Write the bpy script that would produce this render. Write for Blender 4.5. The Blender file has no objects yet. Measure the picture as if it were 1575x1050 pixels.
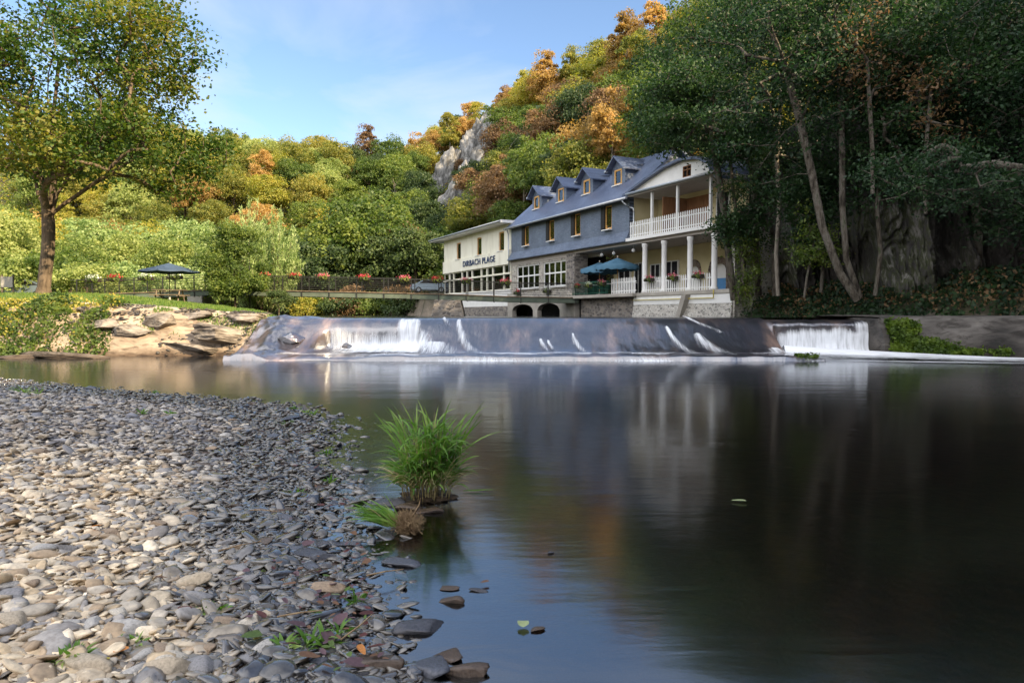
import bpy, bmesh, math, random
import numpy as np
from mathutils import Vector, Matrix

# ------------------------------------------------------------------ camera, sky, sun, exposure
S = bpy.context.scene
COL = S.collection
EYE = 1.4                      # camera height over the lower pool (pool surface z = 0)
HOR = 484.0                    # row of the horizon in the 1575x1050 photograph
FPX = 1050.0
cam_d = bpy.data.cameras.new('camera')
cam = bpy.data.objects.new('camera', cam_d)
COL.objects.link(cam)
cam_d.sensor_width = 36.0
cam_d.lens = 36.0 * FPX / 1575.0
cam_d.clip_start = 0.05
cam_d.clip_end = 3000.0
pitch = math.atan((525.0 - HOR) / FPX)
cam.location = (0, 0, EYE)
cam.rotation_euler = (math.radians(90) - pitch, 0, 0)
S.camera = cam

SUN_DIR = Vector((0.80, -0.60, 0)).normalized()
SUN_EL = math.radians(34)
world = bpy.data.worlds.new('World')
S.world = world
world.use_nodes = True
wn = world.node_tree
for n in list(wn.nodes):
    wn.nodes.remove(n)
w_out = wn.nodes.new('ShaderNodeOutputWorld')
w_bg = wn.nodes.new('ShaderNodeBackground')
w_sky = wn.nodes.new('ShaderNodeTexSky')
w_sky.sky_type = 'NISHITA'
w_sky.sun_disc = False
w_sky.sun_elevation = SUN_EL
w_sky.sun_rotation = math.atan2(SUN_DIR.x, SUN_DIR.y)
w_sky.altitude = 300
w_sky.air_density = 1.0
w_sky.dust_density = 0.15
w_sky.ozone_density = 2.0
w_bg.inputs['Strength'].default_value = 0.09
# thin veils of cirrus mixed into the sky, tied to the direction of the sky
tc = wn.nodes.new('ShaderNodeTexCoord')
mp = wn.nodes.new('ShaderNodeMapping')
mp.inputs['Scale'].default_value = (1.0, 1.0, 3.2)
mp.inputs['Rotation'].default_value = (0.0, 0.25, 0.3)
nz = wn.nodes.new('ShaderNodeTexNoise')
nz.inputs['Scale'].default_value = 1.9
nz.inputs['Detail'].default_value = 7
nz.inputs['Roughness'].default_value = 0.55
nz.inputs['Distortion'].default_value = 0.5
cr = wn.nodes.new('ShaderNodeValToRGB')
cr.color_ramp.elements[0].position = 0.46
cr.color_ramp.elements[0].color = (0, 0, 0, 1)
cr.color_ramp.elements[1].position = 0.74
cr.color_ramp.elements[1].color = (0.75, 0.75, 0.75, 1)
mx = wn.nodes.new('ShaderNodeMixRGB')
mx.inputs[2].default_value = (3.6, 3.9, 4.4, 1)
wn.links.new(tc.outputs['Generated'], mp.inputs['Vector'])
wn.links.new(mp.outputs['Vector'], nz.inputs['Vector'])
wn.links.new(nz.outputs['Fac'], cr.inputs['Fac'])
wn.links.new(cr.outputs['Color'], mx.inputs[0])
wn.links.new(w_sky.outputs['Color'], mx.inputs[1])
# unseen bright cloud bank, added overhead and behind the camera to fill the shade
gm_ = wn.nodes.new('ShaderNodeVectorMath'); gm_.operation = 'DOT_PRODUCT'; gm_.inputs[1].default_value = Vector((-0.50, -0.62, 0.60)).normalized()
wn.links.new(tc.outputs['Generated'], gm_.inputs[0])
nz2 = wn.nodes.new('ShaderNodeTexNoise'); nz2.inputs['Scale'].default_value = 2.6; nz2.inputs['Detail'].default_value = 8
wn.links.new(tc.outputs['Generated'], nz2.inputs['Vector'])
ma = wn.nodes.new('ShaderNodeMath'); ma.operation = 'MULTIPLY_ADD'; ma.inputs[1].default_value = 1.2
wn.links.new(nz2.outputs['Fac'], ma.inputs[0]); wn.links.new(gm_.outputs['Value'], ma.inputs[2])
mr_ = wn.nodes.new('ShaderNodeMapRange'); mr_.interpolation_type = 'SMOOTHSTEP'; mr_.inputs['From Min'].default_value = .75; mr_.inputs['From Max'].default_value = 1.45; mr_.inputs['To Max'].default_value = .9
wn.links.new(ma.outputs[0], mr_.inputs['Value'])
mx2 = wn.nodes.new('ShaderNodeMixRGB'); mx2.inputs[2].default_value = (11.0, 10.9, 11.2, 1)
wn.links.new(mr_.outputs[0], mx2.inputs[0]); wn.links.new(mx.outputs['Color'], mx2.inputs[1])
wn.links.new(mx2.outputs['Color'], w_bg.inputs['Color'])
wn.links.new(w_bg.outputs['Background'], w_out.inputs['Surface'])

sun_d = bpy.data.lights.new('sun', 'SUN')
sun_d.energy = 4.6
sun_d.angle = math.radians(0.6)
sun_d.color = (1.0, 0.80, 0.52)
sun = bpy.data.objects.new('sun', sun_d)
COL.objects.link(sun)
sv = Vector((SUN_DIR.x * math.cos(SUN_EL), SUN_DIR.y * math.cos(SUN_EL), math.sin(SUN_EL)))
sun.rotation_euler = sv.to_track_quat('Z', 'Y').to_euler()
sun.location = sv * 100

S.view_settings.view_transform = 'Standard'
S.view_settings.look = 'None'
S.view_settings.exposure = 1.5
S.view_settings.gamma = 1.0
S.cycles.use_denoising = True
S.cycles.max_bounces = 7
S.cycles.diffuse_bounces = 3
S.cycles.glossy_bounces = 3
S.cycles.transmission_bounces = 4
S.cycles.transparent_max_bounces = 10
S.cycles.caustics_reflective = False
S.cycles.caustics_refractive = False
S.cycles.sample_clamp_indirect = 6.0

# ------------------------------------------------------------------ helpers
R = random.Random(7)
NR = np.random.RandomState(11)
PI = math.pi

def W(px, py, Y):
    """a pixel of the photograph at depth Y -> world point"""
    return Vector(((px - 787.5) / FPX * Y, Y, EYE + (HOR - py) / FPX * Y))

def proj(p):
    return (787.5 + FPX * p[0] / max(p[1], .1), HOR - FPX * (p[2] - EYE) / max(p[1], .1))

def lerp(a, b, t):
    return a + (b - a) * t

def sstep(a, b, x):
    t = np.clip((x - a) / (b - a), 0, 1)
    return t * t * (3 - 2 * t)

_perm = np.random.RandomState(3).rand(512, 512)
def vnoise(x, y, seed=0):
    x = np.asarray(x, float) + seed * 17.31; y = np.asarray(y, float) + seed * 9.7
    xi = np.floor(x).astype(int); yi = np.floor(y).astype(int)
    fx = x - xi; fy = y - yi
    fx = fx * fx * (3 - 2 * fx); fy = fy * fy * (3 - 2 * fy)
    a = _perm[xi % 512, yi % 512]; b = _perm[(xi + 1) % 512, yi % 512]
    c = _perm[xi % 512, (yi + 1) % 512]; d = _perm[(xi + 1) % 512, (yi + 1) % 512]
    return (a + (b - a) * fx) * (1 - fy) + (c + (d - c) * fx) * fy

def fbm(x, y, oct=4, seed=0):
    s = 0; a = 1; t = 0
    for o in range(oct):
        s = s + a * vnoise(x * 2 ** o, y * 2 ** o, seed + o * 3); t += a; a *= .5
    return s / t

def mesh_np(name, V, F, smooth=False, mats=None, attr=None):
    """V (n,3); F (m,k) indices with constant k"""
    V = np.ascontiguousarray(V, dtype=np.float32); F = np.ascontiguousarray(F, dtype=np.int32)
    me = bpy.data.meshes.new(name)
    me.vertices.add(len(V)); me.vertices.foreach_set('co', V.ravel())
    m, k = F.shape
    me.loops.add(m * k); me.loops.foreach_set('vertex_index', F.ravel())
    me.polygons.add(m)
    me.polygons.foreach_set('loop_start', np.arange(0, m * k, k, dtype=np.int32))
    if smooth:
        me.polygons.foreach_set('use_smooth', np.ones(m, dtype=bool))
    if attr is not None:
        for an, av in attr.items():
            av = np.asarray(av, dtype=np.float32)
            if av.ndim == 1:
                at = me.attributes.new(an, 'FLOAT', 'POINT'); at.data.foreach_set('value', av)
            else:
                at = me.color_attributes.new(an, 'FLOAT_COLOR', 'POINT'); at.data.foreach_set('color', av.ravel())
    me.update(calc_edges=True)
    me.validate()
    for mt in (mats or []):
        me.materials.append(mt)
    return me

def link(name, me, parent=None, loc=None, mat=None):
    o = bpy.data.objects.new(name, me)
    COL.objects.link(o)
    if parent: o.parent = parent
    if loc is not None: o.location = loc
    if mat is not None: me.materials.append(mat)
    return o

def tag(o, label=None, cat=None, group=None, kind=None):
    if label: o['label'] = label
    if cat: o['category'] = cat
    if group: o['group'] = group
    if kind: o['kind'] = kind
    return o

def empty(name, loc=(0, 0, 0), rz=0, label=None, cat=None, group=None):
    o = bpy.data.objects.new(name, None)
    COL.objects.link(o); o.location = loc; o.rotation_euler = (0, 0, rz)
    o.empty_display_size = .2
    return tag(o, label, cat, group)

def copy_tree(o, parent=None):
    c = o.copy(); COL.objects.link(c)
    if parent: c.parent = parent
    for ch in [x for x in o.children]:
        copy_tree(ch, c)
    return c

class MB:
    """collects simple shapes into one mesh"""
    def __init__(s): s.bm = bmesh.new()
    def quad(s, pts):
        vs = [s.bm.verts.new(p) for p in pts]
        s.bm.faces.new(vs); return s
    def box(s, x0, x1, y0, y1, z0, z1, bev=0):
        bm = s.bm if not bev else bmesh.new()
        v = [bm.verts.new((x, y, z)) for z in (z0, z1) for y in (y0, y1) for x in (x0, x1)]
        for f in ((0, 2, 3, 1), (4, 5, 7, 6), (0, 1, 5, 4), (2, 6, 7, 3), (0, 4, 6, 2), (1, 3, 7, 5)):
            bm.faces.new([v[i] for i in f])
        if bev:
            bmesh.ops.bevel(bm, geom=bm.edges[:], offset=bev, segments=1, affect='EDGES')
            me = bpy.data.meshes.new('t'); bm.to_mesh(me); bm.free(); s.bm.from_mesh(me); bpy.data.meshes.remove(me)
        return s
    def tube(s, p0, p1, r0, r1=None, n=8, cap=True):
        r1 = r0 if r1 is None else r1
        p0 = Vector(p0); p1 = Vector(p1); d = (p1 - p0)
        if d.length < 1e-6: return s
        q = d.to_track_quat('Z', 'Y').to_matrix()
        a = [s.bm.verts.new(p0 + q @ Vector((math.cos(2 * PI * i / n) * r0, math.sin(2 * PI * i / n) * r0, 0))) for i in range(n)]
        b = [s.bm.verts.new(p1 + q @ Vector((math.cos(2 * PI * i / n) * r1, math.sin(2 * PI * i / n) * r1, 0))) for i in range(n)]
        for i in range(n):
            f = s.bm.faces.new((a[i], a[(i + 1) % n], b[(i + 1) % n], b[i])); f.smooth = n > 5
        if cap:
            s.bm.faces.new(a[::-1]); s.bm.faces.new(b)
        return s
    def path(s, pts, r, n=6):
        for a, b in zip(pts[:-1], pts[1:]): s.tube(a, b, r, r, n)
        return s
    def prism(s, poly, y0, y1):
        """polygon in xz extruded along y"""
        a = [s.bm.verts.new((x, y0, z)) for x, z in poly]; b = [s.bm.verts.new((x, y1, z)) for x, z in poly]
        n = len(poly)
        for i in range(n): s.bm.faces.new((a[i], a[(i + 1) % n], b[(i + 1) % n], b[i]))
        s.bm.faces.new(a[::-1]); s.bm.faces.new(b)
        return s
    def prismx(s, poly, x0, x1):
        a = [s.bm.verts.new((x0, y, z)) for y, z in poly]; b = [s.bm.verts.new((x1, y, z)) for y, z in poly]
        n = len(poly)
        for i in range(n): s.bm.faces.new((a[i], a[(i + 1) % n], b[(i + 1) % n], b[i]))
        s.bm.faces.new(a[::-1]); s.bm.faces.new(b)
        return s
    def lathe(s, prof, c=(0, 0, 0), n=12, flute=0):
        rings = []
        for r, z in prof:
            rings.append([s.bm.verts.new((c[0] + r * math.cos(2 * PI * i / n), c[1] + r * math.sin(2 * PI * i / n), c[2] + z)) for i in range(n)])
        for a, b in zip(rings[:-1], rings[1:]):
            for i in range(n):
                f = s.bm.faces.new((a[i], a[(i + 1) % n], b[(i + 1) % n], b[i])); f.smooth = True
        s.bm.faces.new(rings[0][::-1]); s.bm.faces.new(rings[-1])
        return s
    def build(s, name, mat, parent=None, loc=None):
        bmesh.ops.recalc_face_normals(s.bm, faces=s.bm.faces[:])
        me = bpy.data.meshes.new(name); s.bm.to_mesh(me); s.bm.free()
        return link(name, me, parent, loc, mat)

ORD = ['', 'second', 'third', 'fourth', 'fifth', 'sixth', 'seventh', 'eighth', 'ninth', 'tenth', 'eleventh', 'twelfth', 'thirteenth', 'fourteenth', 'fifteenth', 'sixteenth', 'seventeenth', 'eighteenth', 'nineteenth', 'twentieth', 'twenty-first', 'twenty-second', 'twenty-third', 'twenty-fourth', 'twenty-fifth', 'twenty-sixth', 'twenty-seventh', 'twenty-eighth', 'twenty-ninth', 'thirtieth']
NUM = ['zero', 'one', 'two', 'three', 'four', 'five', 'six', 'seven', 'eight', 'nine', 'ten', 'eleven', 'twelve', 'thirteen', 'fourteen', 'fifteen', 'sixteen', 'seventeen', 'eighteen', 'nineteen', 'twenty'] + [str(i) for i in range(21, 99)]
PENDING = []          # (object, base phrase, world point)
def later(o, phrase, p): PENDING.append((o, phrase, proj(p)))
def settle_labels():
    by = {}
    for o, ph, q in PENDING: by.setdefault(ph, []).append((q[0], q[1], o))
    for ph, L in by.items():
        L.sort(key=lambda t: t[0])
        n = len(L)
        for i, (_, _, o) in enumerate(L):
            if n == 1: o['label'] = ph
            elif i == 0: o['label'] = ph + ', leftmost of the ' + NUM[n]
            elif i == n - 1: o['label'] = ph + ', rightmost of the ' + NUM[n]
            elif i < (n + 1) // 2: o['label'] = ph + ', ' + ORD[min(i, 29)] + ' from the left'
            else: o['label'] = ph + ', ' + ORD[min(n - 1 - i, 29)] + ' from the right'

# ------------------------------------------------------------------ materials
def newmat(name):
    m = bpy.data.materials.new(name); m.use_nodes = True
    nt = m.node_tree
    for n in list(nt.nodes): nt.nodes.remove(n)
    out = nt.nodes.new('ShaderNodeOutputMaterial')
    return m, nt, out

def N(nt, typ, **kw):
    n = nt.nodes.new('ShaderNode' + typ)
    for k, v in kw.items():
        if k in n.inputs: n.inputs[k].default_value = v
        else: setattr(n, k, v)
    return n

def ramp(nt, fac, stops):
    r = nt.nodes.new('ShaderNodeValToRGB')
    e = r.color_ramp.elements
    while len(e) < len(stops): e.new(.5)
    for i, (p, c) in enumerate(stops):
        e[i].position = p; e[i].color = (c[0], c[1], c[2], 1)
    nt.links.new(fac, r.inputs['Fac'])
    return r.outputs['Color']

def coords(nt, scale=(1, 1, 1), rot=(0, 0, 0), kind='Object'):
    t = nt.nodes.new('ShaderNodeTexCoord'); mp = nt.nodes.new('ShaderNodeMapping')
    mp.inputs['Scale'].default_value = scale; mp.inputs['Rotation'].default_value = rot
    nt.links.new(t.outputs[kind], mp.inputs['Vector'])
    return mp.outputs['Vector']

def noise(nt, vec, scale, detail=5, rough=.55, dist=0):
    n = N(nt, 'TexNoise'); n.inputs['Scale'].default_value = scale; n.inputs['Detail'].default_value = detail
    n.inputs['Roughness'].default_value = rough; n.inputs['Distortion'].default_value = dist
    nt.links.new(vec, n.inputs['Vector'])
    return n.outputs['Fac']

def surf(name, stops, scale=2.0, rough=.8, stretch=(1, 1, 1), bump=.3, bdist=.02, spec=.3, detail=6, metal=0, bscale=None, lo=None, kind='Object', dist=0):
    """noise driven principled surface"""
    m, nt, out = newmat(name)
    v = coords(nt, stretch, kind=kind)
    f = noise(nt, v, scale, detail, dist=dist)
    c = ramp(nt, f, stops if len(stops) > 1 else [(0, stops[0][1]), (1, stops[0][1])])
    p = N(nt, 'BsdfPrincipled'); p.inputs['Roughness'].default_value = rough; p.inputs['Metallic'].default_value = metal
    p.inputs['Specular IOR Level'].default_value = spec
    nt.links.new(c, p.inputs['Base Color'])
    if bump:
        b = N(nt, 'Bump'); b.inputs['Strength'].default_value = bump; b.inputs['Distance'].default_value = bdist
        f2 = noise(nt, v, bscale or scale * 4, 6)
        nt.links.new(f2, b.inputs['Height']); nt.links.new(b.outputs['Normal'], p.inputs['Normal'])
    nt.links.new(p.outputs[0], out.inputs['Surface'])
    return m

def flat(name, c, rough=.6, var=.12, scale=3.0, **kw):
    lo = tuple(x * (1 - var) for x in c); hi = tuple(min(1, x * (1 + var)) for x in c)
    return surf(name, [(.3, lo), (.7, hi)], scale=scale, rough=rough, **kw)

def leafmat(name, cols, trans=.35, nscale=1.1, obvar=.28, gloss=.35):
    m, nt, out = newmat(name)
    v = coords(nt)
    f1 = noise(nt, v, nscale, 3)
    f2 = N(nt, 'TexWhiteNoise'); f2.noise_dimensions = '3D'
    sn = N(nt, 'VectorMath', operation='SNAP'); sn.inputs[1].default_value = (.25, .25, .25)
    nt.links.new(v, sn.inputs[0]); nt.links.new(sn.outputs[0], f2.inputs['Vector'])
    oi = N(nt, 'ObjectInfo')
    a = N(nt, 'Math', operation='MULTIPLY_ADD'); a.inputs[1].default_value = .30; nt.links.new(f2.outputs['Value'], a.inputs[0])
    b = N(nt, 'Math', operation='MULTIPLY_ADD'); b.inputs[1].default_value = obvar; nt.links.new(oi.outputs['Random'], b.inputs[0])
    b.inputs[2].default_value = -obvar * .5 - .15
    nt.links.new(f1, a.inputs[2])
    s_ = N(nt, 'Math', operation='ADD'); nt.links.new(a.outputs[0], s_.inputs[0]); nt.links.new(b.outputs[0], s_.inputs[1])
    n = len(cols)
    c = ramp(nt, s_.outputs[0], [(.25 + .5 * i / (n - 1), k) for i, k in enumerate(cols)])
    d = N(nt, 'BsdfPrincipled'); d.inputs['Roughness'].default_value = .55; d.inputs['Specular IOR Level'].default_value = gloss
    t = N(nt, 'BsdfTranslucent')
    hs = N(nt, 'HueSaturation'); hs.inputs['Saturation'].default_value = 1.15; hs.inputs['Value'].default_value = 1.6
    nt.links.new(c, d.inputs['Base Color']); nt.links.new(c, hs.inputs['Color']); nt.links.new(hs.outputs[0], t.inputs['Color'])
    mx = N(nt, 'MixShader'); mx.inputs[0].default_value = trans
    nt.links.new(d.outputs[0], mx.inputs[1]); nt.links.new(t.outputs[0], mx.inputs[2])
    nt.links.new(mx.outputs[0], out.inputs['Surface'])
    return m

M = {}
M['bark'] = surf('bark', [(.3, (.05, .035, .022)), (.7, (.17, .125, .085))], scale=3, stretch=(3, 3, .6), rough=.9, bump=.8, bdist=.03)
M['bark_pale'] = surf('bark_pale', [(.3, (.10, .085, .07)), (.7, (.30, .27, .22))], scale=3, stretch=(3, 3, .8), rough=.9, bump=.6, bdist=.02)
M['bark_mossy'] = surf('bark_mossy', [(.35, (.03, .024, .018)), (.48, (.10, .085, .065)), (.58, (.14, .125, .105)), (.72, (.05, .065, .028))], scale=2.2, stretch=(2.5, 2.5, 1.0), rough=.9, bump=1, bdist=.08, detail=9)
M['leaf_gold'] = leafmat('leaf_gold', [(.08, .11, .025), (.19, .20, .04), (.34, .29, .07)], trans=.45)
M['leaf_green'] = leafmat('leaf_green', [(.045, .08, .02), (.095, .145, .03), (.20, .24, .05)], trans=.42)
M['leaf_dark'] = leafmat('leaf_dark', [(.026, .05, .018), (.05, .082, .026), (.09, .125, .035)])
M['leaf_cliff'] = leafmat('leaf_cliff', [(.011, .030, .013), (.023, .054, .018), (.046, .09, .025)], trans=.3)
M['leaf_yellow'] = leafmat('leaf_yellow', [(.14, .17, .03), (.30, .29, .05), (.45, .37, .09)], trans=.45)
M['leaf_lime'] = leafmat('leaf_lime', [(.10, .15, .035), (.24, .29, .08), (.40, .42, .16)], trans=.45)
M['leaf_orange'] = leafmat('leaf_orange', [(.17, .12, .04), (.34, .22, .07), (.50, .34, .13)], trans=.45)
M['leaf_rust'] = leafmat('leaf_rust', [(.085, .055, .03), (.17, .105, .05), (.28, .18, .09)], trans=.4)
M['leaf_willow'] = leafmat('leaf_willow', [(.15, .22, .07), (.28, .36, .13), (.45, .50, .25)], trans=.45)
M['leaf_maple'] = leafmat('leaf_maple', [(.02, .05, .012), (.038, .082, .016), (.07, .12, .02), (.20, .19, .035)], nscale=.30, trans=.40)
M['grass'] = leafmat('grass', [(.05, .10, .015), (.10, .18, .03), (.20, .24, .06)], nscale=2, trans=.3)
M['reed'] = leafmat('reed', [(.07, .16, .025), (.15, .28, .05), (.30, .40, .11)], nscale=5, trans=.35)
M['rock'] = surf('rock', [(.2, (.05, .052, .06)), (.42, (.16, .165, .175)), (.58, (.32, .325, .33)), (.78, (.60, .60, .58))], scale=1.1, stretch=(1.6, 1.6, .45), rough=.75, bump=.9, bdist=.12, detail=10, bscale=3)
M['rock_bank'] = surf('rock_bank', [(.25, (.06, .05, .045)), (.45, (.17, .145, .12)), (.6, (.27, .235, .20)), (.78, (.40, .36, .30))], scale=1.3, stretch=(1, 1, 2.2), rough=.85, bump=.8, bdist=.05, detail=9)
M['cream'] = surf('cream', [(.25, (.62, .59, .48)), (.45, (.77, .745, .62)), (.7, (.84, .82, .70))], scale=.9, stretch=(1.5, 1.5, .5), detail=9, rough=.85, bump=.1)
M['white'] = flat('white', (.78, .78, .76), .6, .05, bump=.05)
M['yellow_render'] = surf('yellow_render', [(.3, (.55, .48, .27)), (.7, (.68, .60, .37))], scale=1.0, rough=.85, bump=.1)
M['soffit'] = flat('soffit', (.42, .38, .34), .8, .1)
M['wood_frame'] = flat('wood_frame', (.60, .34, .11), .5, .2, scale=6)
M['boards'] = surf('boards', [(.3, (.16, .075, .035)), (.7, (.30, .15, .07))], scale=3, stretch=(6, 6, .4), rough=.7)
M['shutter'] = flat('shutter', (.02, .018, .018), .6, .3)
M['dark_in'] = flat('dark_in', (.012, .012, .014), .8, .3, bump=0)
M['curtain'] = surf('curtain', [(.3, (.62, .52, .18)), (.7, (.88, .76, .36))], scale=2, stretch=(8, 8, .5), rough=.9, bump=.3)
M['steel'] = flat('steel', (.035, .035, .032), .45, .2, metal=.3)
M['girder'] = flat('girder', (.10, .125, .095), .5, .2, scale=1.5)
M['plank'] = surf('plank', [(.3, (.10, .075, .05)), (.7, (.22, .17, .12))], scale=3, rough=.8)
M['zinc'] = flat('zinc', (.42, .45, .48), .4, .12, metal=.5)
M['blue_cloth'] = surf('blue_cloth', [(.3, (.045, .12, .19)), (.7, (.075, .17, .25))], scale=2, rough=.8, bump=.15, bdist=.02)
M['navy_cloth'] = surf('navy_cloth', [(.3, (.03, .05, .085)), (.7, (.05, .08, .13))], scale=1.5, rough=.75, bump=.1)
M['geranium'] = leafmat('geranium', [(.35, .02, .03), (.65, .05, .07), (.8, .16, .2)], trans=.25, nscale=8)
M['geranium_pink'] = leafmat('geranium_pink', [(.55, .10, .14), (.75, .18, .24), (.85, .35, .40)], trans=.25, nscale=8)
M['white_flower'] = leafmat('white_flower', [(.45, .5, .35), (.7, .72, .6), (.8, .8, .75)], trans=.25, nscale=8)
M['planter'] = flat('planter', (.03, .022, .02), .6, .3)
M['green_plastic'] = flat('green_plastic', (.02, .10, .07), .4, .15)
M['sign_blue'] = flat('sign_blue', (.045, .07, .14), .6, .1)
M['car_body'] = flat('car_body', (.38, .47, .55), .25, .03, bump=0)
M['car_dark'] = flat('car_dark', (.10, .13, .15), .25, .03, bump=0)
M['tyre'] = flat('tyre', (.02, .02, .02), .8, .2)
M['tail_light'] = flat('tail_light', (.5, .02, .02), .3, .1, bump=0)
M['root'] = surf('root', [(.3, (.16, .10, .055)), (.7, (.38, .27, .15))], scale=20, rough=.9)
M['trunk_stone'] = M['rock']

def stone_wall(name, c0, c1, c2, mortar, sx=3.2, sz=6.0):
    m, nt, out = newmat(name)
    v = coords(nt, (sx, sx, sz))
    vo = N(nt, 'TexVoronoi', feature='DISTANCE_TO_EDGE'); nt.links.new(v, vo.inputs['Vector']); vo.inputs['Scale'].default_value = 1
    vc = N(nt, 'TexVoronoi', feature='F1'); nt.links.new(v, vc.inputs['Vector']); vc.inputs['Scale'].default_value = 1
    sep = N(nt, 'SeparateColor'); nt.links.new(vc.outputs['Color'], sep.inputs[0])
    c = ramp(nt, sep.outputs[0], [(.1, c0), (.5, c1), (.9, c2)])
    e = ramp(nt, vo.outputs['Distance'], [(.03, (0, 0, 0)), (.10, (1, 1, 1))])
    mx = N(nt, 'MixRGB'); mx.inputs[1].default_value = (*mortar, 1)
    nt.links.new(e, mx.inputs[0]); nt.links.new(c, mx.inputs[2])
    p = N(nt, 'BsdfPrincipled'); p.inputs['Roughness'].default_value = .85
    nt.links.new(mx.outputs[0], p.inputs['Base Color'])
    b = N(nt, 'Bump'); b.inputs['Strength'].default_value = .7; b.inputs['Distance'].default_value = .03
    nt.links.new(e, b.inputs['Height']); nt.links.new(b.outputs[0], p.inputs['Normal'])
    nt.links.new(p.outputs[0], out.inputs['Surface'])
    return m
M['stone_wall'] = stone_wall('stone_wall', (.24, .22, .20), (.38, .35, .31), (.50, .46, .39), (.52, .50, .45))
M['stone_dark'] = stone_wall('stone_dark', (.10, .09, .085), (.19, .17, .15), (.30, .26, .22), (.26, .24, .22))
M['stone_pale'] = stone_wall('stone_pale', (.22, .21, .19), (.38, .36, .32), (.48, .45, .40), (.60, .58, .53), 5, 8)
M['brick_arch'] = stone_wall('brick_arch', (.10, .07, .055), (.17, .12, .09), (.24, .19, .14), (.25, .22, .18), 5, 5)
M['concrete'] = surf('concrete', [(.3, (.28, .26, .23)), (.7, (.44, .41, .36))], scale=1.3, rough=.85, bump=.3, detail=8)
M['concrete_ledge'] = surf('concrete_ledge', [(.30, (.02, .02, .018)), (.45, (.065, .058, .052)), (.58, (.12, .11, .10)), (.75, (.22, .20, .18))], scale=.8, stretch=(1, 1, 2.5), rough=.7, bump=.5, bdist=.03, detail=9)

def slate_mat(name, c0, c1, rough, rows=9.0):
    m, nt, out = newmat(name)
    v = coords(nt, (1, 1, 1))
    br = N(nt, 'TexBrick'); br.inputs['Scale'].default_value = 1.0
    # brick works in xy: bring x and height
    sp = N(nt, 'SeparateXYZ'); cb = N(nt, 'CombineXYZ')
    nt.links.new(v, sp.inputs[0]); nt.links.new(sp.outputs['X'], cb.inputs['X']); nt.links.new(sp.outputs['Z'], cb.inputs['Y'])
    nt.links.new(cb.outputs[0], br.inputs['Vector'])
    br.inputs['Brick Width'].default_value = .20; br.inputs['Row Height'].default_value = .11; br.inputs['Mortar Size'].default_value = .005
    br.inputs['Color1'].default_value = (*c0, 1); br.inputs['Color2'].default_value = (*c1, 1); br.inputs['Mortar'].default_value = (c0[0] * .4, c0[1] * .4, c0[2] * .4, 1)
    f = noise(nt, v, .8, 6)
    mx = N(nt, 'MixRGB', blend_type='MULTIPLY'); mx.inputs[0].default_value = .7
    c = ramp(nt, f, [(.3, (.62, .62, .66)), (.7, (1.2, 1.2, 1.15))])
    nt.links.new(br.outputs['Color'], mx.inputs[1]); nt.links.new(c, mx.inputs[2])
    p = N(nt, 'BsdfPrincipled'); p.inputs['Roughness'].default_value = rough; p.inputs['Specular IOR Level'].default_value = .6
    nt.links.new(mx.outputs[0], p.inputs['Base Color'])
    b = N(nt, 'Bump'); b.inputs['Strength'].default_value = .5; b.inputs['Distance'].default_value = .01
    inv = N(nt, 'Math', operation='SUBTRACT'); inv.inputs[0].default_value = 1; nt.links.new(br.outputs['Fac'], inv.inputs[1])
    nt.links.new(inv.outputs[0], b.inputs['Height']); nt.links.new(b.outputs[0], p.inputs['Normal'])
    nt.links.new(p.outputs[0], out.inputs['Surface'])
    return m
M['slate'] = slate_mat('slate', (.105, .14, .205), (.15, .185, .26), .45)
M['slate_roof'] = slate_mat('slate_roof', (.075, .10, .17), (.11, .14, .22), .38)

def glass_mat():
    m, nt, out = newmat('window_glass')
    g = N(nt, 'BsdfGlossy'); g.inputs['Roughness'].default_value = .03; g.inputs['Color'].default_value = (.9, .93, 1, 1)
    t = N(nt, 'BsdfTransparent'); t.inputs['Color'].default_value = (.85, .88, .86, 1)
    f = N(nt, 'Fresnel'); f.inputs['IOR'].default_value = 1.6
    mx = N(nt, 'MixShader'); nt.links.new(f.outputs[0], mx.inputs[0]); nt.links.new(t.outputs[0], mx.inputs[1]); nt.links.new(g.outputs[0], mx.inputs[2])
    nt.links.new(mx.outputs[0], out.inputs['Surface'])
    return m
M['glass'] = glass_mat()

def water_mat(name, tint, rough, ior, bumps, dist=.05, strength=.15):
    m, nt, out = newmat(name)
    g = N(nt, 'BsdfGlossy'); g.inputs['Roughness'].default_value = rough; g.inputs['Color'].default_value = (.95, .97, 1, 1)
    t = N(nt, 'BsdfTransparent'); t.inputs['Color'].default_value = (*tint, 1)
    f = N(nt, 'Fresnel'); f.inputs['IOR'].default_value = ior
    mx = N(nt, 'MixShader'); nt.links.new(f.outputs[0], mx.inputs[0]); nt.links.new(t.outputs[0], mx.inputs[1]); nt.links.new(g.outputs[0], mx.inputs[2])
    nt.links.new(mx.outputs[0], out.inputs['Surface'])
    prev = None
    for (sc, st, stren) in bumps:
        v = coords(nt, st); h = noise(nt, v, sc, 4, .5, .6)
        b = N(nt, 'Bump'); b.inputs['Strength'].default_value = stren; b.inputs['Distance'].default_value = dist
        nt.links.new(h, b.inputs['Height'])
        if prev: nt.links.new(prev, b.inputs['Normal'])
        prev = b.outputs[0]
    nt.links.new(prev, g.inputs['Normal']); nt.links.new(prev, f.inputs['Normal'])
    return m
M['pool'] = water_mat('pool', (.70, .60, .50), .13, 3.0, [(.9, (.5, 1.8, 1), .16), (3.0, (.4, 1.6, 1), .07)], dist=.03)
M['river'] = water_mat('river', (.3, .28, .24), .08, 1.5, [(1.5, (.8, 1.6, 1), .3)], dist=.04)

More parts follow.
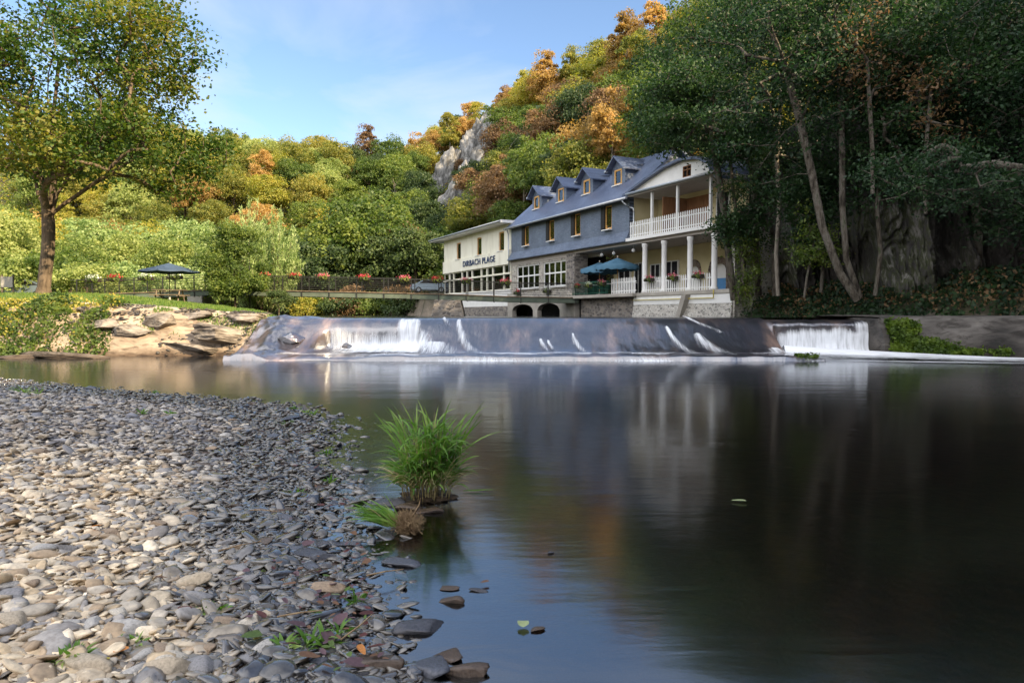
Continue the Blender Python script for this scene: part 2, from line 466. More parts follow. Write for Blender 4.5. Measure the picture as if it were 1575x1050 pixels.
def foam_mat():
    m, nt, out = newmat('foam')
    at = N(nt, 'Attribute', attribute_name='mask')
    u = N(nt, 'Attribute', attribute_name='flow')
    sp = N(nt, 'Mapping'); nt.links.new(u.outputs['Vector'], sp.inputs['Vector'])
    n0 = noise(nt, sp.outputs[0], 1.0, 5, .6); n9 = noise(nt, sp.outputs[0], 3.1, 3, .5)
    nm = N(nt, 'MixRGB'); nm.inputs[0].default_value = .4; nt.links.new(n0, nm.inputs[1]); nt.links.new(n9, nm.inputs[2]); n1 = nm.outputs[0]
    # alpha = smooth(mask + noise - 1)
    a = N(nt, 'Math', operation='MULTIPLY_ADD'); a.inputs[1].default_value = 1.7; nt.links.new(n1, a.inputs[0])
    s1 = N(nt, 'Math', operation='SUBTRACT'); nt.links.new(at.outputs['Fac'], s1.inputs[0]); s1.inputs[1].default_value = 1.12
    nt.links.new(s1.outputs[0], a.inputs[2])
    mr = N(nt, 'MapRange', interpolation_type='SMOOTHSTEP'); nt.links.new(a.outputs[0], mr.inputs['Value'])
    mr.inputs['From Min'].default_value = .0; mr.inputs['From Max'].default_value = .95; mr.inputs['To Max'].default_value = .93
    d = N(nt, 'BsdfPrincipled'); d.inputs['Base Color'].default_value = (.86, .89, .93, 1); d.inputs['Roughness'].default_value = .5
    d.inputs['Subsurface Weight'].default_value = 0
    t = N(nt, 'BsdfTransparent')
    mx = N(nt, 'MixShader'); nt.links.new(mr.outputs[0], mx.inputs[0]); nt.links.new(t.outputs[0], mx.inputs[1]); nt.links.new(d.outputs[0], mx.inputs[2])
    nt.links.new(mx.outputs[0], out.inputs['Surface'])
    return m
M['foam'] = foam_mat()

# ------------------------------------------------------------------ the lie of the land
DX, DY = .899, .438                     # from the river into the slope, square to the hotel front
P0 = (7.36, 42.8)
def dS(x, y):
    d = DX * (x - P0[0]) + DY * (y - P0[1]); s = -DY * (x - P0[0]) + DX * (y - P0[1])
    return d, s
def fromds(d, s):
    return P0[0] + DX * d - DY * s, P0[1] + DY * d + DX * s

SHORE = np.array([(-60, 22), (-30, 17.8), (-18, 16.2), (-11.1, 14.6), (-8.6, 13.3), (-6.2, 12.0), (-4.4, 11.2), (-3.3, 10.2), (-2.85, 9.3), (-2.4, 8.2), (-2.05, 7.1),
                  (-1.75, 6.2), (-1.50, 5.3), (-1.26, 4.6), (-1.08, 4.0), (-.86, 3.4), (-.66, 2.9), (-.46, 2.3), (-.2, 1.4), (.2, .2), (.8, -2), (2.5, -10), (5, -40)], float)
def shore_dist(x, y):
    """signed distance to the gravel shoreline, positive on the bank"""
    x = np.asarray(x, float); y = np.asarray(y, float)
    best = np.full(x.shape, 1e9); sign = np.ones(x.shape)
    for a, b in zip(SHORE[:-1], SHORE[1:]):
        ax, ay = a; bx, by = b; ex, ey = bx - ax, by - ay
        t = np.clip(((x - ax) * ex + (y - ay) * ey) / (ex * ex + ey * ey), 0, 1)
        qx = ax + t * ex; qy = ay + t * ey
        dd = np.hypot(x - qx, y - qy)
        cr_ = ex * (y - ay) - ey * (x - ax)
        m_ = dd < best
        best = np.where(m_, dd, best); sign = np.where(m_, np.where(cr_ > 0, -1, 1), sign)
    return best * sign

def H(x, y):
    x = np.asarray(x, float); y = np.asarray(y, float)
    d, s = dS(x, y)
    # river bed
    up = sstep(22.5, 24.8, y)
    z = lerp(-.35 - .9 * sstep(0, 9, -shore_dist(x, y)) , .5, up)
    # gravel bank
    sd = shore_dist(x, y)
    sdn = sd + .25 * (fbm(x * 1.1, y * 1.1, 3, 5) - .5) + .5 * (vnoise(x * .5, y * .5, 8) - .5)
    bank = np.where(sdn > 0, .000 + .022 * np.minimum(sdn, 1.0) + .10 * np.minimum(np.maximum(sdn - 1.0, 0), 2.2) + .02 * np.minimum(np.maximum(sdn - 3.2, 0), 20), .000 + .05 * sdn)
    bank = bank + .02 * (fbm(x * 3, y * 3, 3, 2) - .5)
    z = np.where((y < 21), np.maximum(z, np.maximum(bank, -1.3)), z)
    # left bank and meadow
    edge = 22.5 + .5 * (fbm(x * .35, 0 * x, 3, 9) - .5)
    a = np.interp(y - edge, [0, .45, .9, 1.6, 2.6, 4.0], [0, .25, .45, .74, .93, 1]) * sstep(20.6, 22.8, -d)
    pxx = 787.5 + 1050 * x / np.maximum(y, 5)
    ff = sstep(450, 130, pxx)
    plat = lerp(1.47, 1.86, ff) + .46 * ff * sstep(26.5, 32, y) + .28 * sstep(34, 45, y) * (1 - .3 * ff) + .10 * (fbm(x * .25, y * .25, 3, 4) - .5)
    z = lerp(z, plat, a)
    # right bank
    rb = sstep(-1.2, 3.2, d + .8 * (fbm(s * .3, d * .3, 3, 6) - .5)) * np.where(s < -7.2, 1, 0) 
    z = lerp(z, 2.5 + .4 * fbm(x * .4, y * .4, 3, 12), rb)
    bh = sstep(.3, 3, d) * np.where(s >= -7.2, 1, 0)
    z = lerp(z, 2.4, bh)
    rd = sstep(-2.2, -1.0, d) * sstep(33.6, 34.6, s) * sstep(62, 56, s) * (d < 14)
    z = np.where(rd > 0, np.maximum(z, lerp(.5, 3.85, rd)), z)
    # right valley side
    cl0 = np.where(s < -9, 4.6, 9.2)
    cl0 = lerp(4.6, 9.2, sstep(-13, -8.2, s))
    crest = 42.5 + 9 * sstep(20, 190, s) + 3.5 * (fbm(s * .05, 0 * s, 3, 21) - .5) * 2
    dd = (d - cl0 + 2.2 * (fbm(s * .12, d * .05, 3, 31) - .5))
    prof = 7.0 * sstep(0, 3.5, dd) + np.clip(dd - 1.5, 0, 400) * (.95 + .22 * sstep(40, 130, s))
    prof = prof + 4.0 * (fbm(s * .1, d * .1, 4, 41) - .5) * sstep(3, 12, dd)
    top = crest - 2.4
    prof = np.where(prof > top * .8, top * .8 + (top * .2) * (1 - np.exp(-(prof - top * .8) / (top * .2))), prof)
    z = np.where(dd > 0, np.maximum(z, 2.4 + prof), z)
    # hill that closes the valley, and its arm on the left
    ch = np.clip((y - 112 + 14 * (fbm(x * .02, 0 * x, 3, 51) - .5) - .06 * x), 0, 400) * .62
    ctop = 31.5 + 6 * (fbm(x * .022, y * .01, 3, 61) - .5) * 2 + 9 * sstep(-62, -100, x)
    ch = np.where(ch > ctop * .7, ctop * .7 + ctop * .3 * (1 - np.exp(-(ch - ctop * .7) / (ctop * .3))), ch)
    z = np.maximum(z, np.where(y > 90, 2.4 + ch + 2.5 * (fbm(x * .07, y * .07, 3, 71) - .5) * sstep(2, 15, ch), -9))
    lh = np.clip((-x - 62 - .18 * (y - 60)), 0, 400) * .5
    ltop = 38.0
    lh = np.where(lh > ltop * .7, ltop * .7 + ltop * .3 * (1 - np.exp(-(lh - ltop * .7) / (ltop * .3))), lh)
    z = np.maximum(z, np.where(lh > 0, 2.2 + lh, -9))
    # unseen hill added behind the camera on the right to shade gravel and weir
    qq = .8 * x - .6 * y; pp_ = .6 * x + .8 * y
    rh = np.minimum(np.clip(qq - 16, 0, 300) * 1.15, 53.5 + 5 * (fbm(pp_ * .3, qq * .05, 3, 88) - .5) + 7.5 * sstep(12.2, 16, pp_)) * sstep(85, 65, pp_)
    z = np.maximum(z, np.where(qq > 14, rh - .5, -9))
    # far bank of the upstream bend
    fb = sstep(80, 92, y + 5 * (fbm(x * .1, 0 * x, 2, 81) - .5))
    z = np.maximum(z, lerp(-2, 3.4, fb))
    return z

def hz(x, y): return float(H(np.array([x]), np.array([y]))[0])

def warp_axis(lo, hi, cuts):
    """cuts: list of (until, step)"""
    out = [lo]; v = lo
    for until, st in cuts:
        while v < until - 1e-6:
            v = min(v + st, until); out.append(v)
    return np.array(out)

xs = warp_axis(-300, 260, [(-100, 6), (-40, 2.5), (-14, .9), (-3, .4), (14, .5), (24, .8), (90, 2.2), (260, 7)])
ys = warp_axis(-60, 400, [(-4, 4), (1, .8), (12, .30), (21, .5), (34, .35), (60, 1.0), (130, 2.0), (230, 3.0), (400, 8)])
gx, gy = np.meshgrid(xs, ys)
gz = H(gx, gy)
Vg = np.stack([gx, gy, gz], -1).reshape(-1, 3)
nx, ny = len(xs), len(ys)
idx = np.arange(nx * ny).reshape(ny, nx)
Fg = np.stack([idx[:-1, :-1], idx[:-1, 1:], idx[1:, 1:], idx[1:, :-1]], -1).reshape(-1, 4)
# ground colour classes are real surfaces: gravel silt, river bed, meadow, bank rock, forest floor
gd, gs = dS(Vg[:, 0], Vg[:, 1])
meadow = (sstep(25.3, 27.2, Vg[:, 1] + .8 * (fbm(Vg[:, 0], Vg[:, 1], 2, 3) - .5)) * sstep(20.9, 22.6, -gd))
forest = np.maximum(sstep(1, 4, gd) * (Vg[:, 1] > 5), sstep(3, 8, Vg[:, 2] - 1))
forest = np.maximum(forest, np.where(gd > -1.6, 1.0, 0) * np.where(Vg[:, 2] > 1.15, 1.0, 0))
forest = np.maximum(forest, sstep(78, 84, Vg[:, 1]))
bankrock = np.where((Vg[:, 1] > 20) & (Vg[:, 0] < -5.5) & (meadow < .9), 1 - meadow, 0) * (forest < .5)

def ground_mat():
    m, nt, out = newmat('ground')
    v = coords(nt)
    am = N(nt, 'Attribute', attribute_name='meadow'); af = N(nt, 'Attribute', attribute_name='forest'); ab = N(nt, 'Attribute', attribute_name='bankrock')
    silt = ramp(nt, noise(nt, v, 9, 8), [(.3, (.05, .042, .038)), (.5, (.13, .11, .10)), (.7, (.24, .21, .18))])
    grass = ramp(nt, noise(nt, v, 1.3, 8), [(.3, (.05, .09, .02)), (.5, (.10, .14, .03)), (.7, (.22, .20, .09))])
    forest_c = ramp(nt, noise(nt, v, .5, 8), [(.3, (.02, .025, .010)), (.55, (.05, .045, .022)), (.75, (.10, .075, .04))])
    rockc = ramp(nt, noise(nt, v, 1.6, 10), [(.28, (.10, .08, .06)), (.5, (.28, .225, .17)), (.72, (.45, .37, .28))])
    cur = silt
    for fac, c in ((ab, rockc), (am, grass), (af, forest_c)):
        mx = N(nt, 'MixRGB'); nt.links.new(fac.outputs['Fac'], mx.inputs[0]); nt.links.new(cur, mx.inputs[1]); nt.links.new(c, mx.inputs[2]); cur = mx.outputs[0]
    geo = N(nt, 'NewGeometry'); sp = N(nt, 'SeparateXYZ'); nt.links.new(geo.outputs['Position'], sp.inputs[0])
    wet = N(nt, 'MapRange'); nt.links.new(sp.outputs['Z'], wet.inputs['Value']); wet.inputs['From Min'].default_value = .02; wet.inputs['From Max'].default_value = .09
    dk = N(nt, 'MixRGB', blend_type='MULTIPLY'); dk.inputs[0].default_value = 1
    wc = ramp(nt, wet.outputs[0], [(0, (.50, .36, .27)), (1, (1, 1, 1))])
    nt.links.new(cur, dk.inputs[1]); nt.links.new(wc, dk.inputs[2])
    p = N(nt, 'BsdfPrincipled'); nt.links.new(dk.outputs[0], p.inputs['Base Color'])
    rr = N(nt, 'MapRange'); nt.links.new(wet.outputs[0], rr.inputs['Value']); rr.inputs['To Min'].default_value = .3; rr.inputs['To Max'].default_value = .9
    nt.links.new(rr.outputs[0], p.inputs['Roughness'])
    b = N(nt, 'Bump'); b.inputs['Strength'].default_value = .7; b.inputs['Distance'].default_value = .05
    nt.links.new(noise(nt, v, 7, 9, .65), b.inputs['Height']); nt.links.new(b.outputs[0], p.inputs['Normal'])
    nt.links.new(p.outputs[0], out.inputs['Surface'])
    return m
me = mesh_np('ground', Vg, Fg, True, [ground_mat()], {'meadow': meadow, 'forest': forest, 'bankrock': bankrock})
tag(link('ground', me), kind='structure')

# path along the top of the left bank
def strip(name, pts, w0, mat, lift=.02, n=60, wob=.25):
    P = np.array(pts, float); t = np.linspace(0, len(P) - 1, n)
    cx = np.interp(t, range(len(P)), P[:, 0]); cy = np.interp(t, range(len(P)), P[:, 1])
    tx = np.gradient(cx); ty = np.gradient(cy); L = np.hypot(tx, ty); nxx, nyy = -ty / L, tx / L
    k = 9
    u = np.linspace(-1, 1, k)
    V = []
    for i in range(n):
        wl = w0 * (1 + wob * (float(vnoise(i * .35, 3.3)) - .5)); 
        X = cx[i] + nxx[i] * u * wl; Y = cy[i] + nyy[i] * u * wl
        Z = H(X, Y) + lift
        Z[0] -= .10; Z[-1] -= .10
        V.append(np.stack([X, Y, Z], -1))
    V = np.array(V).reshape(-1, 3); ii = np.arange(n * k).reshape(n, k)
    F = np.stack([ii[:-1, :-1], ii[:-1, 1:], ii[1:, 1:], ii[1:, :-1]], -1).reshape(-1, 4)
    return link(name, mesh_np(name, V, F, True, [mat]))
M['gravel_path'] = surf('gravel_path', [(.3, (.30, .25, .19)), (.7, (.48, .41, .32))], scale=3, rough=.9, bump=.4, detail=9)
tag(strip('path', [(-34, 26.6), (-24, 26.3), (-18, 26.1), (-14.5, 25.7), (-12, 25.3), (-10.4, 24.9)], 1.05, M['gravel_path'], .035, 120), kind='structure')

# water
def plane_grid(name, x0, x1, y0, y1, z, mat, n=2):
    V = np.array([(x0, y0, z), (x1, y0, z), (x1, y1, z), (x0, y1, z)], float)
    return tag(link(name, mesh_np(name, V, np.array([[0, 1, 2, 3]]), False, [mat])), kind='structure')
plane_grid('water', -70, 45, -55, 23.3, 0.0, M['pool'])
plane_grid('river', -45, 34, 24.55, 110, 1.30, M['river'])

# ------------------------------------------------------------------ weir
def weir_profile(x):
    """list of (y, z) from crest to below the pool, and the place's character"""
    n = float(fbm(np.array([x * .5]), np.array([1.0]), 3, 2)[0]) - .5
    std = [(25.2, 1.05), (24.75, 1.262), (24.45, 1.30), (24.1, 1.26), (23.7, 1.10), (23.25, .86), (22.8, .60), (22.35, .38), (21.95, .22), (21.6, .145), (21.2, .12), (20.85, .10), (20.74, .02), (20.7, -.3)]
    holeA = [(25.2, 1.05), (24.75, 1.262), (24.45, 1.30), (24.1, 1.26), (23.75, 1.13), (23.5, .99), (23.42, .90), (23.40, .62), (23.36, .35), (23.2, .20), (22.4, .15), (21.4, .12), (20.85, .10), (20.7, -.3)]
    holeB = [(25.2, 1.05), (24.75, 1.20), (24.45, 1.235), (24.1, 1.225), (23.7, 1.18), (23.45, 1.10), (23.40, 1.00), (23.38, .70), (23.36, .35), (23.3, .12), (22.6, .02), (21.6, -.06), (20.9, -.2), (20.7, -.4)]
    a = float(sstep(-7.0, -6.2, x) * (1 - sstep(-3.3, -2.9, x)))
    b = float(sstep(8.8, 9.0, x + .15 * n))
    P = []
    for k in range(len(std)):
        y = lerp(lerp(std[k][0], holeA[k][0], a), holeB[k][0], b)
        z = lerp(lerp(std[k][1], holeA[k][1], a), holeB[k][1], b)
        P.append((y, z))
    return P
def weir_grid(x0, x1, nxx, sub=7):
    X = np.linspace(x0, x1, nxx); rows = []
    for x in X:
        P = np.array(weir_profile(x)); t = np.linspace(0, len(P) - 1, (len(P) - 1) * sub + 1)
        yy = np.interp(t, range(len(P)), P[:, 0]); zz = np.interp(t, range(len(P)), P[:, 1])
        # round the profile off
        for _ in range(6):
            yy[1:-1] = .25 * yy[:-2] + .5 * yy[1:-1] + .25 * yy[2:]; zz[1:-1] = .25 * zz[:-2] + .5 * zz[1:-1] + .25 * zz[2:]
        rows.append(np.stack([np.full_like(yy, x), yy, zz], -1))
    return np.array(rows)
G = weir_grid(-8.8, 12.3, 420)
bn = (fbm(G[..., 0] * 2.2, G[..., 1] * 1.4, 5, 14) - .5)
G[..., 2] += bn * .10 * sstep(24.2, 23.4, G[..., 1]); G[..., 1] += bn * .08
# the weir is rough and broken where it runs into the left bank
k = sstep(-6.2, -8.3, G[..., 0])
G[..., 2] += k * (fbm(G[..., 0] * 1.3, G[..., 1] * 1.3, 4, 33) - .35) * .45
nn, kk = G.shape[:2]
ii = np.arange(nn * kk).reshape(nn, kk)
Fw = np.stack([ii[:-1, :-1], ii[1:, :-1], ii[1:, 1:], ii[:-1, 1:]], -1).reshape(-1, 4)
def weir_mat():
    m, nt, out = newmat('wet_weir')
    v = coords(nt, (1.6, .45, .7))
    c = ramp(nt, noise(nt, v, .8, 8, .6), [(.28, (.012, .012, .018)), (.48, (.035, .030, .038)), (.58, (.10, .07, .062)), (.72, (.34, .215, .15))])
    p = N(nt, 'BsdfPrincipled'); nt.links.new(c, p.inputs['Base Color'])
    p.inputs['Roughness'].default_value = .30; p.inputs['Specular IOR Level'].default_value = .85
    p.inputs['Coat Weight'].default_value = .9; p.inputs['Coat Roughness'].default_value = .16; p.inputs['Coat IOR'].default_value = 2.6; p.inputs['Coat Tint'].default_value = (.85, .9, 1, 1)
    v2 = coords(nt, (5, 1.3, 1.6))
    b = N(nt, 'Bump'); b.inputs['Strength'].default_value = .55; b.inputs['Distance'].default_value = .035
    nt.links.new(noise(nt, v2, 1.2, 7, .6), b.inputs['Height']); nt.links.new(b.outputs[0], p.inputs['Normal']); nt.links.new(b.outputs[0], p.inputs['Coat Normal'])
    nt.links.new(p.outputs[0], out.inputs['Surface'])
    return m
M['weir'] = weir_mat()
weir = empty('weir', (2, 22, 0), 0, 'long low sloping weir of dark wet concrete with a thin film of water', 'weir')
wo = link('apron', mesh_np('apron', G.reshape(-1, 3) - np.array([2, 22, 0]), Fw, True, [M['weir']]), weir)
# concrete sill along the foot, with its broken right end
mb = MB()
Xs = np.linspace(-4.9, 9.5, 90)
prev = None
V = []; 
for x in Xs:
    e = .12 * (float(vnoise(x * 1.7, 2)) - .5); h = .16 + .05 * (float(vnoise(x * 2.3, 7)) - .5)
    h *= 1 - .5 * float(sstep(8.6, 9.5, x)); h *= float(sstep(-4.9, -4.2, x)) * .6 + .4
    V.append([(x, 20.55 + e, -.3), (x, 20.60 + e, h * .7), (x, 20.75 + e, h), (x, 21.4, h + .03), (x, 21.6, 0)])
V = np.array(V); n_, k_ = V.shape[:2]; ii = np.arange(n_ * k_).reshape(n_, k_)
link('sill', mesh_np('sill', V.reshape(-1, 3) - np.array([2, 22, 0]), np.stack([ii[:-1, :-1], ii[1:, :-1], ii[1:, 1:], ii[:-1, 1:]], -1).reshape(-1, 4), True, [M['weir']]), weir)

# white water
def foam_grid(parts, name, label):
    VV = []; FF = []; MM = []; UU = []; off = 0
    for P, mask, flow in parts:
        n_, k_ = P.shape[:2]; ii = np.arange(n_ * k_).reshape(n_, k_) + off
        VV.append(P.reshape(-1, 3)); MM.append(mask.ravel()); UU.append(flow.reshape(-1, 3))
        FF.append(np.stack([ii[:-1, :-1], ii[1:, :-1], ii[1:, 1:], ii[:-1, 1:]], -1).reshape(-1, 4)); off += n_ * k_
    U = np.concatenate(UU); U = np.concatenate([U, np.ones((len(U), 1))], 1)
    me = mesh_np(name, np.concatenate(VV), np.concatenate(FF), True, [M['foam']], {'mask': np.concatenate(MM), 'flow': U})
    return tag(link(name, me), label, 'water', kind='stuff')
parts = []
def over_weir(x0, x1, y0, y1, fn, out=.03, dens=26, fx=6.0, fy=.6):
    g = weir_grid(x0, x1, max(12, int((x1 - x0) * dens)))
    sel = (g[0, :, 1] > 0)
    m = fn(g[..., 0], g[..., 1], g[..., 2])
    m = m * sstep(y0, y0 + .12, g[..., 1]) * (1 - sstep(y1 - .12, y1, g[..., 1]))
    nrm = np.zeros_like(g); ty = np.gradient(g[..., 1], axis=1); tz = np.gradient(g[..., 2], axis=1)
    L = np.hypot(ty, tz) + 1e-6; nrm[..., 1] = tz / L; nrm[..., 2] = -ty / L
    arc = np.cumsum(L, 1)
    p = g + nrm * out
    # puff where the mask is strong
    p = p + nrm * (m * .07 * fbm(g[..., 0] * 4, arc * 2, 3, 8))[..., None]
    fl = np.stack([g[..., 0] * fx, arc * fy, g[..., 2] * 0], -1)
    keep = np.where((m.max(0) > .02))[0]
    if len(keep) < 2: return
    a, b = keep.min(), keep.max() + 1
    parts.append((p[:, a:b], m[:, a:b], fl[:, a:b]))
# fall in the broken part of the apron
def fa(x, y, z):
    edge = sstep(-6.7, -5.7, x + .3 * (z - .5)) * (1 - sstep(-3.2, -2.4, x - .5 * (1 - z)))
    body = sstep(1.05, .62, z + .35 * (fbm(x * 1.3, 0 * x, 3, 6) - .5)) * .70
    hard = sstep(-4.1, -3.8, x) * (1 - sstep(-3.3, -3.0, x)) * sstep(1.28, 1.15, z) * .95
    low = sstep(.62, .25, z) * sstep(-6.0, -5.0, x) * .42
    fade = sstep(21.3, 22.6, y)
    return edge * np.clip(np.maximum(body, hard) + low, 0, 1.25) * fade
over_weir(-6.9, -2.4, 20.9, 24.6, fa, fx=7)
# fall through the notch on the right
def fb(x, y, z):
    ex = sstep(8.85, 9.3, x) * (1 - sstep(12.15, 12.3, x))
    body = sstep(1.08, .66, z + .30 * (fbm(x * 2.2, x * 0, 3, 4) - .5) - .03 * (x - 10)) * .98
    hard = sstep(11.45, 11.9, x) * sstep(1.25, 1.0, z) * .85
    return ex * np.maximum(body, hard) * 1.05 * sstep(20.9, 22.2, y)
over_weir(8.7, 12.3, 20.8, 24.6, fb, fx=5)
# small spouts on the sloping face: centre x at top, y top, drift, strength
for cx, yt, yb, wd, dr in ((-1.85, 24.0, 21.4, .20, .9), (2.05, 23.1, 21.7, .13, .30), (5.3, 23.5, 21.7, .16, .45), (6.25, 23.1, 21.6, .30, .55), (-2.55, 22.6, 21.3, .9, .2), (.95, 22.8, 21.9, .10, .2), (6.1, 24.5, 23.2, .12, .9), (1.2, 22.7, 21.9, .08, .2), (8.5, 22.2, 21.3, .35, .1), (-2.4, 24.3, 23.6, .10, .2)):
    def fs(x, y, z, cx=cx, yt=yt, yb=yb, wd=wd, dr=dr):
        t = np.clip((yt - y) / (yt - yb), 0, 1)
        w_ = wd * (.35 + 1.3 * t) ; c = cx + dr * t * t
        return np.exp(-((x - c) / w_) ** 2) * sstep(yt + .05, yt - .12, y) * (1 - .55 * t) * 1.1
    over_weir(cx - 1.2, cx + dr + 1.4, yb - .2, yt + .2, fs, fx=9)
# shallow sheen of bubbles along the toe of the face
def ft(x, y, z):
    a = np.exp(-((y - 21.45) / .32) ** 2) * (.36 + .5 * vnoise(x * .45, y * 0, 3)) * (1 - sstep(8.3, 8.9, x)) * sstep(-8.2, -7.0, x)
    return a
over_weir(-8.4, 9.0, 20.85, 22.4, ft, out=.035, fx=.7, fy=3)
# drips over the sill
xx = np.linspace(-4.6, 9.3, 320); kk = np.linspace(0, 1, 7)
P = np.zeros((320, 7, 3)); P[..., 0] = xx[:, None]
P[..., 1] = 20.70 - .25 * kk[None, :]; P[..., 2] = .17 - .17 * kk[None, :] ** .8
ms = np.clip(vnoise(xx * .6, 0 * xx, 5) * 1.6 - .35, .05, 1)[:, None] * np.ones((1, 7)); ms *= (.35 + .65 * kk[None, :])
fl = np.stack([P[..., 0] * 5, P[..., 1] * 1, P[..., 2] * 1], -1)
parts.append((P, ms * .95, fl))
# foam drifting off the sill and the race from the notch, down to the right
def flat_foam(pts, w, z, strength, fx, fy, n=80, k=22, mound=0.0):
    Pt = np.array(pts, float); t = np.linspace(0, len(Pt) - 1, n)
    cx = np.interp(t, range(len(Pt)), Pt[:, 0]); cy = np.interp(t, range(len(Pt)), Pt[:, 1]); ww = np.interp(t, range(len(Pt)), w)
    tx = np.gradient(cx); ty = np.gradient(cy); L = np.hypot(tx, ty); a_, b_ = -ty / L, tx / L
    u = np.linspace(-1, 1, k)
    X = cx[:, None] + a_[:, None] * u * ww[:, None]; Y = cy[:, None] + b_[:, None] * u * ww[:, None]
    tt = t[:, None] / (len(Pt) - 1)
    Z = z + mound * np.exp(-(u[None, :] / .5) ** 2) * (1 - tt) ** 1.5 * np.ones_like(X) 
    P = np.stack([X, Y, Z], -1)
    st = np.interp(t, range(len(Pt)), strength)[:, None]
    mask = st * np.clip(1 - np.abs(u[None, :]) ** 2, 0, 1) ** 1.3 * np.ones_like(X)
    mask *= (sstep(0, .06, tt) if mound == 0 else 1) * (1 - sstep(.92, 1, tt))
    arc = np.cumsum(L)[:, None] * np.ones_like(X)
    fl = np.stack([arc * fx, u[None, :] * ww[:, None] * fy, 0 * X], -1)
    parts.append((P, mask, fl))
flat_foam([(9.0, 22.6), (10.6, 22.2), (12.5, 21.4), (14.5, 20.5), (17.5, 19.4), (22, 18.0)], [1.0, 1.3, 1.4, 1.5, 1.8, 2.2], .05, [1.25, 1.25, 1.12, .98, .85, .6], .5, 2.2, mound=.34, n=140)
flat_foam([(8.6, 20.9), (11.5, 20.4), (14.5, 19.7), (19, 18.8)], [.35, .6, .8, .9], .012, [.5, .72, .75, .45], .35, 2.5)
flat_foam([(-5.5, 20.3), (-2, 20.35), (2, 20.3), (6, 20.25), (9.5, 20.3)], [.25, .32, .3, .3, .2], .010, [.45, .66, .45, .5, .4], .5, 3.5, n=200)
flat_foam([(-7.9, 20.9), (-6, 20.9), (-4.6, 20.7)], [.2, .3, .2], .012, [.4, .7, .6], .8, 3)
foam_grid(parts, 'white_water', 'white foaming water falling over and running off the weir')

# concrete wing wall at the right end of the weir
def blob_block(P_front, name, mat):
    pass
xs_ = np.linspace(12.25, 24, 60); rows = []
for x in xs_:
    t = (x - 12.25) / 11.75
    yf = 22.6 - 3.6 * t; e = .12 * (float(vnoise(x * 1.2, 4)) - .5)
    zt = 1.33 + .02 * math.sin(x * 2)
    low = .25 + .5 * float(sstep(.35, 0, t))
    rows.append([(x, yf - .5 + e, -.6), (x, yf - .32 + e, .15 + .1 * e), (x, yf - .05 + e * .5, .75), (x, yf + .12, zt - .06), (x, yf + .25, zt), (x, yf + 1.2, zt + .02), (x, 27.5 - 2.5 * t, zt + .05), (x, 28.5 - 2.5 * t, .6)])
V = np.array(rows); 
# refine
def refine(V, a=4, b=6):
    n_, k_ = V.shape[:2]
    t = np.linspace(0, k_ - 1, (k_ - 1) * b + 1); W2 = np.stack([np.stack([np.interp(t, range(k_), V[i, :, c]) for c in range(3)], -1) for i in range(n_)])
    return W2
V = refine(V); V[..., 2] += .05 * (fbm(V[..., 0] * 2, V[..., 1] * 2 + V[..., 2] * 2, 4, 17) - .5); V[..., 1] += .12 * (fbm(V[..., 0] * 1.5, V[..., 2] * 3, 4, 18) - .5)
n_, k_ = V.shape[:2]; ii = np.arange(n_ * k_).reshape(n_, k_)
ww = link('wing_wall', mesh_np('wing_wall', V.reshape(-1, 3), np.stack([ii[:-1, :-1], ii[1:, :-1], ii[1:, 1:], ii[:-1, 1:]], -1).reshape(-1, 4), True, [M['concrete_ledge']]))
tag(ww, 'low grey concrete wing wall at the right end of the weir', 'wall')
# end face of the wing wall towards the fall
mb = MB(); mb.prismx([(22.05, -.6), (22.35, .7), (22.75, 1.28), (24.9, 1.30), (24.9, -.6)], 12.18, 12.36)
tag(mb.build('fall_cheek', M['concrete_ledge'], ww))

# ------------------------------------------------------------------ foliage builders
def leaf_quads(C, size, Nrm=None, seed=0, aspect=.55, jitter=1.0, fold=.25, up=None):
    """rhombic leaves, one folded quad each. Nrm biases the facing."""
    rs = np.random.RandomState(seed); n = len(C)
    nv = rs.normal(size=(n, 3)) * jitter
    if Nrm is not None: nv = nv + Nrm
    nv /= np.linalg.norm(nv, axis=1)[:, None] + 1e-9
    t = rs.normal(size=(n, 3))
    if up is not None: t = t * .5 + up
    t -= (t * nv).sum(1)[:, None] * nv
    t /= np.linalg.norm(t, axis=1)[:, None] + 1e-9
    b = np.cross(nv, t)
    sz = (size * rs.uniform(.6, 1.35, n))[:, None]
    a0 = C - t * sz * .5; a2 = C + t * sz * .5
    a1 = C + b * sz * aspect * .5 + nv * sz * fold * .5 - t * sz * .05; a3 = C - b * sz * aspect * .5 + nv * sz * fold * .5 - t * sz * .05
    V = np.stack([a0, a1, a2, a3], 1).reshape(-1, 3)
    F = np.arange(4 * n).reshape(n, 4)
    return V, F

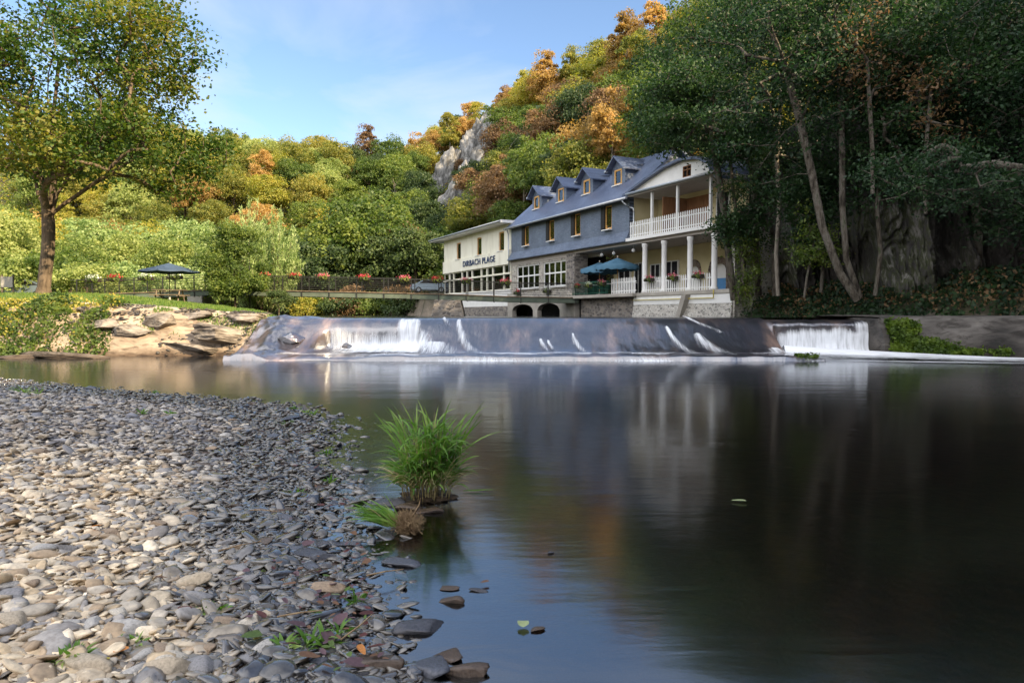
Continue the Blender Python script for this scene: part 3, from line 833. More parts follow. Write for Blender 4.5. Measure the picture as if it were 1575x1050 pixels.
def blob_crown(seed, rx, rz, nb, nleaf, size, gap=.25, pointy=0.0, br=(.26, .42), aspect=.7):
    """leaf clumps over many small sub-crowns; base of crown at z = 0"""
    rs = np.random.RandomState(seed); C = []; NN = []
    cen = []
    while len(cen) < nb:
        p = rs.uniform(-1, 1, 3)
        l = np.linalg.norm(p)
        if l > 1 or l < .35: continue
        if p[2] < -.55: continue
        w = 1 - pointy * max(0, p[2])
        cen.append((p[0] * rx * .84 * w, p[1] * rx * .84 * w, rz + p[2] * rz * .88))
    per = nleaf // nb
    for c in cen:
        r = rx * rs.uniform(br[0] * .7, br[1] * 1.05)
        q = rs.normal(size=(per, 3)); q /= np.linalg.norm(q, axis=1)[:, None]
        q[:, 2] = np.where(q[:, 2] < -.35, -q[:, 2] * .6, q[:, 2])
        rad = r * (rs.uniform(.62, 1.10, per) + rs.exponential(.12, per))
        p = np.array(c) + q * rad[:, None] * np.array([1, 1, .8])
        C.append(p); NN.append(q * 1.3)
    C = np.concatenate(C); NN = np.concatenate(NN)
    return leaf_quads(C, size, NN, seed, aspect=aspect)

def tubes_mesh(edges, nside=6):
    """edges: list of (p0, p1, r0, r1) -> V, F"""
    E = len(edges)
    p0 = np.array([e[0] for e in edges]); p1 = np.array([e[1] for e in edges]); r0 = np.array([e[2] for e in edges]); r1 = np.array([e[3] for e in edges])
    d = p1 - p0; L = np.linalg.norm(d, axis=1)[:, None] + 1e-9; d = d / L
    ext = d * np.minimum(r1[:, None] * .6, L * .45)
    ref = np.where(np.abs(d[:, 2:3]) > .9, np.array([[1., 0, 0]]), np.array([[0., 0, 1]]))
    u = np.cross(d, ref); u /= np.linalg.norm(u, axis=1)[:, None]; v = np.cross(d, u)
    an = np.linspace(0, 2 * PI, nside, endpoint=False)
    ring = (u[:, None, :] * np.cos(an)[None, :, None] + v[:, None, :] * np.sin(an)[None, :, None])
    A = p0[:, None] + ring * r0[:, None, None]; B = p1[:, None] + ring * r1[:, None, None]
    Cc = (p1 + ext)[:, None] + ring * (r1 * .72)[:, None, None]
    V = np.concatenate([A, B, Cc], 1).reshape(-1, 3)
    base = (np.arange(E) * 3 * nside)[:, None, None]; i = np.arange(nside); j = (i + 1) % nside
    F = np.stack([i, j, j + nside, i + nside], -1); F = np.concatenate([F, F + nside], 0)
    F = (F[None] + base).reshape(-1, 4)
    return V, F

def grow(seed, path, targets, rtip=.012, rmin_trunk=.2, power=2.2, seg=3, curve=.12, limbs=()):
    """skeleton: the trunk path, then every target hung on to the nearest point of what has grown"""
    rs = np.random.RandomState(seed)
    pos = [np.array(p, float) for p in path]; par = [-1] + list(range(len(path) - 1)); first = max(1, len(path) // 2)
    fork = pos[-1]; froot = len(pos) - 1
    for lm in limbs:
        pv = froot
        for p in lm: pos.append(np.array(p, float)); par.append(pv); pv = len(pos) - 1
    if limbs: first = len(path) + 2
    T = sorted([np.array(t, float) for t in targets], key=lambda t: np.linalg.norm(t - fork))
    tips = []
    for t in T:
        A = np.array(pos[first - 1:])
        v = t - A; dist = np.linalg.norm(v, axis=1)
        cost = dist + .9 * np.maximum(0, A[:, 2] - t[2] + .2 * dist) + .25 * np.maximum(0, np.linalg.norm(A - fork, axis=1) - np.linalg.norm(t - fork))
        j = int(np.argmin(cost)) + first - 1
        a = pos[j]; L = np.linalg.norm(t - a); prev = j
        k = max(1, min(seg, int(L / .5)))
        for q in range(1, k + 1):
            f = q / k
            p = a + (t - a) * f + np.array([0, 0, 1]) * math.sin(PI * f) * L * curve * .6 + rs.normal(size=3) * L * .035 * (f < 1)
            pos.append(p); par.append(prev); prev = len(pos) - 1
        tips.append(prev)
    n = len(pos); acc = np.zeros(n)
    for t in tips: acc[t] += rtip ** power
    for i in range(n - 1, 0, -1):
        acc[par[i]] += acc[i]
    r = np.maximum(acc, rtip ** power) ** (1 / power)
    sc = rmin_trunk / r[0]
    r = np.where(r > rtip * 2, r * lerp(1, sc, np.clip((r / r[0]) ** .5, 0, 1)), r)
    edges = [(pos[par[i]], pos[i], r[par[i]] if par[i] > 0 or True else r[i], r[i]) for i in range(1, n)]
    edges = [(a, b, min(ra, rb * 1.6 + .01) , rb) for a, b, ra, rb in edges]
    return edges, [pos[i] for i in tips], [pos[par[i]] for i in tips]

def wood_mesh(name, edges, mat, nside=6):
    V, F = tubes_mesh(edges, nside)
    return mesh_np(name, V, F, True, [mat])

def leaf_crown(name, tips, pars, per, spread, size, seed, mat, aspect=.6, flat_=.55, droop=0.0):
    rs = np.random.RandomState(seed)
    T = np.array(tips); Pp = np.array(pars); n = len(T)
    f = rs.uniform(0, 1.15, (n, per, 1))
    base = Pp[:, None] + (T - Pp)[:, None] * f
    off = rs.normal(size=(n, per, 3)) * spread * np.array([1, 1, flat_])
    C = (base + off)
    C[..., 2] -= droop * (off[..., 0] ** 2 + off[..., 1] ** 2)
    C = C.reshape(-1, 3)
    Nn = np.tile(np.array([0, 0, .9]), (len(C), 1))
    V, F = leaf_quads(C, size, Nn, seed, aspect=aspect)
    return mesh_np(name, V, F, False, [mat])

# ------------------------------------------------------------------ the big maple on the left bank
mb0 = W(68, 451, 32); mb0.z = hz(mb0.x, mb0.y) - .05
base = np.array(mb0)
rs = np.random.RandomState(5)
tg = []
cen = np.array([-20.0, 32, 11.9]) ; rad = np.array([7.3, 6.0, 7.2])
lob = [(cen + rs.uniform(-1, 1, 3) * rad * .62) for _ in range(26)]
while len(tg) < 520:
    p = rs.uniform(-1, 1, 3); l = np.linalg.norm(p)
    if l > 1 or l < .25: continue
    q = cen + p * rad
    if q[2] < 6.5 + 1.2 * float(vnoise(q[0] * .8, q[1] * .8)): continue
    if q[0] > -17 and q[2] < 6.9: continue
    if min(np.linalg.norm((q - c) / np.array([2.2, 2.2, 1.7])) for c in lob) > 1: continue
    tg.append(q)
path = [base, base + np.array([.12, 0, 1.0]), base + np.array([.28, 0, 2.1]), base + np.array([.33, 0, 2.9]), base + np.array([.30, .05, 3.5])]
limbs = []
for (ax_, ay_, az_) in ((-2.3, .4, 4.6), (-1.0, -.6, 6.6), (.3, .5, 7.6), (1.3, -.5, 6.4), (2.6, .3, 4.8), (-3.6, -.3, 2.8), (3.6, .6, 2.9), (-.4, 2.4, 4.6), (.8, -2.6, 4.4)):
    limbs.append([path[-1] + np.array([ax_ * t ** 1.25, ay_ * t ** 1.25, az_ * t]) + rs.normal(size=3) * .07 * np.array([1, 1, .2]) for t in (.12, .26, .42, .58, .78, 1.0)])
ed, tips, pars = grow(3, path, tg, rtip=.012, rmin_trunk=.28, seg=4, curve=.10, limbs=limbs)
# a flared foot
ed = [(path[0] + np.array([0, 0, -.2]), path[0] + np.array([.03, 0, .35]), .44, .29)] + ed
maple = empty('maple_tree', mb0, 0, 'large spreading maple with yellowing leaves beside the path on the left bank', 'tree')
def rel(me, o):
    return me
tr = link('trunk', wood_mesh('trunk', ed, M['bark'], 9), maple); tr.matrix_parent_inverse = Matrix.Translation(-Vector(mb0))
cr_ = link('crown', leaf_crown('crown', tips, pars, 92, .44, .17, 9, M['leaf_maple'], .75), maple); cr_.matrix_parent_inverse = Matrix.Translation(-Vector(mb0))

# ------------------------------------------------------------------ forest prototypes and planting
protos = {}
def add_proto(kind, cm, tm): protos.setdefault(kind, []).append((cm, tm))
def simple_trunk(seed, h, r, spread, nl=7):
    rs = np.random.RandomState(seed)
    E = [((0, 0, -1.2), (.05, 0, h * .5), r * 1.1, r * .8), ((.05, 0, h * .5), (0, .05, h), r * .8, r * .5)]
    for i in range(nl):
        a = rs.uniform(0, 2 * PI); z0 = h * rs.uniform(.45, 1.0)
        p = np.array([math.cos(a), math.sin(a), 0]) * spread * rs.uniform(.4, .8) + np.array([0, 0, z0 + spread * rs.uniform(.4, 1.1)])
        mid = np.array([p[0] * .4, p[1] * .4, lerp(z0, p[2], .35)])
        E += [(np.array([0, 0, z0]), mid, r * .5, r * .3), (mid, p, r * .3, r * .1)]
    return E
for i in range(4):      # broad crowns seen from afar, 7-9 m
    V, F = blob_crown(100 + i, 3.6, 3.0, 62 + i * 6, 11500, .23, br=(.15, .36))
    V[:, 2] += 1.3
    add_proto('broad', mesh_np('crown', V, F, False, [M['leaf_green']]), wood_mesh('trunk', simple_trunk(i, 4.0, .17, 2.4), M['bark'], 5))
for i in range(3):      # taller, looser
    V, F = blob_crown(200 + i, 2.5, 4.2, 60, 9000, .21, pointy=.45, br=(.16, .36))
    V[:, 2] += 1.6
    add_proto('tall', mesh_np('crown', V, F, False, [M['leaf_green']]), wood_mesh('trunk', simple_trunk(20 + i, 6.5, .14, 1.6), M['bark_pale'], 5))
for i in range(3):      # thin scrubby ones with bare twigs showing
    rs = np.random.RandomState(300 + i); tg = []
    while len(tg) < 60:
        p = rs.uniform(-1, 1, 3)
        if np.linalg.norm(p) < 1: tg.append(np.array([p[0] * 2.3, p[1] * 2.3, 4.6 + p[2] * 2.7]))
    e, tp, pr = grow(i, [(0, 0, -1.2), (.05, 0, .8), (.1, .05, 1.7), (0, .1, 2.4)], tg, rtip=.022, rmin_trunk=.13, seg=3)
    add_proto('scrub', leaf_crown('crown', tp, pr, 60, .34, .18, i, M['leaf_orange'], .7), wood_mesh('trunk', e, M['bark_pale'], 4))
for i in range(2):      # low bushes
    V, F = blob_crown(400 + i, 2.2, 1.35, 20, 4200, .18)
    add_proto('bush', mesh_np('crown', V, F, False, [M['leaf_green']]), wood_mesh('stem', simple_trunk(40 + i, 1.2, .05, 1.2), M['bark'], 4))

COLNAME = {'leaf_gold': 'green-gold', 'leaf_green': 'mid-green', 'leaf_dark': 'dark green', 'leaf_yellow': 'yellow', 'leaf_lime': 'pale lime-green', 'leaf_orange': 'orange-brown', 'leaf_rust': 'rust-brown', 'leaf_cliff': 'deep green', 'leaf_willow': 'silvery green'}
SHAPE = {'broad': 'round-crowned', 'tall': 'tall narrow', 'scrub': 'thin twiggy', 'bush': 'low'}
first_use = {}
def plant(kind, mat, x, y, sc, where, group, z=None, variant=None, sz=None):
    if variant is None: variant = R.randrange(len(protos[kind]))
    cm, tm = protos[kind][variant % len(protos[kind])]
    zz = hz(x, y) if z is None else z
    bush = kind == 'bush'
    root = empty('bush' if bush else 'tree', (x, y, zz - .1), R.uniform(0, 6.28), None, 'bush' if bush else 'tree', group)
    q = sc * R.uniform(.9, 1.12)
    root.scale = (sc, sc * R.uniform(.9, 1.1), q if sz is None else sz)
    c = bpy.data.objects.new('crown', cm); COL.objects.link(c); c.parent = root
    c.material_slots[0].link = 'OBJECT'; c.material_slots[0].material = M[mat]
    t = bpy.data.objects.new('stem' if bush else 'trunk', tm); COL.objects.link(t); t.parent = root
    later(root, f"{SHAPE[kind]} {COLNAME[mat]} {'bush' if bush else 'tree'} {where}", (x, y, zz + 4 * sc))
    return root

def pick(ws):
    t = R.uniform(0, sum(w for _, w in ws))
    for k_, w in ws:
        t -= w
        if t <= 0: return k_
    return ws[-1][0]

def zone_of(px, py):
    if px > 1130: return 'above the right cliff'
    if px > 1000: return 'on the ridge behind the gable' if py < 130 else 'on the slope behind the gable'
    if px > 880: return 'on the ridge above the dormers' if py < 150 else 'on the slope behind the slate roof'
    if px > 770: return 'just right of the high crag' if py < 190 else 'above the lowest dormer'
    if px > 650: return 'on the ridge near the high crag' if py < 230 else 'on the slope behind the cream wing'
    if px > 540: return 'on the skyline above the valley' if py < 270 else 'at the shady foot of the far slope'
    if px > 400: return 'on the crest of the far hill' if py < 270 else 'midway up the far hill'
    return 'high on the hill left of the valley' if py < 250 else 'on the hillside behind the meadow'

placed = []
def free(x, y, r):
    for a, b, q in placed:
        if (a - x) ** 2 + (b - y) ** 2 < (r + q) ** 2 * .36: return False
    placed.append((x, y, r)); return True

# right valley side
n = 0; tries = 0
while n < 172 and tries < 9000:
    tries += 1
    s_ = R.uniform(-8, 185); d_ = R.uniform(11.5, 49)
    if s_ < 20 and R.random() < .25: continue
    x, y = fromds(d_, s_); z = hz(x, y); px, py = proj((x, y, z + 4))
    if not (540 < px < 1180) or py < -40: continue
    r = 3.0 + .008 * s_
    # leave the rock outcrops bare
    q = proj((x, y, z + 3))
    if 704 < q[0] < 778 and 180 < q[1] < 285: continue
    if 650 < q[0] < 724 and 238 < q[1] < 350: continue
    if not free(x, y, r): continue
    high = d_ > 34
    if high: mat = pick([('leaf_orange', 4.6), ('leaf_yellow', 2.6), ('leaf_gold', 3.6), ('leaf_rust', .8), ('leaf_green', .8)]); kind = pick([('broad', 3), ('scrub', 3), ('tall', 2)])
    elif s_ > 60 and d_ < 26: mat = pick([('leaf_dark', 3), ('leaf_green', 4), ('leaf_rust', 1.2)]); kind = pick([('broad', 4), ('bush', 2), ('tall', 1)])
    else: mat = pick([('leaf_rust', 3.4), ('leaf_green', 2.4), ('leaf_gold', 2.8), ('leaf_orange', 2.2), ('leaf_dark', .8)]); kind = pick([('broad', 4), ('scrub', 1.6), ('tall', 2), ('bush', 1)])
    plant(kind, mat, x, y, R.uniform(.85, 1.25) * (1 + .0015 * s_), zone_of(px, py), 'trees on the right valley side')
    n += 1
for i, s_ in enumerate(np.arange(58, 200, 5.5)):
    d_ = 43 + R.uniform(-4, 3); x, y = fromds(d_, s_); z = hz(x, y); px, py = proj((x, y, z + 4))
    if px < 560: continue
    if not free(x, y, 2.2): continue
    plant(pick([('broad', 3), ('scrub', 2), ('tall', 2)]), pick([('leaf_orange', 4), ('leaf_yellow', 3), ('leaf_green', 3)]), x, y, R.uniform(1.05, 1.4), zone_of(px, py), 'trees on the right valley side')
# the hill that closes the valley and the hill on the left
n = 0; tries = 0
while n < 135 and tries < 9000:
    tries += 1
    y = R.uniform(108, 205); px0 = R.uniform(60, 650); x = (px0 - 787.5) / FPX * y
    z = hz(x, y); px, py = proj((x, y, z + 4))
    d_, s_ = dS(x, y)
    if d_ > 14: continue
    if z < 3: continue
    if not free(x, y, 4.0): continue
    mat = pick([('leaf_green', 2.4), ('leaf_gold', 5.5), ('leaf_yellow', 2.2), ('leaf_lime', 3.4), ('leaf_orange', .5), ('leaf_dark', .3)])
    plant(pick([('broad', 6), ('tall', 1.5)]), mat, x, y, R.uniform(1.1, 1.5), zone_of(px, py), 'trees on the far hill')
    n += 1
# upstream bank, in the shade
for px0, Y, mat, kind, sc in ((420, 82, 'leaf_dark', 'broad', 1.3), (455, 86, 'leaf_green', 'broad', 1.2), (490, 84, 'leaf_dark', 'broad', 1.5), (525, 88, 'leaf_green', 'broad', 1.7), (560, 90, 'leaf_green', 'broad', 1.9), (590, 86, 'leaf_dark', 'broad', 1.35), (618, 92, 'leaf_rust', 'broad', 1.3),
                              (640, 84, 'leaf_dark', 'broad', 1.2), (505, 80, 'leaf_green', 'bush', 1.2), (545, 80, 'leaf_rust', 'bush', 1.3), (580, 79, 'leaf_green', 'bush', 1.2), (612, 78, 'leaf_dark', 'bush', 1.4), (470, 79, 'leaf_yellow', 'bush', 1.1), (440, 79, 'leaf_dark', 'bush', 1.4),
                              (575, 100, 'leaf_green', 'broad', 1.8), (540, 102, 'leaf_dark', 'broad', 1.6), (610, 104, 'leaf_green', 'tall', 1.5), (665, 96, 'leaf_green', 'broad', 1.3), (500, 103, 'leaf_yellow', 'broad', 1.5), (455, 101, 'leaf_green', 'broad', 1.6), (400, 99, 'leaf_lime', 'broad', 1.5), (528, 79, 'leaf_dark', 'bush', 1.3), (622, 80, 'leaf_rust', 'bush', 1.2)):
    x = (px0 - 787.5) / FPX * Y
    plant(kind, mat, x, Y, sc, 'on the shady bank behind the footbridge', 'trees behind the footbridge')
# bright trees round the meadow
for px0, Y, mat, kind, sc in ((10, 58, 'leaf_lime', 'broad', .95), (40, 70, 'leaf_yellow', 'broad', 1.2), (110, 64, 'leaf_lime', 'broad', .95), (145, 78, 'leaf_willow', 'broad', 1.3), (185, 74, 'leaf_lime', 'broad', 1.1), (225, 82, 'leaf_willow', 'broad', 1.4), (262, 72, 'leaf_lime', 'broad', 1.0), (300, 80, 'leaf_willow', 'broad', 1.35),
                              (335, 86, 'leaf_willow', 'broad', 1.4), (75, 88, 'leaf_yellow', 'broad', 1.5), (165, 96, 'leaf_orange', 'broad', 1.4), (250, 98, 'leaf_yellow', 'broad', 1.5), (310, 100, 'leaf_lime', 'broad', 1.5), (20, 92, 'leaf_green', 'broad', 1.6), (115, 104, 'leaf_lime', 'broad', 1.6), (370, 92, 'leaf_lime', 'broad', 1.4),
                              (95, 52, 'leaf_green', 'bush', 1.35), (135, 50, 'leaf_lime', 'bush', 1.0), (170, 55, 'leaf_green', 'bush', .8), (15, 50, 'leaf_lime', 'bush', 1.2), (210, 62, 'leaf_willow', 'bush', 1.3), (250, 64, 'leaf_lime', 'bush', 1.1), (290, 62, 'leaf_willow', 'bush', 1.4), (325, 66, 'leaf_willow', 'bush', 1.5), (-20, 62, 'leaf_green', 'broad', 1.2), (200, 108, 'leaf_green', 'broad', 1.5), (280, 112, 'leaf_green', 'broad', 1.6), (55, 110, 'leaf_orange', 'broad', 1.6)):
    x = (px0 - 787.5) / FPX * Y
    plant(kind, mat, x, Y, sc, 'behind the meadow railing', 'trees round the meadow')

# slope bushes just behind the hotel
for px0, Y, mat, kind, sc in ((662, 86, 'leaf_green', 'bush', 1.7), (676, 87, 'leaf_dark', 'broad', 1.1), (700, 83, 'leaf_green', 'bush', 1.6), (728, 80, 'leaf_dark', 'bush', 1.5), (752, 78, 'leaf_dark', 'bush', 1.6), (690, 88, 'leaf_green', 'broad', 1.0), (776, 76, 'leaf_rust', 'bush', 1.5), (806, 74, 'leaf_rust', 'bush', 1.3), (716, 92, 'leaf_green', 'bush', 1.6), (745, 90, 'leaf_green', 'bush', 1.5), (786, 84, 'leaf_green', 'broad', .9)):
    x = (px0 - 787.5) / FPX * Y
    plant(kind, mat, x, Y, sc, 'close behind the cream wing', 'bushes behind the hotel')

# undergrowth that clothes the slopes: one uncountable mass of leaves
def carpet(name, pts, mat, size, h, seed, label, cat='undergrowth', per=10, spread=.6):
    rs = np.random.RandomState(seed)
    P = np.repeat(np.array(pts), per, 0); n_ = len(P)
    P = P + rs.normal(size=(n_, 3)) * np.array([spread, spread, 0])
    P[:, 2] = H(P[:, 0], P[:, 1]) + rs.uniform(0, 1, n_) ** 1.3 * h
    V, F = leaf_quads(P, size, np.tile(np.array([-.4, -.5, .6]), (n_, 1)), seed, aspect=.7)
    return tag(link(name, mesh_np(name, V, F, False, [M[mat]])), label, cat, kind='stuff')
def sample_ds(n_, d0, d1, s0, s1, seed, cond=None):
    rs = np.random.RandomState(seed); d = rs.uniform(d0, d1, n_); s = rs.uniform(s0, s1, n_)
    x, y = fromds(d, s); return np.stack([x, y, 0 * x], -1)
carpet('undergrowth', sample_ds(9000, 9.5, 50, -10, 180, 5), 'leaf_rust', .42, 2.2, 6, 'rusty brown scrub and undergrowth covering the steep right valley side', per=7, spread=.9)
carpet('undergrowth', sample_ds(7000, 9.5, 46, -10, 180, 15), 'leaf_green', .40, 1.9, 7, 'green undergrowth between the trees of the right valley side', per=7, spread=.7)
rs = np.random.RandomState(8); yy = rs.uniform(92, 215, 8500); xx = (rs.uniform(-420, 700, 8500) - 787.5) / FPX * yy
carpet('undergrowth', np.stack([xx, yy, 0 * xx], -1), 'leaf_yellow', .55, 2.6, 9, 'yellow green undergrowth on the far hill beyond the meadow', per=8, spread=1.1)
rs = np.random.RandomState(18); yy = rs.uniform(84, 215, 7500); xx = (rs.uniform(-420, 700, 7500) - 787.5) / FPX * yy
carpet('undergrowth', np.stack([xx, yy, 0 * xx], -1), 'leaf_green', .55, 2.6, 19, 'darker green undergrowth on the far hill beyond the meadow', per=8, spread=1.1)

# ------------------------------------------------------------------ rock outcrops
def rock_mesh(name, sx, sy, sz, seed, sub=5, mat=None, rough=.35, strat=1.0):
    bm = bmesh.new(); bmesh.ops.create_icosphere(bm, subdivisions=sub, radius=1)
    V = np.array([v.co[:] for v in bm.verts]); F = np.array([[v.index for v in f.verts] for f in bm.faces]); bm.free()
    sg = np.sign(V) * np.abs(V) ** .75
    V = sg / np.maximum(1, np.linalg.norm(sg, axis=1)[:, None] * .9)
    n1 = fbm(V[:, 0] * 2.5 + V[:, 1] * 1.7 + 5, V[:, 2] * .9 * strat + V[:, 1], 5, seed) - .5
    n2 = np.abs(fbm(V[:, 0] * 6 + V[:, 1] * 5, V[:, 2] * 1.6 * strat + 3, 4, seed + 7) - .5)
    n3 = np.round((fbm(V[:, 0] * 3 - V[:, 1] * 2, V[:, 2] * 1.2, 3, seed + 3)) * 5) / 5 - .5
    r = 1 + rough * (n1 * 1.5 + n3 * .8) - rough * n2 * .9
    V = V * r[:, None] * np.array([sx, sy, sz])
    return mesh_np(name, V, F, False, [mat or M['rock']])
def outcrop(c, pieces, label, seed, rz=.45, mat=None, name='rock_outcrop'):
    root = empty(name, c, rz, label, 'rock')
    for i, (dx, dy, dz, sx, sy, sz, tilt) in enumerate(pieces):
        o = link('rock_face', rock_mesh('rock_face', sx, sy, sz, seed + i * 5, 5 if sx * sz > 4 else 4, mat), root, (dx, dy, dz))
        o.rotation_euler = (0, tilt, R.uniform(-.3, .3))
    return root
def ray_hit(px, py, y0=40, y1=230):
    ys_ = np.arange(y0, y1, .5); X = (px - 787.5) / FPX * ys_; Z = EYE + (HOR - py) / FPX * ys_
    g = H(X, ys_); k_ = np.where(g > Z)[0]
    if len(k_) == 0: return None
    return Vector((X[k_[0]], ys_[k_[0]], Z[k_[0]]))
def crag_mesh(sx, sy, sz, seed, mat):
    bm = bmesh.new(); bmesh.ops.create_icosphere(bm, subdivisions=5, radius=1)
    V = np.array([v.co[:] for v in bm.verts]); F = np.array([[v.index for v in f.verts] for f in bm.faces]); bm.free()
    rs = np.random.RandomState(seed)
    for _ in range(20):
        nrm = rs.normal(size=3); nrm[2] *= .5; nrm /= np.linalg.norm(nrm); lim_ = rs.uniform(.5, .85); d_ = V @ nrm; over = d_ > lim_; V[over] -= np.outer((d_[over] - lim_) * .97, nrm)
    V *= 1.3
    r = 1 + .5 * (fbm(V[:, 0] * 3 + V[:, 1] * 2 + 4, V[:, 2] * 2 + V[:, 0] * 2, 5, seed) - .5) - .35 * np.abs(fbm(V[:, 0] * 7 + V[:, 1] * 5, V[:, 2] * 4, 3, seed + 5) - .5)
    return mesh_np('rock_face', V * r[:, None] * np.array([sx, sy, sz]), F, False, [mat])
M['crag'] = surf('crag', [(.25, (.04, .04, .038)), (.42, (.11, .108, .102)), (.56, (.21, .205, .195)), (.78, (.40, .39, .365))], scale=.9, stretch=(1.3, 1.3, .7), rough=.8, bump=1, bdist=.25, detail=11, bscale=2.2)
def crag(px, py, pieces, label, seed, toward=3.5):
    h = ray_hit(px, py) or W(px, py, 120); k_ = h.y / FPX
    root = empty('rock_outcrop', h, 0, label, 'rock')
    for i, (dx, dy, w_, hh, tilt) in enumerate(pieces):
        p = ray_hit(px + dx, py + dy) or (h + Vector((dx * k_, 0, -dy * k_)))
        o = link('rock_face', crag_mesh(w_ * k_ * .62, w_ * k_ * .52, hh * k_ * .60, seed + i * 3, M['crag']), root, p - h + Vector((0, -toward, 0)))
        o.rotation_euler = (-.1, tilt, R.uniform(-.3, .3))
crag(745, 226, [(0, 0, 30, 60, .12), (22, -8, 28, 48, .3), (-20, 26, 26, 52, .1), (6, 38, 38, 48, .3), (34, 14, 22, 40, .3), (-8, -14, 16, 30, .1)], 'tall pale crag standing on the ridge left of the dormers', 3)
crag(690, 285, [(0, 0, 34, 64, .25), (20, 22, 30, 54, .3), (-20, 22, 22, 50, .15), (34, -6, 22, 44, .2), (4, 40, 26, 36, .2)], 'broken grey crag low on the slope above the cream wing', 23)
crag(724, 330, [(0, 0, 16, 56, .1), (16, 8, 11, 40, .1), (-18, -6, 12, 36, .1)], 'narrow pale rock ribs behind the cream wing roof', 43)
crag(770, 265, [(0, 0, 18, 40, .2), (-16, 10, 14, 30, .1)], 'small rock face between the high crag and the lowest dormer', 63)

for px, py, k_, m_ in ((716, 212, 'scrub', 'leaf_orange'), (728, 196, 'broad', 'leaf_gold'), (742, 186, 'scrub', 'leaf_orange'), (756, 182, 'broad', 'leaf_orange'), (770, 180, 'scrub', 'leaf_gold'), (784, 192, 'broad', 'leaf_rust'), (706, 236, 'bush', 'leaf_green'), (758, 250, 'bush', 'leaf_rust'), (738, 262, 'bush', 'leaf_gold'), (716, 262, 'bush', 'leaf_rust'), (768, 232, 'bush', 'leaf_orange')):
    p = ray_hit(px, py)
    if p: plant(k_, m_, p.x, p.y + (2.5 if k_ != 'bush' else -4), .95, 'beside the high crag', 'trees on the right valley side', z=p.z - (0 if k_ != 'bush' else 1.5))
# cliff on the right, behind the leaning trunks
cl = empty('cliff', W(1330, 440, 29), 0, 'dark rock cliff with pale streaked faces behind the leaning trunks', 'cliff')
def on_cliff(px, pyb, pyt, Y, wpx, th, seed, tilt=0, mat=None, rg=.3):
    c = W(px, (pyb + pyt) / 2, Y); hh = (pyb - pyt) / FPX * Y * .5; w = wpx / FPX * Y * .5
    o = link('rock_face', rock_mesh('rock_face', w, th, hh * 1.1, seed, 5, mat, rg, .7), cl, c - cl.location)
    o.rotation_euler = (0, tilt, .1)
M['cliff_pale'] = surf('cliff_pale', [(.25, (.05, .05, .055)), (.42, (.15, .145, .135)), (.55, (.30, .29, .27)), (.68, (.13, .16, .06)), (.8, (.50, .49, .46))], scale=1.6, stretch=(2.6, 2.6, .5), rough=.8, bump=.9, bdist=.10, detail=10)
M['cliff_dark'] = surf('cliff_dark', [(.3, (.018, .017, .018)), (.5, (.05, .045, .042)), (.7, (.10, .09, .08))], scale=1.2, stretch=(1.8, 1.8, .5), rough=.85, bump=.9, bdist=.12, detail=9)
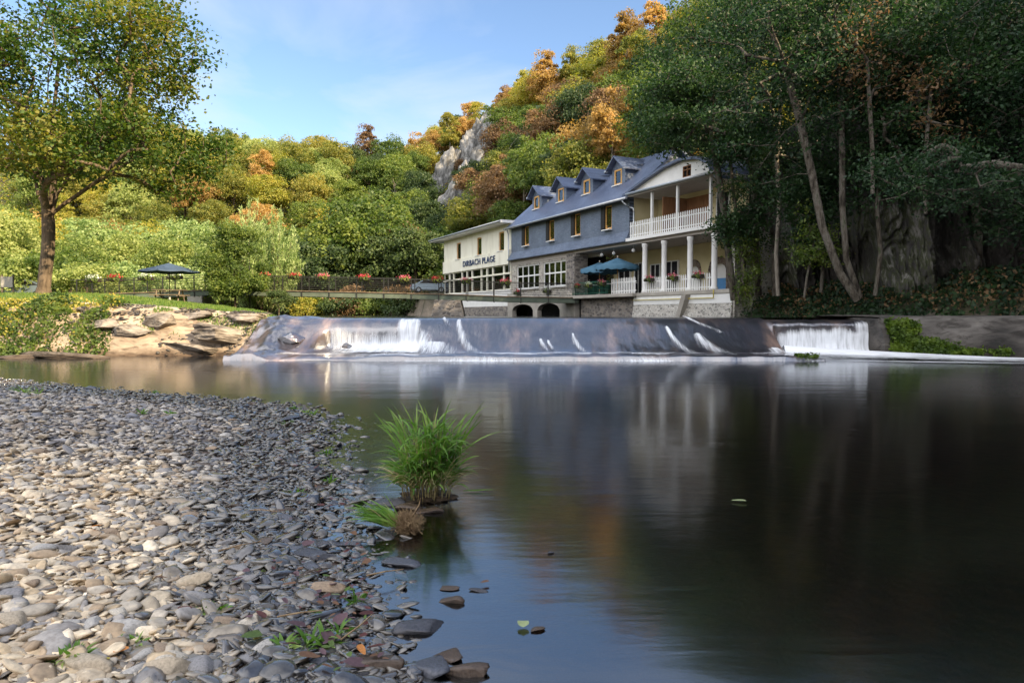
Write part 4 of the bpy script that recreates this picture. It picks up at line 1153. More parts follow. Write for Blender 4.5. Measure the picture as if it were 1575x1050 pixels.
def cliff_sheet():
    base = np.array([(1120, 38.5), (1180, 36.0), (1230, 33.8), (1290, 31.2), (1345, 29.2), (1420, 27.6), (1500, 26.6), (1580, 25.6), (1680, 24.6)], float)
    nu, nv = 420, 170
    pxx = np.linspace(1120, 1680, nu); Yb = np.interp(pxx, base[:, 0], base[:, 1])
    v = np.linspace(0, 1, nv)
    PX, Vv = np.meshgrid(pxx, v, indexing='ij'); YB = np.interp(PX, base[:, 0], base[:, 1])
    X = (PX - 787.5) / FPX * YB; Z = 1.5 + Vv * 9.5; Y = YB + Vv * 1.6
    u = PX * .02
    wq = fbm(u * .9, Vv * 2.0, 3, 77) - .5
    lean = u * 1.5 + Vv * 2.4 + wq * 1.6
    slab = fbm(lean * 1.1, Vv * 2.2 - u * .35 + wq, 2, 5) - .5
    st = (slab * 7); fr = st - np.floor(st); step = (np.floor(st) + sstep(.72, 1.0, fr)) / 7
    rid = np.abs(fbm(lean * 2.2, Vv * 5.0 - u * .8, 4, 12) - .5) * 2
    fine_ = fbm(lean * 6, Vv * 14, 4, 22) - .5
    fine2 = np.abs(fbm(lean * 12, Vv * 20, 3, 29) - .5)
    def bump(cx, cy, wx, wy):   # bulge or hollow at a place of the rock, cy in picture rows
        vy = (EYE + (HOR - cy) / FPX * np.interp(cx, base[:, 0], base[:, 1]) - 1.5) / 9.5
        return np.exp(-((PX - cx) / wx) ** 2 - ((Vv - vy) / wy) ** 2)
    D = step * 3.4 + rid * .8 + fine_ * .38 - fine2 * .25
    D += 1.3 * bump(1395, 370, 34, .30) + .9 * bump(1222, 350, 24, .34) - 1.5 * bump(1268, 420, 28, .22) + .6 * bump(1330, 340, 30, .14) - 1.1 * bump(1335, 410, 30, .16) - .8 * bump(1465, 400, 30, .3)
    Y = Y - D; X = X - D * .25
    pale = np.clip(1.25 * bump(1395, 372, 34, .26) + 1.0 * bump(1218, 365, 20, .30) + .9 * bump(1330, 340, 26, .10) + .45 * bump(1500, 400, 60, .15) + .3 * bump(1345, 430, 26, .14), 0, 1)
    ii = np.arange(nu * nv).reshape(nu, nv)
    F = np.stack([ii[:-1, :-1], ii[1:, :-1], ii[1:, 1:], ii[:-1, 1:]], -1).reshape(-1, 4)
    m, nt, out = newmat('cliff_rock')
    at = N(nt, 'Attribute', attribute_name='pale')
    vv = coords(nt, (2.2, 2.2, 1.0), (0, .45, 0))
    n1 = noise(nt, vv, 1.3, 10, .62)
    dark = ramp(nt, n1, [(.3, (.012, .011, .010)), (.5, (.03, .026, .022)), (.65, (.055, .047, .04)), (.8, (.10, .095, .085))])
    lite = ramp(nt, n1, [(.28, (.03, .028, .027)), (.42, (.10, .095, .09)), (.50, (.07, .085, .03)), (.6, (.24, .23, .215)), (.78, (.45, .43, .40))])
    n2 = noise(nt, coords(nt, (1.2, 1.2, .8)), 1.1, 6, .6)
    ad = N(nt, 'Math', operation='MULTIPLY_ADD'); ad.inputs[1].default_value = 1.0; nt.links.new(n2, ad.inputs[0]); ad.inputs[2].default_value = -.5
    a2 = N(nt, 'Math', operation='ADD'); nt.links.new(at.outputs['Fac'], a2.inputs[0]); nt.links.new(ad.outputs[0], a2.inputs[1])
    mr = N(nt, 'MapRange', interpolation_type='SMOOTHSTEP'); nt.links.new(a2.outputs[0], mr.inputs['Value']); mr.inputs['From Min'].default_value = .25; mr.inputs['From Max'].default_value = .7
    mx = N(nt, 'MixRGB'); nt.links.new(mr.outputs[0], mx.inputs[0]); nt.links.new(dark, mx.inputs[1]); nt.links.new(lite, mx.inputs[2])
    p = N(nt, 'BsdfPrincipled'); nt.links.new(mx.outputs[0], p.inputs['Base Color']); p.inputs['Roughness'].default_value = .8
    b_ = N(nt, 'Bump'); b_.inputs['Strength'].default_value = 1; b_.inputs['Distance'].default_value = .10; nt.links.new(noise(nt, vv, 3.2, 9, .65), b_.inputs['Height']); nt.links.new(b_.outputs[0], p.inputs['Normal'])
    nt.links.new(p.outputs[0], out.inputs['Surface'])
    P = np.stack([X, Y, Z], -1).reshape(-1, 3) - np.array(cl.location)
    return mesh_np('rock_face', P, F, False, [m], {'pale': pale.ravel()})
link('rock_face', cliff_sheet(), cl)

# ------------------------------------------------------------------ trees of the right cliff
def cliff_tree(name, pathpx, Y, tgc, tgr, nt_, seed, per, label, leaf='leaf_cliff', size=.17, rt=.16, bark='bark_mossy', spread=.42, zmin=None, Yt=None):
    pts = [np.array(W(px, py, Y + (0 if Yt is None else (Yt - Y) * i / (len(pathpx) - 1)))) for i, (px, py) in enumerate(pathpx)]
    rs = np.random.RandomState(seed); tg = []
    c = np.array(tgc); r = np.array(tgr)
    while len(tg) < nt_:
        p = rs.uniform(-1, 1, 3)
        if np.linalg.norm(p) > 1: continue
        q = c + p * r
        if float(vnoise(q[0] * .55 + q[1] * .3, q[2] * .6, seed)) < .36: continue
        tg.append(q)
    e, tp, pr = grow(seed, pts, tg, rtip=.012, rmin_trunk=rt, seg=4, curve=.05)
    b = Vector(pts[0])
    root = empty(name, b, 0, label, 'tree')
    t = link('trunk', wood_mesh('trunk', e, M[bark], 7), root); t.matrix_parent_inverse = Matrix.Translation(-b)
    cr = link('crown', leaf_crown('crown', tp, pr, per, spread, size, seed, M[leaf], .5, .5), root); cr.matrix_parent_inverse = Matrix.Translation(-b)
    return root
def wc(px, py, Y): return tuple(W(px, py, Y))
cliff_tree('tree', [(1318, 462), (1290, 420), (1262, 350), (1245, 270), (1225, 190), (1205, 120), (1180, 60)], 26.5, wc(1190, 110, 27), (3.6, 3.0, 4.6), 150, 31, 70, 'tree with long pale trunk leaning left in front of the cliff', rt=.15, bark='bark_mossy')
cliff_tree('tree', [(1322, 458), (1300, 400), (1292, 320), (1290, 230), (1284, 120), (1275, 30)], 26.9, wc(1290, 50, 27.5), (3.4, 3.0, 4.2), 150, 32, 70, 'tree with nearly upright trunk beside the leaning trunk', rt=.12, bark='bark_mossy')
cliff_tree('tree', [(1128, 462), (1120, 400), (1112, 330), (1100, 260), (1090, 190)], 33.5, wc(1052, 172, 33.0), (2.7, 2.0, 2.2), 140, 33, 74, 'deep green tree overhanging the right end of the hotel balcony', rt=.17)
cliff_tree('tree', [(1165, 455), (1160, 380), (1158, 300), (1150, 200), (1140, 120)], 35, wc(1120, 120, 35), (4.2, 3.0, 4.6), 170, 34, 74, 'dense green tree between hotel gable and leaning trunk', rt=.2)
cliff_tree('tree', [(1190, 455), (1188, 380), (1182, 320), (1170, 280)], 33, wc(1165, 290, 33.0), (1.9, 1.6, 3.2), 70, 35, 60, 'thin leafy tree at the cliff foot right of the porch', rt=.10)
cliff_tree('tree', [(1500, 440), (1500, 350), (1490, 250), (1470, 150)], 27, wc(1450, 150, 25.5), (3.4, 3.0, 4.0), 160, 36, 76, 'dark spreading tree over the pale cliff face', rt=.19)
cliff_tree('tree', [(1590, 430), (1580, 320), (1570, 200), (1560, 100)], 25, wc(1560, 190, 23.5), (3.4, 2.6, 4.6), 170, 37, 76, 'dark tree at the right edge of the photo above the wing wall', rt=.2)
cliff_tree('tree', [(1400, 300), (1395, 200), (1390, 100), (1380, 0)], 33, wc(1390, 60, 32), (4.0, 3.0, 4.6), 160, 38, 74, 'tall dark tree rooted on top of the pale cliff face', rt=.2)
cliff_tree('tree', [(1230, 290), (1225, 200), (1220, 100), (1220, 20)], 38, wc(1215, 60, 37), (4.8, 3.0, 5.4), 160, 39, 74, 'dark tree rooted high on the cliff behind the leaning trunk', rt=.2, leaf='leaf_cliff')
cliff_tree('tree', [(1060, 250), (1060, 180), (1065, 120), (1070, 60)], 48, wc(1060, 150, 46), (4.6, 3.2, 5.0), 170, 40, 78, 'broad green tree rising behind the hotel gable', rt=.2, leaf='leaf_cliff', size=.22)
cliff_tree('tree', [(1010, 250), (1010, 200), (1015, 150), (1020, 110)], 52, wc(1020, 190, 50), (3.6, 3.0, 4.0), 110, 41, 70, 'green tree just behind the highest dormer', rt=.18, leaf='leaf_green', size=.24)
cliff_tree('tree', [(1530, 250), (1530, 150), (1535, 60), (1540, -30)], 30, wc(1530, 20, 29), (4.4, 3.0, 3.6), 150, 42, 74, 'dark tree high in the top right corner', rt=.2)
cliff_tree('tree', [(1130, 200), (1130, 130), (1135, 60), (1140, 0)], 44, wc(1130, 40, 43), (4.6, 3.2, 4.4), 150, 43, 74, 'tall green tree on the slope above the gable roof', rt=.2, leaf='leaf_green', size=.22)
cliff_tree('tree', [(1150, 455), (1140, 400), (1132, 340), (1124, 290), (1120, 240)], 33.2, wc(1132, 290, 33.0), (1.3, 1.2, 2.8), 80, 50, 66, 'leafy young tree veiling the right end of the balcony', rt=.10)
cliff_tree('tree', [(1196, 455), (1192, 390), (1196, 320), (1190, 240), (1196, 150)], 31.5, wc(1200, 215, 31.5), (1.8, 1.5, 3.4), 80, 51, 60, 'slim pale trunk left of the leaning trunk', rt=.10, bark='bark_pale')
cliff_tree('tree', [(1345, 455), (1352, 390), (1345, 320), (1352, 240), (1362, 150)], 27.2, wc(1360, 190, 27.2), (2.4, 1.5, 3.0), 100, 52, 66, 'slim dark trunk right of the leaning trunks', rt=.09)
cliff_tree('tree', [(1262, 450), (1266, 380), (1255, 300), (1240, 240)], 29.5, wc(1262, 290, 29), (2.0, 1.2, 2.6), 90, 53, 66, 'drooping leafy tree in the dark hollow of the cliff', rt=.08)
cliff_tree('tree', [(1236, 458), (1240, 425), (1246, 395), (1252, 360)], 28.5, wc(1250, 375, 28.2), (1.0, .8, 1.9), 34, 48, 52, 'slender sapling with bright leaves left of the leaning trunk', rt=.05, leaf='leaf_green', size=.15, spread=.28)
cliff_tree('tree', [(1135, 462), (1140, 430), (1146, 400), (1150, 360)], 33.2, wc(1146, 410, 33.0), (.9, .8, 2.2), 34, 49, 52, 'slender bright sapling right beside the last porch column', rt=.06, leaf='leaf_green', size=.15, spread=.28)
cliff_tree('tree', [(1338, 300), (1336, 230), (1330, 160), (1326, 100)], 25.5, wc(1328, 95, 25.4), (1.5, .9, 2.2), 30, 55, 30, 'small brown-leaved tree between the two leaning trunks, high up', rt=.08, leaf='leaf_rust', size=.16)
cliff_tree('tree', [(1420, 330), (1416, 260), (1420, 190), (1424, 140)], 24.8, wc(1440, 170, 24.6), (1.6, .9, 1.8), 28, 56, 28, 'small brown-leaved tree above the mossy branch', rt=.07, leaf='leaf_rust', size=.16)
# branches of an alder hanging into view from the upper right
cliff_tree('tree', [(1640, 330), (1610, 285), (1570, 262), (1520, 255), (1475, 262), (1440, 240)], 21.5, wc(1450, 275, 21), (2.8, 1.2, 1.0), 60, 44, 62, 'low mossy branch reaching left over the water in front of the cliff', rt=.13, size=.13, spread=.35)
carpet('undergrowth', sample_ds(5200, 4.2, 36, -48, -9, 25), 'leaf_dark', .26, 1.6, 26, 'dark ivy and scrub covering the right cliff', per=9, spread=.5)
carpet('undergrowth', sample_ds(1500, 4.6, 34, -48, -9, 27), 'leaf_rust', .22, 1.5, 28, 'dead brown leaves and twigs among the ivy of the cliff', per=8, spread=.5)

# plants along the right bank
rs = np.random.RandomState(45)
pts = sample_ds(2600, -1.1, 4.2, -36, -7.3, 46)
carpet('bank_plants', pts, 'leaf_cliff', .17, .55, 47, 'low green plants along the water edge of the right bank', per=9, spread=.25)
pts = sample_ds(700, .9, 4.6, -36, -7.3, 48)
carpet('bank_plants', pts, 'leaf_rust', .15, .5, 49, 'brown withered plants higher up the right bank', per=9, spread=.25)

# ------------------------------------------------------------------ the hotel (local x along the front towards the camera, y into the slope)
HX = math.atan2(-DX, DY)
hotel = empty('hotel', (P0[0], P0[1], 0), HX, 'two-part riverside hotel, cream wing and slate-clad wing with four dormers and a columned porch', 'building')
def HP(x, y, z): 
    return Vector((P0[0] + DY * x + DX * y, P0[1] - DX * x + DY * y, z))
def part(mb, name, mat, parent=None, label=None):
    o = mb.build(name, M[mat], parent or hotel)
    if label: o['label'] = label
    return o

def wall_with_holes(mb, x0, x1, z0, z1, y, th, holes, ):
    """front wall as blocks round rectangular openings"""
    xsx = sorted(set([x0, x1] + [h[0] for h in holes] + [h[1] for h in holes]))
    for a, b in zip(xsx[:-1], xsx[1:]):
        mid = (a + b) / 2; hs = sorted([(h[2], h[3]) for h in holes if h[0] <= mid <= h[1]])
        z = z0
        for lo, hi in hs:
            if lo > z: mb.box(a, b, y, y + th, z, lo)
            z = hi
        if z < z1: mb.box(a, b, y, y + th, z, z1)

WX = [-28.9, -23.7, -18.8]                 # windows of the cream wing
SX = [-14.2, -10.1, -6.4, -2.55]           # windows of the slate wing
# --- cream wing
CW0, CW1 = -33.1, -16.85
mb = MB(); holes = [(x - .55, x + .55, 6.95, 8.6) for x in WX]
wall_with_holes(mb, CW0, CW1, 5.85, 9.12, -.05, .3, holes)
mb.box(CW0, CW0 + .3, .25, 9.0, 1.0, 9.12); mb.box(CW0 + .3, CW1, 8.7, 9.0, 1.0, 9.12)
mb.box(CW0, CW1, -.20, -.053, 5.70, 6.92)          # deeper lower band that carries the lettering
part(mb, 'upper_wall', 'cream')
mb = MB(); mb.box(CW0 - .0, CW1, -.12, .2, 2.15, 3.55); part(mb, 'lower_wall', 'white')
mb = MB(); mb.box(CW0, CW1, -.15, .2, .6, 2.147); part(mb, 'foundation', 'stone_dark')
mb = MB(); mb.box(CW0 - 1.9, CW1 + .02, -1.0, 9.6, 9.125, 9.36); part(mb, 'flat_roof', 'white')
mb = MB(); mb.path([(CW0 - 1.95, -1.08, 9.30), (CW1 - .1, -1.08, 9.26)], .075, 8); part(mb, 'gutter', 'zinc')
mb = MB(); mb.box(CW0, CW1, .3, 8.6, 3.45, 3.54); mb.box(CW0 + .3, CW1, 3.8, 3.9, 3.55, 5.8); part(mb, 'dining_room_wall', 'curtain')
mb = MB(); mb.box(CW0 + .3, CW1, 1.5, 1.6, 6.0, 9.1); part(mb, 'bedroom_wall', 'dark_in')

def window(x0, x1, z0, z1, y, nx_, nz_, frame='white', bar=.06, zs=None, xsplit=None, curtain=None, sill=True, name='window'):
    f = MB()
    f.box(x0, x1, y - .02, y + .06, z0, z0 + bar); f.box(x0, x1, y - .02, y + .06, z1 - bar, z1)
    f.box(x0, x0 + bar, y - .02, y + .06, z0 + bar, z1 - bar); f.box(x1 - bar, x1, y - .02, y + .06, z0 + bar, z1 - bar)
    o = part(f, name, frame)
    mu = MB(); any_ = False
    for i in range(1, nx_):
        x = lerp(x0, x1, i / nx_) if xsplit is None else xsplit[i - 1]
        mu.box(x - bar * .45, x + bar * .45, y - .015, y + .05, z0 + bar, z1 - bar); any_ = True
    for z in (zs or [lerp(z0, z1, i / nz_) for i in range(1, nz_)]):
        mu.box(x0 + bar, x1 - bar, y - .022, y + .055, z - bar * .5, z + bar * .5); any_ = True
    if any_: part(mu, 'mullion', frame, o)
    g = MB(); g.box(x0 + bar, x1 - bar, y + .015, y + .025, z0 + bar, z1 - bar); part(g, 'pane', 'glass', o)
    if sill:
        s = MB(); s.box(x0 - .08, x1 + .08, y - .32, y - .021, z0 - .06, z0); part(s, 'sill', 'white', o)
    if curtain:
        c = MB(); a, b, m_ = curtain
        n_ = 9
        for i in range(n_):
            xa = lerp(a, b, i / n_); xb = lerp(a, b, (i + 1) / n_); c.quad([(xa, y + .07 + .03 * (i % 2), z0 + .05), (xb, y + .07 + .03 * ((i + 1) % 2), z0 + .05), (xb, y + .07 + .03 * ((i + 1) % 2), z1 - .05), (xa, y + .07 + .03 * (i % 2), z1 - .05)])
        part(c, 'curtain', m_, o)
    return o
def open_sash(o, x0, x1, z0, z1, y, frame='wood_frame', ang=.9):
    """a sash tilted open inside its frame"""
    s = MB(); w = x1 - x0; b = .06
    s.box(0, w, -.02, .03, 0, b); s.box(0, w, -.02, .03, z1 - z0 - b, z1 - z0); s.box(0, b, -.02, .03, b, z1 - z0 - b); s.box(w - b, w, -.02, .03, b, z1 - z0 - b)
    q = s.build('sash', M[frame], o); q.location = (x0, y, z0); q.rotation_euler = (-.16, 0, 0)
    g = MB(); g.box(b, w - b, 0, .008, b, z1 - z0 - b); g.build('pane', M['glass'], q)
for i, x in enumerate(WX):
    o = window(x - .55, x + .55, 6.95, 8.6, .05, 1, 1, 'wood_frame', .09, curtain=(x - (.45 if i == 1 else .1), x + .5, 'curtain'))
# glazed dining room front: mullion positions read off the photograph
cuts = [-33.05, -31.5, -30.3, -28.0, -26.7, -25.4, -23.2, -21.9, -20.6, -18.3, -16.95]
for a, b in zip(cuts[:-1], cuts[1:]):
    window(a, b, 3.55, 5.70, .0, 1, 1, 'cream', .085, zs=[4.98], sill=False, name='tall_window')
    cols = MB(); cols.box(b - .07, b + .07, -.10, .08, 3.551, 5.699)
    part(cols, 'mullion_post', 'cream')
mb = MB(); mb.box(CW0, CW1, -.17, .10, 4.86, 4.96); part(mb, 'transom', 'cream')
mb = MB(); mb.box(CW0, CW1, -.16, .1, 3.44, 3.548); part(mb, 'ledge', 'white')
# lettering
def word(txt, x0, x1):
    tx = bpy.data.curves.new('t', 'FONT'); tx.body = txt; tx.size = .78; tx.extrude = .03; tx.offset = .006; tx.space_character = 1.15
    tx.align_x = 'LEFT'; tx.align_y = 'CENTER'
    to = bpy.data.objects.new('t', tx); COL.objects.link(to); bpy.context.view_layer.update()
    me = bpy.data.meshes.new_from_object(to); bpy.data.objects.remove(to)
    xs_ = [v.co.x for v in me.vertices]; k_ = (x1 - x0) / (max(xs_) - min(xs_)); m0 = min(xs_)
    for v in me.vertices: v.co.x = (v.co.x - m0) * k_
    o = link('sign_word', me, hotel, (x0, -.235, 6.32), M['sign_blue']); o.rotation_euler = (PI / 2, 0, 0)
word('DIRBACH', -27.3, -23.05); word('PLAGE', -22.55, -19.75)

# --- slate wing
SW0, SW1 = -16.8, 0
mb = MB(); holes = [(x - .62, x + .62, 6.95, 8.5) for x in SX]
wall_with_holes(mb, SW0, SW1, 6.55, 8.72, -.06, .34, holes)
mb.box(SW0 - .02, SW0 + .26, .283, 7.0, 6.55, 8.72)
part(mb, 'slate_wall', 'slate')
mb = MB()                                     # flared slate skirt at the foot of the cladding
prof = [(-.062, 6.62), (-.12, 6.5), (-.25, 6.25), (-.45, 5.98), (-.43, 5.93), (.1, 5.95), (.1, 6.62)]
mb.prismx(prof, SW0 - .05, SW1 + .02); part(mb, 'slate_skirt', 'slate')
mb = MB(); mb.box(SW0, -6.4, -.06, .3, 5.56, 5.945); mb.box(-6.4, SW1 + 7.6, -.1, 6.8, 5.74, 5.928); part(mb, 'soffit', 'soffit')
for i, x in enumerate(SX):
    o = window(x - .15, x + .62, 6.95, 8.5, .0, 1, 1, 'wood_frame', .08, curtain=(x + .1, x + .55, 'white'))
    open_sash(o, x - .08, x + .55, 7.02, 8.42, .0)
    s = MB(); s.box(x - .62, x - .15, -.10, -.04, 6.95, 8.5)
    for k_ in range(8): s.box(x - .58, x - .19, -.115, -.101, 7.05 + k_ * .18, 7.16 + k_ * .18)
    part(s, 'shutter', 'shutter')
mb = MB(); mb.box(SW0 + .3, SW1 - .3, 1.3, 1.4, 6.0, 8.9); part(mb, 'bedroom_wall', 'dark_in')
# stone ground floor
gw = [(-15.95, -11.95), (-11.35, -7.85)]
mb = MB(); wall_with_holes(mb, SW0, -6.75, 2.95, 5.555, -.02, .4, [(a, b, 3.5, 5.42) for a, b in gw])
part(mb, 'stone_wall', 'stone_wall')
mb = MB(); mb.box(-7.55, -6.45, -.14, 1.0, 2.75, 5.735, .02); part(mb, 'stone_pillar', 'stone_dark')
mb = MB(); mb.box(SW0 - .02, -6.3, -.45, -.05, 2.72, 3.15, .02); part(mb, 'parapet', 'stone_wall')
for gi, (a, b) in enumerate(gw):
    window(a, b, 3.5, 5.42, .10, 4, 2, 'white', .11, zs=[4.55], sill=True, curtain=((a + b) / 2 - (.9 if gi else 0), (a + b) / 2 + (.2 if gi else .7), 'curtain'), name='large_window')
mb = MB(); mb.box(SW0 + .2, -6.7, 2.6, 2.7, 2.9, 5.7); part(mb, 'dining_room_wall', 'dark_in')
# arched base of the slate wing
mb = MB()
def arch_wall(mb, x0, x1, z0, z1, y0, y1, arches, seg=14):
    xs2 = [x0]
    cur = x0
    for (a, b, zs_, rise) in arches:
        mb.box(cur, a, y0, y1, z0, z1)
        for i in range(seg):
            ta = i / seg; tb = (i + 1) / seg
            xa = lerp(a, b, ta); xb = lerp(a, b, tb)
            za = zs_ + rise * math.sqrt(max(0, 1 - (2 * ta - 1) ** 2)); zb = zs_ + rise * math.sqrt(max(0, 1 - (2 * tb - 1) ** 2))
            mb.prism([(xa, za), (xb, zb), (xb, z1), (xa, z1)], y0, y1)
        cur = b
    mb.box(cur, x1, y0, y1, z0, z1)
arch_wall(mb, SW0, -5.9, .5, 2.55, -.42, -.02, [(-15.9, -12.2, 1.75, .5), (-11.5, -8.0, 1.75, .52)])
part(mb, 'arched_base', 'concrete')
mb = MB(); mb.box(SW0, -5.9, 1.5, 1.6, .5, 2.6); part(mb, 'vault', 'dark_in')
mb = MB(); mb.box(SW0, -5.6, -.5, .4, 2.552, 2.72, .02); part(mb, 'base_slab', 'concrete')
# main roof with overhang
def slope_roof(mb, x0, x1, y0, z0, y1, z1, th):
    dy = y1 - y0; dz = z1 - z0; L = math.hypot(dy, dz); ny, nz_ = -dz / L * th, dy / L * th
    mb.prismx([(y0, z0), (y1, z1), (y1 + ny, z1 + nz_), (y0 + ny, z0 + nz_)], x0, x1)
mb = MB()
mb.prismx([(-.5, 8.66), (3.6, 12.20), (7.8, 8.66), (7.8, 8.50), (3.6, 12.0), (-.5, 8.50)], SW0 - .35, SW1 + .35)
part(mb, 'slate_roof', 'slate_roof')
mb = MB(); mb.prismx([(-.06, 8.725), (3.6, 11.85), (7.2, 8.725)], SW0 + .001, SW0 + .2); part(mb, 'gable_wall', 'slate')
mb = MB(); mb.prismx([(-.06, 8.725), (3.6, 11.85), (7.2, 8.725)], SW1 - .2, SW1 - .001); part(mb, 'gable_wall', 'slate')
mb = MB(); mb.path([(SW0 - .4, -.58, 8.60), (SW1 + .4, -.58, 8.56)], .085, 8); part(mb, 'gutter', 'zinc')
mb = MB(); mb.path([(-.15, -.55, 8.52), (.05, -.52, 8.3), (.12, -.15, 8.05), (.55, -.16, 7.95), (.6, -.16, 7.7), (.6, -.16, 5.9)], .05, 8); part(mb, 'downpipe', 'zinc')
mb = MB(); mb.path([(SW0 + .1, -.55, 8.55), (SW0 - .1, -.3, 8.2), (SW0 - .12, -.25, 5.0)], .045, 8); part(mb, 'downpipe', 'zinc')
# dormers
for i, x in enumerate([-14.5, -10.55, -6.85, -2.95]):
    w = .78; yf = 1.15; ze = 11.15; za = 11.85
    mb = MB()
    # cheeks
    for sgn in (-1, 1):
        xa = x + sgn * w; xb = xa - sgn * .12
        mb.prismx([(yf, 9.9), (yf, ze), (3.2, ze), (3.2, 11.75), (2.9, 11.5)], min(xa, xb), max(xa, xb))
    # front surround
    wall_with_holes(mb, x - w + .12, x + w - .12, 9.95, ze + .02, yf + .0, .1, [(x - .42, x + .42, 10.05, 11.08)])
    mb.prism([(x - w, ze), (x + w, ze), (x, za - .05)], yf, yf + .1)
    dz_ = part(mb, 'dormer', 'slate')
    r = MB()
    for sgn in (-1, 1):
        r.bm.verts.ensure_lookup_table()
        a = [(x, za + .10), (x + sgn * (w + .28), ze - .14), (x + sgn * (w + .28), ze - .22), (x, za + .0)]
        r.prism(a, yf - .42, 3.5)
    part(r, 'dormer_roof', 'slate_roof', dz_)
    f = MB(); b_ = .11
    f.box(x - .42, x + .42, yf - .03, yf + .06, 10.05, 10.05 + b_); f.box(x - .42, x + .42, yf - .03, yf + .06, 11.08 - b_, 11.08); f.box(x - .42, x - .42 + b_, yf - .03, yf + .06, 10.05 + b_, 11.08 - b_); f.box(x + .42 - b_, x + .42, yf - .03, yf + .06, 10.05 + b_, 11.08 - b_)
    fo = part(f, 'window', 'wood_frame', dz_)
    g = MB(); g.box(x - .32, x + .32, yf + .02, yf + .03, 10.14, 11.0); g.build('pane', M['glass'], fo)
    c = MB(); c.box(x - .36, x + .36, yf + .12, yf + .14, 10.1, 11.06); part(c, 'curtain', 'white' if i else 'curtain', dz_)
    s = MB(); s.box(x - .5, x + .5, yf - .22, yf - .031, 9.98, 10.04); part(s, 'sill', 'white', dz_)
    l = MB(); l.box(x - w - .30, x - w - .12, yf - .45, yf - .22, 11.0, 11.13, .02); part(l, 'bargeboard_end', 'zinc', dz_)

# --- porch wing on the right
PX1 = 7.6
cols_x = [1.47, 3.3, 5.55, 7.45]
for x in cols_x:
    mb = MB(); mb.lathe([(.20, 0), (.20, .12), (.155, .2), (.15, 2.75), (.19, 2.85), (.19, 2.98)], (x, .05, 2.72), 16)
    part(mb, 'column', 'white')
mb = MB(); mb.box(.02, PX1 + .25, -.35, 6.8, 5.93, 6.12); part(mb, 'balcony_slab', 'white')
def pickets(mb, x0, x1, y, z0, h, step=.17, w=.085):
    n_ = int((x1 - x0) / step)
    for i in range(n_):
        x = x0 + (i + .5) * (x1 - x0) / n_
        mb.prism([(x - w / 2, z0), (x + w / 2, z0), (x + w / 2, z0 + h - .07), (x, z0 + h), (x - w / 2, z0 + h - .07)], y, y + .02)
    mb.box(x0, x1, y + .021, y + .06, z0 + .12, z0 + .18); mb.box(x0, x1, y + .021, y + .06, z0 + h - .3, z0 + h - .24)
posts = [.25, 2.45, 4.75, 7.4]
for a, b in zip(posts[:-1], posts[1:]):
    mb = MB(); pickets(mb, a + .07, b - .07, -.26, 6.125, .98); part(mb, 'balcony_railing', 'white')
for x in posts[1:]:
    mb = MB(); mb.box(x - .065, x + .065, -.26, -.13, 6.12, 8.62); part(mb, 'balcony_post', 'white')
mb = MB(); mb.box(0.02, PX1, 2.1, 2.3, 6.125, 8.62); part(mb, 'balcony_back_wall', 'yellow_render')
mb = MB(); mb.box(-.18, .001, .29, 2.3, 5.93, 8.72); part(mb, 'balcony_side_wall', 'yellow_render')
mb = MB(); mb.box(2.9, 2.98, .2, 2.09, 6.125, 8.3); mb.box(2.98, 4.9, 1.95, 2.09, 6.125, 8.3); part(mb, 'board_screen', 'boards')
mb = MB(); mb.box(.75, 1.55, 2.0, 2.095, 6.125, 8.2); o = part(mb, 'balcony_door', 'dark_in'); mb = MB(); mb.box(.68, .75, 1.97, 2.12, 6.125, 8.27); mb.box(1.55, 1.62, 1.97, 2.12, 6.125, 8.27); mb.box(.75, 1.55, 1.97, 2.12, 8.2, 8.27); part(mb, 'door_frame', 'white', o)
mb = MB(); mb.box(5.5, 6.4, 2.0, 2.095, 6.5, 8.2); o = part(mb, 'balcony_door', 'dark_in'); mb = MB(); mb.box(5.43, 5.5, 1.97, 2.12, 6.5, 8.27); mb.box(6.4, 6.47, 1.97, 2.12, 6.5, 8.27); part(mb, 'door_frame', 'white', o)
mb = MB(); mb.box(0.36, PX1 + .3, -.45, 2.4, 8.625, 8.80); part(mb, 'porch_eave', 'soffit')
mb = MB(); mb.path([(.3, -.54, 8.78), (PX1 + .4, -.54, 8.74)], .08, 8); part(mb, 'gutter', 'zinc')
# shallow curved gable facing the river
gp = [(0, 8.80), (1.86, 9.35), (3.6, 9.76), (5.0, 9.90), (6.4, 9.74), (7.3, 9.3), (7.6, 8.8)]
mb = MB()
wx0, wx1, wz0, wz1 = 5.05, 5.75, 8.98, 9.60
mb.prism([gp[0], gp[1], (3.6, 9.76), (wx0, 9.895), (wx0, 8.80)], -.12, .1)
mb.prism([(wx0, 8.8), (wx1, 8.8), (wx1, wz0), (wx0, wz0)], -.12, .1)
mb.prism([(wx0, wz1), (wx1, wz1), (wx1, 9.815), (wx0, 9.895)], -.12, .1)
mb.prism([(wx1, 8.8), (7.6, 8.8), (7.3, 9.3), (6.4, 9.74), (wx1, 9.815)], -.12, .1)
part(mb, 'river_gable', 'white')
f = MB(); f.box(wx0, wx1, -.1, -.03, wz0, wz0 + .05); f.box(wx0, wx1, -.1, -.03, wz1 - .05, wz1); f.box(wx0, wx0 + .05, -.1, -.03, wz0 + .05, wz1 - .05); f.box(wx1 - .05, wx1, -.1, -.03, wz0 + .05, wz1 - .05); f.box((wx0 + wx1) / 2 - .03, (wx0 + wx1) / 2 + .03, -.1, -.03, wz0 + .05, wz1 - .05); f.box(wx0 + .05, wx1 - .05, -.098, -.035, 9.36, 9.41)
o = part(f, 'gable_window', 'boards'); g = MB(); g.box(wx0, wx1, .0, .01, wz0, wz1); part(g, 'pane', 'dark_in', o)
mb = MB()
